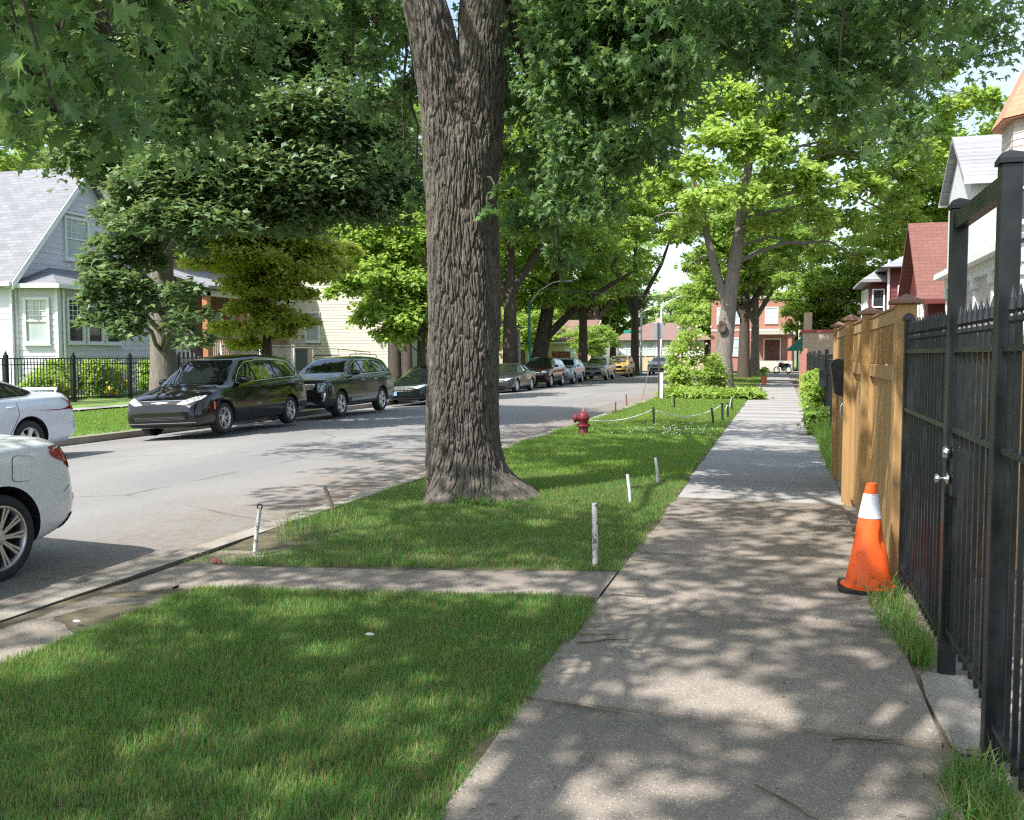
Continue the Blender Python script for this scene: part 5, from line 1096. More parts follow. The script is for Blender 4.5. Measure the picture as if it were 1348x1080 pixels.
def window(par, c, w, h, N, muntin=(3, 2), pane='glass', frame='trim', sash=True, name='window', fw=.09):
    c = Vector(c); N = Vector((*N, 0)).normalized(); U = Vector((-N.y, N.x, 0)); Z = Vector((0, 0, 1))
    Mx = Matrix((U, N, Z)).transposed().to_4x4(); Mx.translation = c
    b = MB(); b.box(-w / 2, w / 2, .01, .03, -h / 2, h / 2, Mx); o = b.build(name, M[pane], par)
    f = MB()
    for x0, x1, z0, z1 in ((-w / 2 - fw, -w / 2, -h / 2 - fw, h / 2 + fw), (w / 2, w / 2 + fw, -h / 2 - fw, h / 2 + fw), (-w / 2, w / 2, h / 2, h / 2 + fw), (-w / 2, w / 2, -h / 2 - fw, -h / 2)): f.box(x0, x1, -.02, .09, z0, z1, Mx)
    f.box(-w / 2 - fw - .03, w / 2 + fw + .03, -.02, .13, -h / 2 - fw - .04, -h / 2 - fw, Mx)
    if sash: f.box(-w / 2, w / 2, .02, .07, -.025, .025, Mx)
    if muntin:
        for i in range(1, muntin[0]): f.box(-w / 2 + w * i / muntin[0] - .010, -w / 2 + w * i / muntin[0] + .010, .02, .05, .02, h / 2, Mx)
        for j in range(1, muntin[1]): f.box(-w / 2, w / 2, .02, .048, h / 2 * j / muntin[1] - .010, h / 2 * j / muntin[1] + .010, Mx)
    f.build('frame', M[frame], o); return o
def door(par, c, w, h, N, mat='door_white', frame='trim'):
    c = Vector(c); N = Vector((*N, 0)).normalized(); U = Vector((-N.y, N.x, 0)); Mx = Matrix((U, N, Vector((0, 0, 1)))).transposed().to_4x4(); Mx.translation = c
    b = MB(); b.box(-w / 2, w / 2, .01, .05, 0, h, Mx)
    for z0, z1 in ((.15, .85), (1.0, 1.45)):
        for x0, x1 in ((-w * .38, -w * .06), (w * .06, w * .38)): b.box(x0, x1, .05, .06, z0, z1, Mx)
    o = b.build('door', M[mat], par); f = MB(); f.box(-w / 2 - .1, -w / 2, -.02, .08, 0, h + .1, Mx); f.box(w / 2, w / 2 + .1, -.02, .08, 0, h + .1, Mx); f.box(-w / 2, w / 2, -.02, .08, h, h + .1, Mx); f.build('frame', M[frame], o)
    k = MB(); k.prism([tuple(Mx @ Vector((.22 * math.cos(a) * w, .051, 1.62 + .14 * math.sin(a)))) for a in np.linspace(0, PI, 9)], N * .012); k.build('pane', M['glass'], o)
    k = MB(); k.ball(Mx @ Vector((w * .4, .09, 1.0)), .03, 8, 6); k.build('handle', M['chrome'], o, smooth=True)
def gable_roof_x(par, x0, x1, y0, y1, ze, zr, mat, over=.35, th=.12, name='roof', trim='trim'):   # ridge along x
    ym = (y0 + y1) / 2; b = MB(); s = (zr - ze) / (ym - y0)
    for sg, ye in ((-1, y0 - over), (1, y1 + over)):
        zo = ze - over * s
        b.prism([(x0 - over, ye, zo), (x1 + over, ye, zo), (x1 + over, ym, zr), (x0 - over, ym, zr)], (0, sg * -0, th))
    o = b.build(name, mat, par)
    f = MB()
    for sg, ye in ((-1, y0 - over), (1, y1 + over)):
        zo = ze - over * s
        for xx in (x1 + over,): f.prism([(xx + .003, ye, zo - .16), (xx + .003, ye, zo + th - .02), (xx + .003, ym, zr + th - .02), (xx + .003, ym, zr - .16)], (.05, 0, 0))
        f.box(x0 - over, x1 + over - .01, min(ye, ye - sg * -.0) - (.10 if sg < 0 else 0), ye + (.10 if sg > 0 else 0), zo - .04, zo + .09)   # gutter
    f.build('fascia', M[trim], o); return o

# House A: white cottage with a steep grey roof, gable to the street
X0, Y0, Y1 = -24., 24.0, 30.6; YM = (Y0 + Y1) / 2
H = thing('house', 'white clapboard cottage with steep grey shingle roof, bay front and gable window, left edge', 'house', (X0, Y0, .2))
b = MB(); b.box(-36, X0 - .03, Y0 + .03, Y1, -.1, 4.3); b.prism([(X0 - .03, Y0 + .03, 4.3), (X0 - .03, Y1, 4.3), (X0 - .03, YM, 8.2)], (-12, 0, 0))
siding(b, (-36, Y0), (X0, Y0), .2, 4.3, (0, -1)); siding(b, (X0, Y0), (X0, Y1), .2, 4.3, (1, 0))
siding(b, (X0, Y0), (X0, Y1), 4.3, 8.2, (1, 0), clip=lambda z: (.5 * (z - 4.3) / 3.9, 1 - .5 * (z - 4.3) / 3.9))
b.build('wall', M['siding_white'], H)
gable_roof_x(H, -36, X0, Y0, Y1, 4.3, 8.25, M['sh_grey'])
window(H, (X0, YM - .42, 5.72), 1.0, 1.35, (1, 0), (4, 3), 'curtain'); b = MB(); b.box(X0 + .02, X0 + .14, YM - 1.12, YM + .28, 6.56, 6.64); b.build('window_hood', M['trim'], H)
# bay across the front
bx0, bx1, by0, by1 = X0, -22.7, Y0 + .12, Y1 - .15; cy0 = by0 + .42
b = MB(); b.prism([(bx0, by0 + .03, -.1), (bx1 - .03, cy0 + .03, -.1), (bx1 - .03, by1 - .45, -.1), (bx0, by1, -.1)], (0, 0, 4.0))
nn = Vector((bx1 - bx0, cy0 - by0, 0)).normalized(); NB = (nn.y, -nn.x)
siding(b, (bx0, by0), (bx1, cy0), .2, 3.9, NB); siding(b, (bx1, cy0), (bx1, by1 - .42), .2, 3.9, (1, 0)); b.build('bay', M['siding_white'], H)
b = MB(); b.box(bx1 - .02, bx1 + .035, cy0 - .02, cy0 + .10, .2, 3.9); b.box(bx1 - .10, bx1 + .035, cy0 - .045, cy0 - .02, .2, 3.9); b.box(bx0 - .06, bx0 + .10, by0 - .06, by0 - .0, .2, 4.0); b.build('corner_board', M['trim'], H)
mid = ((bx0 + bx1) / 2 + .02, (by0 + cy0) / 2)
window(H, (mid[0], mid[1], 2.75), .66, 1.35, NB, (3, 4), 'curtain')
for yy in (cy0 + .72, cy0 + 1.62, cy0 + 2.5): window(H, (bx1, yy, 2.78), .62, 1.35, (1, 0), (3, 4), 'glass')
b = MB(); e = .30
P = [(bx0, by0 - e, 3.92), (bx1 + e, cy0 - e, 3.92), (bx1 + e, by1 - .42 + e, 3.92), (bx0, by1 + e, 3.92)]; Rg = [(bx0, YM - 1.7, 4.62), (bx0, YM + 1.7, 4.62)]
b.face(P[0], P[1], Rg[0]); b.face(P[1], P[2], Rg[1], Rg[0]); b.face(P[2], P[3], Rg[1]); b.face(*P); rf = b.build('bay_roof', M['sh_grey'], H)
b = MB(); b.prism([(P[0][0], P[0][1], 3.80), (P[1][0], P[1][1], 3.80), (P[1][0] + .09, P[1][1] - .06, 3.80), (P[0][0], P[0][1] - .1, 3.80)], (0, 0, .13)); b.box(bx1 + e, bx1 + e + .1, cy0 - e - .05, by1 - .1, 3.80, 3.93)
b.tube([(bx1 + .06, cy0 + .2, 3.8), (bx1 + .06, cy0 + .2, .3)], .04, 8); b.tube([(bx0 + .02, Y0 - .05, 3.85), (bx0 + .02, Y0 - .05, .3)], .045, 8); b.build('gutter', M['trim'], rf)
b = MB(); b.box(bx1 + .03, bx1 + .05, cy0 + .8, cy0 + 2.0, .5, 1.05); b.build('basement_window', M['glass'], H)
# stairs of house A
S = thing('porch_stairs', 'white baluster stairs with black handrail beside the cottage, behind the maple trunk', 'stairs', (-21.5, 30.8, .3))
b = MB()
for k in range(6): b.box(-22.6 + .28 * k, -22.3 + .28 * k, 30.2, 31.6, .3, 1.5 - .2 * k)
b.build('steps', M['concrete'], S); b = MB()
for k in range(10): x = -22.55 + .19 * k; z = 1.5 - .135 * k; b.box(x, x + .05, 30.14, 30.19, z, z + .95)
b.build('balusters', M['white'], S); b = MB(); b.tube([(-22.6, 30.16, 2.5), (-20.7, 30.16, 1.15), (-20.65, 30.16, .3)], .035, 8); b.tube([(-22.6, 30.1, 1.62), (-20.7, 30.1, .3)], .03, 6); b.build('handrail', M['dark_metal'], S)
# House B: brown brick with porch
H = thing('house', 'brown brick house with covered porch and white front door, behind the conifer', 'house', (-25, 33, .3))
b = MB(); b.box(-37, -25.2, 32.5, 39.5, -.1, 7.5); b.build('wall', M['brick_brown'], H); gable_roof_x(H, -37, -25.2, 32.5, 39.5, 7.5, 10.2, M['sh_brown'], .4)
b = MB(); b.box(-25.2, -22.6, 32.6, 39.4, -.1, 1.45); b.build('porch_floor', M['brick_brown'], H)
for yy in (32.8, 35.2, 39.1): b = MB(); b.cbox(-22.95, -22.7, yy - .13, yy + .13, 1.45, 4.35); b.build('porch_post', simple('cedar_post%d' % int(yy), (.42, .20, .09), .6, .15), H)
b = MB(); b.prism([(-22.3, 32.2, 4.35), (-22.3, 39.8, 4.35), (-25.2, 39.8, 5.3), (-25.2, 32.2, 5.3)], (0, 0, .12)); b.build('porch_roof', M['sh_greyy'], H)
b = MB(); b.box(-22.95, -22.7, 32.6, 39.4, 4.1, 4.33); b.build('porch_beam', M['trim'], H)
b = MB(); b.box(-22.85, -22.78, 32.9, 39.1, 2.35, 2.42)
for k in range(46): yy = 32.95 + .133 * k; b.box(-22.84, -22.79, yy, yy + .04, 1.45, 2.35)
b.build('porch_railing', simple('railing_wood', (.38, .25, .17), .7, .2), H)
door(H, (-25.2, 36.6, 1.45), .95, 2.1, (1, 0)); window(H, (-25.2, 34.1, 2.75), 1.1, 1.7, (1, 0), None, 'curtain', sash=True); window(H, (-25.2, 38.6, 2.9), .8, 1.3, (1, 0), None, 'curtain')
window(H, (-27.5, 32.5, 5.8), .9, 1.4, (0, -1), None)
# House C: cream two storey
H = thing('house', 'cream vinyl sided two storey house with one green tinted window, beyond the vacant lot', 'house', (-21.5, 48, 0))
b = MB(); b.box(-36, -21.53, 48.03, 55, -.1, 8.4); siding(b, (-36, 48), (-21.5, 48), .1, 8.4, (0, -1), .16, .02); siding(b, (-21.5, 48), (-21.5, 55), .1, 8.4, (1, 0), .16, .02)
b.prism([(-21.53, 48.03, 8.4), (-21.53, 55, 8.4), (-21.53, 51.5, 10.6)], (-14.4, 0, 0)); b.build('wall', M['siding_cream'], H); gable_roof_x(H, -36, -21.5, 48, 55, 8.4, 10.7, M['sh_grey'], .4)
wx = lambda px, Y: Y * math.tan(math.atan((px - 674) / 1200) - PSI)
window(H, (wx(413, 48), 48, 3.30), .75, 1.55, (0, -1), None, 'curtain', fw=.12); window(H, (wx(330, 48), 48, 3.2), .9, 1.3, (0, -1), None, 'curtain'); window(H, (wx(490, 48), 48, 6.4), .8, 1.3, (0, -1), None, 'curtain')
# more left houses, seen in scraps between the leaves
H = thing('house', 'pale house with white porch glimpsed right of the big trunk behind the parked cars', 'house', (-20.5, 60, 0))
b = MB(); b.box(-34, -21, 58, 65, -.1, 7.8); siding(b, (-34, 57.97), (-21, 57.97), .1, 7.8, (0, -1), .2); siding(b, (-20.97, 58), (-20.97, 65), .1, 7.8, (1, 0), .2); b.build('wall', M['siding_cream'], H); gable_roof_x(H, -34, -21, 58, 65, 7.8, 10, M['sh_grey'], .4)
b = MB(); b.prism([(-18.2, 58, 3.6), (-18.2, 65, 3.6), (-21, 65, 4.4), (-21, 58, 4.4)], (0, 0, .12)); b.build('porch_roof', M['sh_greyy'], H); 
for yy in (58.2, 61.5, 64.8): b = MB(); b.cbox(-18.7, -18.45, yy - .12, yy + .12, .1, 3.55); b.build('porch_post', M['white'], H)
window(H, (-20.97, 60, 2.4), 1.1, 1.5, (1, 0), None, 'glass'); window(H, (-20.97, 60.2, 5.8), 1.0, 1.5, (1, 0), None, 'glass'); window(H, (-20.97, 63, 5.8), 1.0, 1.5, (1, 0), None, 'glass'); window(H, (-20.97, 63, 2.4), 1.1, 1.5, (1, 0), None, 'glass'); window(H, (-23, 57.97, 5.8), 1, 1.4, (0, -1), None)
H = thing('house', 'pinkish brick house whose wall shows in gaps behind the dark maple', 'house', (-27, 41, 0)); b = MB(); b.box(-39, -29, 40.5, 47, -.1, 8.5); b.build('wall', M['brick_tan'], H); gable_roof_x(H, -39, -29, 40.5, 47, 8.5, 11, M['sh_brown'], .4); window(H, (-31, 40.5, 5.6), 1, 1.5, (0, -1), None, 'curtain')
# white bungalow beyond the crossing
H = thing('bungalow', 'low white and tan bungalow with a row of windows at the end of the street', 'house', (-13, 104, 0))
b = MB(); b.box(-18, -8.2, 104, 112, -.1, 1.6); b.build('base_wall', M['brick_tan'], H); b = MB(); b.box(-17.98, -8.22, 104.02, 112, 1.6, 3.5); b.build('wall', M['white'], H)
b = MB(); b.face((-18.8, 103.4, 3.4), (-7.4, 103.4, 3.4), (-11, 108, 5.5), (-15, 108, 5.5)); b.face((-7.4, 103.4, 3.4), (-7.4, 112.6, 3.4), (-11, 108, 5.5)); b.face((-18.8, 112.6, 3.4), (-18.8, 103.4, 3.4), (-15, 108, 5.5)); b.face((-7.4, 112.6, 3.4), (-18.8, 112.6, 3.4), (-15, 108, 5.5), (-11, 108, 5.5)); b.face((-18.8, 103.4, 3.38), (-7.4, 103.4, 3.38), (-7.4, 112.6, 3.38), (-18.8, 112.6, 3.38)); r0 = b.build('roof', M['sh_brown'], H); b = MB(); b.box(-14, -13.3, 107, 107.8, 4.6, 6.0); b.build('chimney', M['brick_tan'], r0)
for k in range(5): window(H, (-16.6 + 1.18 * k, 104, 2.45), .8, 1.3, (0, -1), None, 'curtain')
door(H, (-9.6, 104, .6), .9, 2.1, (0, -1))
H = thing('cottage', 'small tan cottage with brown roof left of the white bungalow past the crossing', 'house', (-27, 106, 0))
b = MB(); b.box(-33, -21.5, 106, 114, -.1, 3.4); b.prism([(-33, 106.02, 3.4), (-33, 114, 3.4), (-33, 110, 5.8)], (11.5, 0, 0)); b.build('wall', M['brick_tan'], H); gable_roof_x(H, -33, -21.5, 106, 114, 3.4, 5.9, M['sh_brown'], .4)
for x in (-31, -28, -24): window(H, (x, 106, 2.0), 1.1, 1.3, (0, -1), None, 'curtain')
# red brick house with porch at the far end
H = thing('brick_house', 'red brick two storey house with dark porch at the far end of the sidewalk', 'house', (-3, 103, 0))
b = MB(); b.box(-7.4, 1.4, 103, 113, -.1, 7.8); b.build('wall', M['brick_red'], H); b = MB(); b.box(-7.5, 1.5, 102.9, 103.2, 7.8, 8.1); b.box(-7.42, 1.42, 102.94, 103.0, 4.3, 4.55); b.build('cornice', M['stone'], H)
for x in (-6.2, -4.6): window(H, (x, 103, 2.6), 1.0, 1.8, (0, -1), None, 'curtain'); window(H, (x, 103, 6.0), 1.0, 1.6, (0, -1), None, 'curtain')
window(H, (-1, 103, 6.0), 1.2, 1.6, (0, -1), None, 'curtain')
b = MB(); b.box(-2.8, 1.2, 100.4, 102.98, -.1, 1.1); b.box(-2.4, .2, 100.0, 100.4, -.1, .8); b.box(-2.4, .2, 99.7, 100.0, -.1, .4); b.build('porch_steps', M['stone'], H); b = MB(); b.box(-3.0, 1.4, 100.2, 103.2, 3.9, 4.2); b.build('porch_roof', M['stone'], H)
for x in (-2.7, .9): b = MB(); b.cbox(x - .2, x + .2, 100.5, 100.9, 1.1, 3.9); b.build('porch_post', M['brick_red'], H)
door(H, (-.9, 103, 1.1), 1.6, 2.3, (0, -1), 'door_brown')
H = thing('house', 'grey sided house right of the brick house at the far end', 'house', (4, 103, 0)); b = MB(); b.box(1.8, 8, 103.5, 112, -.1, 6); siding(b, (1.8, 103.47), (8, 103.47), .1, 6, (0, -1), .2); b.build('wall', M['siding_cream'], H); gable_roof_x(H, 1.8, 8, 103.5, 112, 6, 8.5, M['sh_grey'], .3)
for x in (2.6, 4.4): window(H, (x, 103.47, 3), .8, 1.5, (0, -1), None)
# tan shop with awning
H = thing('corner_shop', 'tan brick shop with red coping and green side awning beyond the black fence', 'shop', (1.3, 55, 0))
b = MB(); b.box(1.2, 8, 55, 62, -.1, 2.95); b.build('wall', M['brick_tan'], H); b = MB(); b.box(1.12, 8.1, 54.92, 62.1, 2.95, 3.1); b.build('coping', simple('red_coping', (.45, .10, .09), .7), H)
b = MB(); b.box(1.25, 1.7, 55.2, 55.7, 3.1, 4.1); b.build('chimney', M['brick_tan'], H); b = MB(); b.face((1.2, 55.1, 2.75), (1.2, 61, 2.75), (.25, 61, 1.9), (.25, 55.1, 1.9)); b.face((1.2, 55.1, 2.75), (.25, 55.1, 1.9), (1.2, 55.1, 1.9)); b.build('awning', M['awning'], H); b = MB(); b.box(1.17, 1.23, 56, 57, .1, 2.1); b.build('door', M['door_brown'], H)

# ---- right side houses
def house_r(name, label, x, y0, y1, ze, zr, wallm, roofm, depth=10, gx=True):
    H = thing(name, label, 'house', (x, y0, 0)); return H
# white/beige victorian with turret
H = thing('house', 'beige clapboard victorian with orange turret roof and white lattice porch, right edge', 'house', (6, 20, 0))
b = MB(); b.box(6.05, 16, 20.03, 27.4, -.1, 6.6); siding(b, (6, 20), (16, 20), .1, 6.6, (0, -1), .15); siding(b, (6, 20), (6, 27.4), .1, 6.6, (-1, 0), .15); b.build('wall', M['siding_beige'], H)
def octo(cx, cy_, r, a0=PI / 8, n=8): return [(cx + r * math.cos(a0 + 2 * PI * k / n), cy_ + r * math.sin(a0 + 2 * PI * k / n)) for k in range(n)]
O8 = octo(6.0, 22.8, 1.35)
b = MB(); b.prism([(x, y, 3.6) for x, y in octo(6.0, 22.8, 1.31)], (0, 0, 3.1))
for k in range(8):
    p, q = O8[k], O8[(k + 1) % 8]; n = Vector((q[1] - p[1], -(q[0] - p[0]), 0)).normalized(); siding(b, p, q, 3.6, 6.7, (n.x, n.y), .14, .02)
tu = b.build('turret', M['siding_beige'], H); b = MB(); E = octo(6.0, 22.8, 1.6)
for k in range(8): b.face((*E[k], 6.72), (*E[(k + 1) % 8], 6.72), (6.0, 22.8, 10.0))
b.face(*[(*e, 6.70) for e in E]); b.build('turret_roof', M['sh_orange'], tu)
for k in range(8):
    p, q = Vector((*O8[k], 0)), Vector((*O8[(k + 1) % 8], 0)); n = Vector((q.y - p.y, -(q.x - p.x), 0)).normalized()
    if n.x < .2: window(tu, ((p.x + q.x) / 2, (p.y + q.y) / 2, 5.2), .5, 1.35, (n.x, n.y), None, 'glass', fw=.07)
b = MB(); b.box(5.7, 16, 19.7, 27.6, 6.6, 6.75); b.build('eave', M['trim'], H)
# dormer wing with grey roof further back
b = MB(); b.box(4.3, 6, 24.3, 27.3, 3.9, 5.9); b.prism([(4.3, 24.3, 5.9), (4.3, 27.3, 5.9), (4.3, 25.8, 6.95)], (6, 0, 0)); b.build('wing', M['white'], H); gable_roof_x(H, 4.35, 12, 24.3, 27.3, 5.9, 7.05, M['sh_greyy'], .25, name='wing_roof')
b = MB(); b.prism([(4.1, 19.4, 3.75), (4.1, 27.4, 3.75), (6.0, 27.4, 4.3), (6.0, 19.4, 4.3)], (0, 0, .1)); b.build('porch_roof', M['sh_greyy'], H); b = MB(); b.box(4.25, 4.5, 19.5, 27.3, 3.4, 3.75); b.box(4.0, 4.24, 19.3, 27.5, 3.67, 3.82); b.build('porch_beam', M['trim'], H)
for yy in (19.7, 21.6, 23.5, 25.4, 27.2): b = MB(); b.cbox(4.28, 4.48, yy - .1, yy + .1, .1, 3.15); b.cbox(4.22, 4.52, yy - .16, yy + .16, 3.15, 3.4); b.build('porch_post', M['white'], H)
b = MB()
for y0_ in (19.8, 21.7, 23.6, 25.5):
    for k in range(-7, 12):
        for sgn in (1, -1):
            d = Vector((0, 1, sgn)).normalized(); a = Vector((4.38 + .01 * sgn, y0_ + k * .15, 2.35 if sgn > 0 else 3.4)); 
            t0 = max(0, (y0_ - a.y)); t1 = min(1.05, y0_ + 1.7 - a.y)
            if t1 - t0 > .05: b.tube([(a.x, a.y + t0, a.z + sgn * t0), (a.x, a.y + t1, a.z + sgn * t1)], .014, 4)
b.build('porch_lattice', M['white'], H); b = MB(); b.box(4.1, 6, 19.4, 27.4, -.1, .7); b.build('porch_floor', M['concrete'], H)
# red gabled house
H = thing('house', 'house with red shingle gable roof between the dark red and the beige house', 'house', (4.4, 30, 0))
b = MB(); b.box(4.4, 14, 31.2, 36.0, -.1, 3.6); b.prism([(4.4, 31.2, 3.6), (4.4, 36, 3.6), (4.4, 33.6, 5.9)], (9.6, 0, 0)); b.build('wall', M['siding_red'], H)
gable_roof_x(H, 4.4, 14, 31.2, 36.0, 3.6, 5.95, M['sh_red'], .35, trim='siding_red')
window(H, (4.4, 32.6, 2.9), .9, 1.3, (-1, 0), None)
# dark red house with grey roof
H = thing('house', 'dark red clapboard house with grey hip roof and white trimmed windows, right background', 'house', (3.6, 37, 0))
b = MB(); b.box(3.9, 13, 37.03, 44, -.1, 4.9); siding(b, (3.9, 37), (13, 37), .1, 4.9, (0, -1), .15); siding(b, (3.87, 37), (3.87, 44), .1, 4.9, (-1, 0), .15)
b.box(3.3, 4, 38.2, 41.6, .1, 4.6); siding(b, (3.3, 38.17), (3.87, 38.17), .1, 4.6, (0, -1), .15); b.build('wall', M['siding_red'], H)
b = MB(); b.face((3.5, 36.5, 4.9), (13.5, 36.5, 4.9), (11, 40.5, 6.3), (6, 40.5, 6.3)); b.face((3.5, 44.5, 4.9), (3.5, 36.5, 4.9), (6, 40.5, 6.3)); b.face((13.5, 44.5, 4.9), (3.5, 44.5, 4.9), (6, 40.5, 6.3), (11, 40.5, 6.3)); b.face((3.5, 36.5, 4.88), (3.5, 44.5, 4.88), (13.5, 44.5, 4.88), (13.5, 36.5, 4.88)); b.build('roof', M['sh_greyy'], H)
b = MB(); b.face((2.95, 37.8, 4.55), (4.2, 37.8, 4.55), (4.0, 39.9, 5.3)); b.face((2.95, 42, 4.55), (2.95, 37.8, 4.55), (4.0, 39.9, 5.3)); b.box(2.93, 4, 37.75, 42, 4.45, 4.54); b.build('bay_roof', M['sh_greyy'], H)
window(H, (3.6, 38.17, 3.5), .36, 1.3, (0, -1), None, fw=.05); window(H, (4.6, 37, 3.5), .7, 1.3, (0, -1), None); window(H, (3.3, 39.2, 3.5), .7, 1.3, (-1, 0), None); window(H, (3.3, 40.6, 3.5), .7, 1.4, (-1, 0), None)
b = MB(); b.tube([(3.84, 36.95, 5.2), (3.84, 36.95, .2)], .05, 8); b.build('downspout', M['white'], H)
# ------------------------------------------------------------------ right hand fences
def wood_mat(name, c1, c2):
    t = NT(name); g = t.n('ShaderNodeNewGeometry'); co = t.coord(scale=(9, 9, .7)); n1 = t.noise(co, 3, 7, .65, .8); n2 = t.noise(t.coord(), 1.2, 3)
    f = t.math('ADD', t.math('MULTIPLY', n1, .7), t.math('MULTIPLY', g.outputs['Random Per Island'], .3))
    c = t.ramp(f, [(.25, c1), (.75, c2)]); c = t.mix(t.math('MULTIPLY', n2, .25), c, c1); t.base(c).set(Roughness=.72); t.l(t.bump(n1, .3, .004), t.b.inputs['Normal']); return t.m
M['cedar'] = wood_mat('cedar_stain', (.30, .17, .06), (.50, .315, .135)); M['iron'] = None
t = NT('black_iron'); co_ = t.coord(); t.base(t.ramp(t.noise(co_, 14, 5), [(.35, (.007, .009, .011)), (.75, (.017, .019, .021))])).set(Roughness=.38); t.l(t.bump(t.noise(co_, 60, 3), .15, .002), t.b.inputs['Normal']); M['iron'] = t.m
FX = .70
def wood_panel(label, y0, y1, x, gate=False, box=False):
    T = thing('wood_fence' if not gate else 'wood_gate', label, 'fence' if not gate else 'gate', (x, y0, 0), 'stained wood fence sections')
    r = random.Random(int(y0 * 10)); b = MB(); y = y0 + .02
    while y < y1 - .03:
        wd = min(.135, y1 - .02 - y); b.cbox(x + .035, x + .055, y, y + wd - .005, .03 + r.uniform(-.01, .01), 1.46, .003); y += wd
    b.build('boards', M['cedar'], T)
    b = MB()
    for z0, z1, dx in ((1.42, 1.53, 0), (1.83, 1.93, 0), (.16, .25, .05)): b.cbox(x + dx, x + dx + .04, y0, y1, z0, z1, .004)
    b.cbox(x + .0, x + .038, y0, y0 + .09, .05, 1.418, .004); b.cbox(x, x + .038, y1 - .09, y1, .05, 1.418, .004); m = (y0 + y1) / 2
    for yy in (y0, m - .04, y1 - .08): b.cbox(x + .002, x + .036, yy, yy + .08, 1.533, 1.828, .003)
    b.cbox(x - .01, x + .05, y0, y1, 1.932, 1.95, .004); b.build('frame', M['cedar'], T)
    b = MB(); z0, z1 = 1.54, 1.82
    n = int((y1 - y0) / .055)
    for k in range(-6, n + 1):
        for sgn in (1, -1):
            ya = y0 + k * .055; zs = z0 if sgn > 0 else z1; t0 = max(0, y0 + .01 - ya); t1 = min(z1 - z0, y1 - .01 - ya)
            if t1 - t0 > .03: b.tube([(x + .018 + .005 * sgn, ya + t0, zs + sgn * t0), (x + .018 + .005 * sgn, ya + t1, zs + sgn * t1)], .007, 4)
    b.build('lattice', M['cedar'], T); return T
def wood_post(label, x, y, h=1.98):
    T = thing('fence_post', label, 'post', (x, y, 0), 'wood fence posts'); b = MB(); b.cbox(x - .035, x + .095, y - .065, y + .065, -.05, h, .006); b.build('shaft', M['cedar'], T)
    b = MB(); b.cbox(x - .075, x + .135, y - .105, y + .105, h, h + .03, .005); c = (x + .03, y)
    b.add([(x - .055, y - .085, h + .03), (x + .115, y - .085, h + .03), (x + .115, y + .085, h + .03), (x - .055, y + .085, h + .03), (c[0], c[1], h + .075)], [[0, 1, 4], [1, 2, 4], [2, 3, 4], [3, 0, 4], [3, 2, 1, 0]]); b.build('cap', M['capbrown'], T)
M['capbrown'] = simple('weathered_cap', (.22, .12, .08), .7, .2)
P = [7.2, 9.35, 11.0, 12.7]
wood_post('corner wood fence post with pyramid cap right beside the iron fence', FX + .10, 6.88, 1.96); wood_post('wood fence post between the wide gate and the mailbox gate', FX, 10.55); wood_post('wood fence post at the far end of the stained fence', FX, 12.75)
wood_panel('wide stained wood gate with lattice top directly behind the orange cone', 6.98, 8.9, FX + .07, True); wood_post('wood fence post in the middle of the stained fence', FX + .05, 8.98); wood_panel('middle stained wood section with lattice top, left of the wide gate', 9.06, 10.46, FX + .04); T = wood_panel('narrow far wood gate carrying the black mailbox', 10.63, 12.66, FX, True)
b = MB(); b.prism([(FX - .005, 11.0, 1.13), (FX - .10, 11.0, 1.17), (FX - .15, 11.0, 1.50), (FX - .13, 11.0, 1.545), (FX - .07, 11.0, 1.57), (FX - .005, 11.0, 1.56)], (0, .3, 0)); o = b.build('mailbox', M['dark_metal'], auto=30, org=(FX, 11.15, 1.3)); tag(o, 'black tapered mailbox hung on the stained wood gate', 'mailbox')
b = MB(); b.box(FX - .02, FX - .002, 10.75, 10.8, .3, .42); b.box(FX - .02, FX - .002, 10.75, 10.8, 1.3, 1.42); b.build('hinge', M['dark_metal'], T)
b = MB(); b.tube([(FX - .03, 10.72, .92), (FX - .05, 10.72, .96), (FX - .05, 10.72, 1.04), (FX - .03, 10.72, 1.08)], .01, 8); b.build('handle', M['chrome'], T)
# dog-eared wood fence running back from the street behind the iron fence
T = thing('picket_fence', 'orange stained dog eared wood fence seen through the black iron bars', 'fence', (1, 7.3, 0)); b = MB(); x = .95; r = random.Random(3)
while x < 4.6:
    z = 1.80 + r.uniform(-.008, .008); b.prism([(x, 7.30, .05), (x + .135, 7.30, .05), (x + .135, 7.30, z - .05), (x + .095, 7.30, z), (x + .04, 7.30, z), (x, 7.30, z - .05)], (0, .018, 0)); x += .142
b.build('pickets', M['cedar'], T); b = MB(); b.box(.86, 4.6, 7.32, 7.36, .4, .48); b.box(.86, 4.6, 7.32, 7.36, 1.4, 1.48); b.build('rails', M['cedar'], T)

# ---- black iron fence
IX = .83
def iron_panel(label, y0, y1, top=1.84, tilt=0, gate=False, x=IX, n=None, group='black iron fence sections', bot=.16, knob=False):
    T = thing('iron_gate' if gate else 'iron_fence', label, 'gate' if gate else 'fence', (x, y0, 0), group); n = n or max(3, int(round((y1 - y0) / .115)))
    b = MB()
    for k in range(n):
        y = y0 + (y1 - y0) * (k + .5) / n; h = .009; b.box(x - h, x + h, y - h, y + h, bot - .07, top - .13)
        b.lathe([(.009, 0), (.016, .012), (.016, .03), (.009, .04), (.018, .055), (.012, .10), (.001, .145)], (x, y, top - .14), 8)
    b.build('pickets', M['iron'], T)
    for z in (bot, 1.24, 1.63): 
        b = MB(); b.box(x - .019, x + .019, y0, y1, z - .0125, z + .0125); b.build('rail', M['iron'], T)
    if gate:
        
        for ya in (y0, y1 - .032): b = MB(); b.box(x - .018, x + .018, ya, ya + .032, bot - .06, top - .1); b.build('stile', M['iron'], T)
    return T
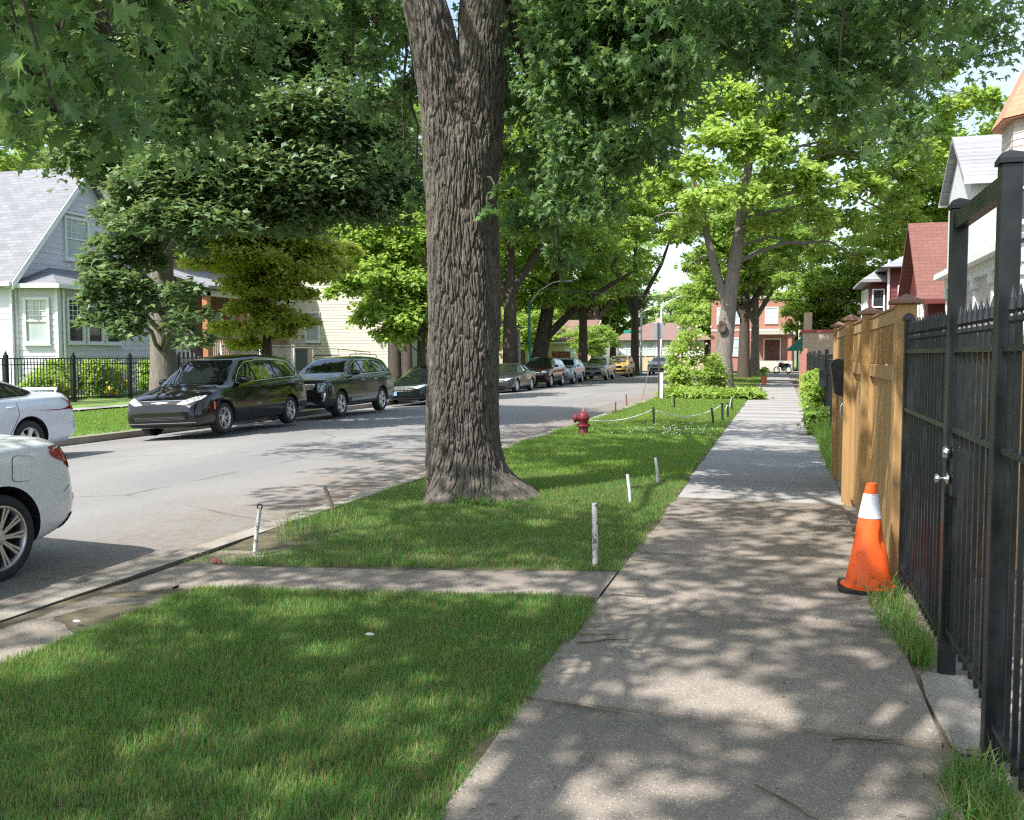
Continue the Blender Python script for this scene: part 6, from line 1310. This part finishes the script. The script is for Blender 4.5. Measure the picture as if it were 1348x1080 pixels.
def iron_post(label, y, h, w=.075, x=IX, cap=True):
    T = thing('iron_post', label, 'post', (x, y, 0), 'black iron fence posts'); b = MB(); b.cbox(x - w / 2, x + w / 2, y - w / 2, y + w / 2, -.1, h, .004); b.build('shaft', M['iron'], T)
    b = MB(); q = w / 2 + .012; b.lathe([(q * 1.35, 0), (q * 1.35, .018), (q, .04), (.001, .055)], (x, y, h), 4, Matrix.Rotation(PI / 4, 3, 'Z')); b.build('cap', M['iron'], T)
iron_post('slim iron post where the black fence meets the wood fence', 6.72, 1.84, .05)
iron_panel('iron fence section between the wood fence and the tall gate frame', 5.02, 6.69)
iron_post('tall iron gate post on the far side, with the door knob', 4.96, 2.32); iron_post('tall iron gate post nearer the viewer, reaching highest', 3.92, 2.33)
b = MB(); b.cbox(IX - .028, IX + .028, 3.96, 4.92, 2.22, 2.30, .004); o = b.build('gate_lintel', M['iron'], org=(IX, 4.4, 2.3)); tag(o, 'black crossbar joining the tops of the two tall iron gate posts', 'crossbar')
G = iron_panel('black iron gate between the two tall posts', 3.97, 4.91, gate=True, bot=.24)
kb = MB(); MX = Matrix(((0, 0, -1), (0, 1, 0), (1, 0, 0)))
kb.lathe([(.028, 0), (.028, .010), (.011, .014), (.011, .035), (.019, .039), (.024, .048), (.022, .060), (.001, .066)], (IX - .03, 4.86, 1.0), 20, MX); kb.build('knob', M['chrome'], G, smooth=True)
kb = MB(); kb.lathe([(.03, 0), (.03, .02), (.022, .03), (.001, .032)], (IX - .03, 4.86, 1.13), 20, MX); kb.build('lock', M['chrome'], G, smooth=True)
kb = MB(); kb.box(IX - .024, IX + .024, 4.80, 4.925, .92, 1.2); kb.build('lock_plate', M['iron'], G)
iron_panel('iron fence section nearest the viewer at the right edge', 2.1, 3.88, top=1.86)
iron_post('iron post just outside the near end of the fence', 2.05, 1.86, .05); 
for k, (y0, y1) in enumerate([(1.2, 2.02), (-.6, 1.18)]): iron_panel(['short iron section beside the viewer', 'iron section behind the viewer'][k], y0, y1)
# further black iron fence beyond the wood one
lb = ['first far iron section right after the wood fence', 'second far iron section, with the black mailbox', 'third far iron section behind the lime bush', 'fourth far iron section', 'fifth far iron section near the tan shop', 'sixth far iron section in front of the tan shop']
for k in range(6):
    y0 = 13.4 + k * 4.0; T = iron_panel(lb[k], y0, y0 + 3.92, 1.62 + .02 * k, x=.98, n=26, group='far black iron fence sections'); b = MB(); b.cbox(.94, 1.02, y0 - .07, y0 - .002, -.1, 1.75, .004); b.build('post', M['iron'], T)
b = MB(); b.cbox(.80, .94, 20.4, 20.75, .95, 1.32, .01); o = b.build('mailbox', M['dark_metal'], org=(.87, 20.55, 1.1)); tag(o, 'black box mailbox on the far iron fence beside the lime bush', 'mailbox')
for k in range(3):
    y = 38.5 + 4 * k; b = MB(); b.cbox(.88, 1.04, y, y + .16, -.1, 1.9 - .1 * k, .01); o = b.build('brick_pier', M['brick_red'], org=(.96, y, 0)); tag(o, ['reddish pier at the end of the far iron fence', 'middle reddish pier near the shop', 'farthest reddish pier near the shop'][k], 'pier', 'reddish piers')

# ---- traffic cone
T = thing('traffic_cone', 'orange traffic cone with white reflective collar and black base on the sidewalk', 'cone', (.60, 6.62, 0)); cx, cy_ = .60, 6.62
tt = NT('cone_orange'); co_ = tt.coord(); n_ = tt.noise(co_, 14, 6, .7)
sc = tt.ramp(n_, [(.54, 0), (.64, .85)]); bm_ = tt.ramp(tt.noise(co_, 4, 3), [(.50, 0), (.6, 1)])
tt.base(tt.mix(tt.math('MULTIPLY', sc, bm_), (.88, .115, .012), (.12, .03, .01))).set(Roughness=.45)
mw = NT('cone_collar'); co2 = mw.coord(); mw.base(mw.mix(mw.ramp(mw.noise(co2, 18, 6, .7), [(.55, 0), (.7, .6)]), (.66, .67, .70), (.30, .29, .28))).set(Roughness=.4)
def cone_seg(z0, z1, off=0, n=40, m=14, dent=True):
    vs = []
    for i in range(m + 1):
        z = z0 + (z1 - z0) * i / m; r = .155 - (z - .03) * (.155 - .032) / .70 + off
        for j in range(n):
            a = 2 * PI * j / n; rr = r
            if dent: d_ = math.exp(-((z - .36) / .07) ** 2) * math.exp(-(((a - R(-28) + PI) % (2 * PI) - PI) / .42) ** 2); rr -= .028 * d_
            rr += .003 * math.sin(3 * a + z * 9); vs.append((cx + rr * math.cos(a) + .012 * z, cy_ + rr * math.sin(a), z))
    return vs, [[i * n + j, i * n + (j + 1) % n, (i + 1) * n + (j + 1) % n, (i + 1) * n + j] for i in range(m) for j in range(n)]
b = MB(); b.add(*cone_seg(.03, .73, 0, 48, 30)); b.lathe([(.034, 0), (.022, .006), (.020, -.06), (.001, -.061)], (cx + .009, cy_, .73), 24); b.lathe([(.178, .026), (.178, .036), (.152, .045)], (cx, cy_, 0), 36); b.build('body', tt.m, T, auto=40)
b = MB(); b.add(*cone_seg(.50, .665, .003, 48, 8, False)); b.build('collar', mw.m, T, smooth=True)
b = MB(); pr = rnd([(cx - .20, cy_ - .19), (cx + .19, cy_ - .21), (cx + .20, cy_ + .19), (cx - .19, cy_ + .20)], .09, 5); b.prism([(x, y, .003) for x, y in pr], (0, 0, .024)); b.build('base', M['tyre'], T, auto=40)

# ---- fire hydrant
T = thing('fire_hydrant', 'squat red fire hydrant half sunk in the grass', 'hydrant', (-3.85, 18.27, 0)); HR = paint('hydrant_red', (.15, .010, .014), .55); x, y = -3.85, 18.27
b = MB(); b.lathe([(.13, -.05), (.13, .16), (.125, .17), (.125, .33), (.15, .36), (.165, .40), (.155, .47), (.11, .54), (.05, .575), (.001, .58)], (x, y, 0), 24); b.build('barrel', HR, T, auto=40)
b = MB(); b.lathe([(.185, .19), (.19, .2), (.19, .235), (.185, .245), (.12, .246)], (x, y, 0), 24); b.lathe([(.12, .18), (.185, .188)], (x, y, 0), 24)
for k in range(8): b.lathe([(.016, 0), (.016, .015), (.001, .016)], (x + .163 * math.cos(k * PI / 4), y + .163 * math.sin(k * PI / 4), .245), 6)
b.build('flange', HR, T, auto=40); d = Matrix.Rotation(R(200), 3, 'Z') @ Matrix.Rotation(R(90), 3, 'Y')
b = MB(); b.lathe([(.085, .05), (.085, .20), (.11, .205), (.11, .25), (.098, .265), (.04, .275), (.035, .30), (.001, .301)], (x, y, .40), 20, d); b.build('nozzle', HR, T, auto=40)
b = MB(); b.lathe([(.035, .57), (.035, .605), (.028, .612), (.028, .64), (.001, .645)], (x, y, 0), 6); b.build('bonnet_nut', simple('hydrant_nut', (.3, .18, .16), .6), T); T.scale = (.76, .76, .82)

# ---- stakes
def stake(label, x, y, h, r, top, mat, cat='stake', grp=None, loop=False, n=10):
    T = thing('stake', label, cat, (x, y, 0), grp); b = MB(); b.tube([(x, y, -.1), (x + top[0] * .5, y + top[1] * .5, h * .5), (x + top[0], y + top[1], h)], [r, r * .98, r * .95], n); b.build('shaft', mat, T, auto=50)
    if loop:
        q = Vector((x + top[0], y + top[1], h + .018)); b = MB(); b.tube([q + Vector((.022 * math.cos(a), 0, .022 * math.sin(a))) for a in np.linspace(0, 2 * PI, 13)], .006, 6); b.build('ring', M['dark_metal'], T, smooth=True)
def peel(name, c, under, th=.55):
    t = NT(name); co = t.coord(); f = t.ramp(t.noise(co, 26, 6, .7), [(th - .03, 0), (th + .03, 1)], 'LINEAR'); t.base(t.mix(f, c, under)).set(Roughness=.75); t.l(t.bump(f, .4, .004), t.b.inputs['Normal']); return t.m
PL = peel('peeling_white', (.55, .55, .52), (.17, .15, .13), .54); WH = peel('white_plastic_stake', (.60, .63, .66), (.4, .4, .38), .68)
stake('leaning peeling white pipe stake with ring top beside the curb', -4.09, 6.45, .36, .018, (.05, .02), PL, loop=True)
stake('short brown stake leaning left near the curb by the trunk', -4.23, 8.17, .29, .02, (-.13, 0), simple('old_wood_stake', (.16, .12, .09), .9, .3, 20), n=5)
stake('thick upright post with peeling white paint at the lawn corner', -1.33, 6.79, .48, .023, (-.012, 0), PL)
stake('white stake with ring top leaning left, nearer of two in the lawn', -1.56, 9.96, .30, .019, (-.04, 0), WH, loop=True)
stake('white stake leaning left, farther of two in the lawn', -1.43, 11.36, .34, .019, (-.05, 0), WH, loop=True)
DK = M['dark_metal']; G_ = 'dark stakes carrying the white rope'
SP = [(-2.79, 21.15, .42), (-3.13, 28.5, .42), (-1.46, 21.6, .40), (-1.34, 22.9, .45), (-1.26, 23.8, .42), (-1.36, 27.8, .45)]
for k, (x, y, h) in enumerate(SP): stake(['dark stake in the open lawn holding the sagging rope', 'dark stake in the far middle of the roped lawn', 'dark stake nearest on the walk edge, leaning left', 'second dark stake along the walk edge, tallest', 'third dark stake along the walk edge', 'last dark stake along the walk edge'][k], x, y, h, .026, (-.06 if k == 2 else -.02, 0), DK, grp=G_, n=8)
stake('thin rusty rod leaning right by the curb', -4.86, 30.0, .34, .022, (-.03, 0), simple('rust_a', (.15, .07, .05), .9)); stake('short rusty stake at the curb edge beyond the hydrant', -4.4, 25.2, .32, .022, (0, 0), simple('rust_b', (.14, .07, .05), .9))
stake('long thin bent stick leaning over the road edge', -4.62, 31.5, 1.2, .012, (.30, 0), simple('stick', (.26, .17, .13), .9))
def rope(a, c, sag, label):
    a, c = Vector(a), Vector(c); P = [a.lerp(c, t) - Vector((0, 0, sag * 4 * t * (1 - t))) for t in np.linspace(0, 1, 12)]; b = MB(); b.tube(P, .010, 6); o = b.build('rope', M['white'], smooth=True, org=a); tag(o, label, 'rope', 'white ropes between the dark stakes')
tp = [(x - .02, y, h - .05) for x, y, h in SP]
rope((-4.15, 20.2, .16), tp[0], .12, 'white rope sagging from the grass up to the open lawn stake'); rope(tp[0], tp[3], .22, 'white rope from the open lawn stake to the walk edge stakes'); rope(tp[3], tp[4], .12, 'short white rope between the two closest walk edge stakes'); rope(tp[4], tp[5], .16, 'white rope running to the last walk edge stake')

# ---- sign poles, lamps
def sign_pole(label, x, y, h, w_, hh, lean=0, face=.3):
    T = thing('sign_pole', label, 'sign', (x, y, 0), 'street sign poles'); b = MB(); b.box(x - .035, x + .035, y - .025, y - .005, 0, h, Matrix.Translation((0, 0, -.1)) @ Matrix.Identity(4)); b.box(x - .035, x - .02, y - .005, y + .02, -.1, h - .1); b.box(x + .02, x + .035, y - .005, y + .02, -.1, h - .1); b.build('pole', simple('pole_%d' % int(y), (.045, .035, .045), .7, .3, 9), T)
    Mx = Matrix.Translation((x, y + .03, h - .1 - hh / 2)) @ Matrix.Rotation(face, 4, 'Z'); b = MB(); b.box(-w_ / 2, w_ / 2, 0, .004, -hh / 2, hh / 2, Mx); b.build('sign_plate', M['metal_grey'], T)
    if lean: T.rotation_euler = (0, R(lean), 0)
sign_pole('dark sign pole with blank grey plate back, left of the pair', -4.36, 34.5, 2.95, .38, .62, -1.2); sign_pole('dark sign pole with grey plate beside the flowering bush', -4.27, 42.0, 3.2, .35, .6)
b = MB(); b.cbox(-4.3, -4.18, 34.1, 34.15, -.1, .98, .004); o = b.build('marker_post', M['white'], org=(-4.2, 34.1, 0)); tag(o, 'slim white marker post at the foot of the left sign pole', 'post')
def lamp(label, x, y, h, arm, mat, lean=0):
    T = thing('street_lamp', label, 'street lamp', (x, y, -.1), 'street lamps'); b = MB(); b.tube([(x, y, -.1), (x, y, h * .5), (x, y, h)], [.13, .10, .07], 12); b.build('pole', mat, T, smooth=True)
    P = [(x, y, h * .95), (x + arm * .3, y, h + .6), (x + arm * .7, y, h + 1.1), (x + arm, y, h + 1.2)]; b = MB(); b.tube(P, [.05, .045, .04, .035], 8); b.build('arm', M['white'], T, smooth=True)
    b = MB(); b.ball((x + arm + .25 * (1 if arm > 0 else -1), y, h + 1.17), (.42, .16, .10), 14, 8); b.build('lamp_head', M['metal_grey'], T, smooth=True)
GL_ = simple('green_lamp_pole', (.06, .20, .13), .6, .15)
lamp('green steel street lamp with curved arm among the trees left of the leaning tree', -15.6, 57, 5.2, 2.2, GL_); lamp('white street lamp at the crossing with a long curved arm toward the right', -12.9, 88, 6.2, 4.0, M['trim']); lamp('second pale street lamp standing beyond the crossing', -12.5, 100, 7.0, 3.0, M['trim'])
T = thing('street_name_sign', 'green street name blade on a pole at the crossing near the bungalow', 'sign', (-13.6, 90, 0)); b = MB(); b.tube([(-13.6, 90, -.1), (-13.6, 90, 4.2)], .05, 8); b.build('pole', M['trim'], T); b = MB(); b.box(-14.9, -13.1, 89.93, 89.95, 3.85, 4.15); b.build('sign_plate', simple('sign_green', (.02, .30, .22), .5), T)
# ---- black picket fence of the cottage
for k in range(9):
    y0 = 12.0 + k * 2.36; T = thing('picket_fence', ['black picket fence section far left, out past the sedan', 'black picket fence section behind the silver sedan roof', 'black picket section left of the sedan trunk', 'black picket section at the picture edge', 'black picket section right of the picture edge', 'black picket section in front of the yellow flowers', 'black picket section in the middle of the garden strip', 'black picket section just left of the minivan', 'black picket section behind the minivan hood'][k], 'fence', (-19.35, y0, .3), 'black picket fence sections round the cottage garden')
    b = MB()
    for j in range(21): yy = y0 + .06 + 2.3 * j / 21; b.box(-19.36, -19.34, yy - .008, yy + .008, .36, 1.52)
    b.build('pickets', M['iron'], T); b = MB(); b.box(-19.37, -19.33, y0, y0 + 2.3, 1.52, 1.55); b.box(-19.365, -19.335, y0, y0 + 2.3, 1.36, 1.385); b.box(-19.365, -19.335, y0, y0 + 2.3, .40, .43); b.build('rails', M['iron'], T)
    b = MB(); b.cbox(-19.40, -19.30, y0 - .05, y0 + .05, .2, 1.60, .006); b.lathe([(.065, 0), (.065, .03), (.03, .05), (.04, .08), (.001, .14)], (-19.35, y0, 1.60), 10); b.build('post', M['iron'], T)
# chain link fence
def mesh_mat():
    t = NT('chain_link_wire'); t.base((.45, .47, .48)).set(Metallic=.8, Roughness=.45); return t.m
ML = mesh_mat()
T = thing('chain_link_fence', 'silver chain link fence with top rail behind the minivan roof', 'fence', (-19.6, 29.5, .3)); b = MB(); y0, y1, z0, z1 = 29.0, 34.2, .35, 1.98
n = int((y1 - y0) / .115)
for k in range(-15, n):
    for sgn in (1, -1):
        ya = y0 + k * .115; zs = z0 if sgn > 0 else z1; t0 = max(0, y0 - ya); t1 = min(z1 - z0, y1 - ya)
        if t1 - t0 > .05: b.tube([(-19.6 + .006 * sgn, ya + t0, zs + sgn * t0), (-19.6 + .006 * sgn, ya + t1, zs + sgn * t1)], .007, 3, cap=False)
b.build('wire_mesh', ML, T); b = MB(); b.tube([(-19.6, y0, z1 + .03), (-19.6, y1, z1 + .03)], .028, 8)
for yy in (y0, (y0 + y1) / 2, y1): b.tube([(-19.6, yy, .2), (-19.6, yy, z1 + .08)], .035, 8)
b.build('frame', M['metal_grey'], T, smooth=True)
T = thing('pipe_fence', 'bare rusty pipe fence frame in front of the cream siding', 'fence', (-19.8, 34.6, .3)); b = MB(); rm = simple('rust_pipe', (.30, .22, .18), .8, .25, 9)
b.tube([(-19.8, 34.4, 1.95), (-19.8, 38.6, 1.93), (-19.8, 42.0, 1.8)], .022, 6); b.tube([(-19.8, 34.4, 1.35), (-19.8, 42, 1.2)], .015, 6)
for yy, zz in ((34.4, 2.1), (36.2, 1.95), (38.6, 1.94), (40.4, 1.85), (42.0, 1.85)): b.tube([(-19.8, yy, .1), (-19.8, yy, zz)], .024, 6)
b.build('pipes', rm, T, smooth=True); b = MB(); b.cbox(-19.78, -19.74, 34.6, 35.6, .95, 1.92, .01); b.build('notice_board', simple('dark_board', (.06, .065, .075), .6, .4, 30), T)
# utility boxes / wood gate at the far lot
b = MB(); 
T = thing('board_fence', 'reddish brown board fence between the pale blue suv and the silver beige suv', 'fence', (-16.5, 68, 0)); b = MB()
for k in range(14): b.cbox(-16.4 + .0, -16.36, 66.4 + .2 * k, 66.58 + .2 * k, .0, 1.95, .004)
b.box(-16.4, -15.0, 66.3, 66.36, 0, 1.95); b.build('boards', simple('red_brown_boards', (.36, .15, .075), .7, .2, 6), T)
# motorcycle by the far curb
T = thing('motorcycle', 'small red and white motorcycle parked at the end of the sidewalk', 'motorcycle', (.2, 87.2, 0)); Mt = Matrix(((0, 0, 1), (0, 1, 0), (-1, 0, 0)))
for yy in (86.5, 87.9):
    b = MB(); MY = Matrix(((0, 1, 0), (1, 0, 0), (0, 0, 1))); b.tube([(.2 + (yy - 87.2) * .75 + .31 * math.cos(a) * .75, yy + .31 * math.cos(a) * .6, .31 + .31 * math.sin(a)) for a in np.linspace(0, 2 * PI, 21)], .05, 6); b.build('wheel', M['tyre'], T, smooth=True)
b = MB(); b.tube([(-.25, 86.6, .4), (-.1, 86.8, .75), (.0, 86.9, 1.05)], .035, 6); b.tube([(-.1, 86.8, .75), (.3, 87.3, .6), (.8, 87.9, .7)], [.14, .18, .08], 8); b.build('frame', M['dark_metal'], T, smooth=True); b = MB(); b.ball((.25, 87.25, .45), (.22, .2, .2), 10, 6); b.build('engine', M['metal_grey'], T, smooth=True)
b = MB(); b.ball((.08, 87.05, .88), (.26, .2, .14), 12, 8); b.build('fuel_tank', paint('moto_red', (.55, .03, .05), .25), T, smooth=True); b = MB(); b.ball((.5, 87.5, .85), (.32, .2, .08), 12, 8); b.build('seat', M['blackplastic'], T, smooth=True); b = MB(); b.ball((.75, 87.8, .75), (.25, .15, .16), 10, 6); b.build('fairing', M['white'], T, smooth=True)
b = MB(); b.tube([(-.35, 87.05, 1.12), (.0, 86.88, 1.08), (.25, 86.65, 1.12)], .02, 6); b.build('handlebar', M['chrome'], T, smooth=True)
# overhead wire
b = MB(); b.tube([(-15, 52, 5.6), (-6, 54, 5.0), (4, 56, 4.7), (14, 58, 5.2)], .02, 5); o = b.build('overhead_wire', M['dark_metal'], org=(0, 55, 5)); tag(o, 'thin utility wire crossing above the sidewalk near the shop', 'wire')
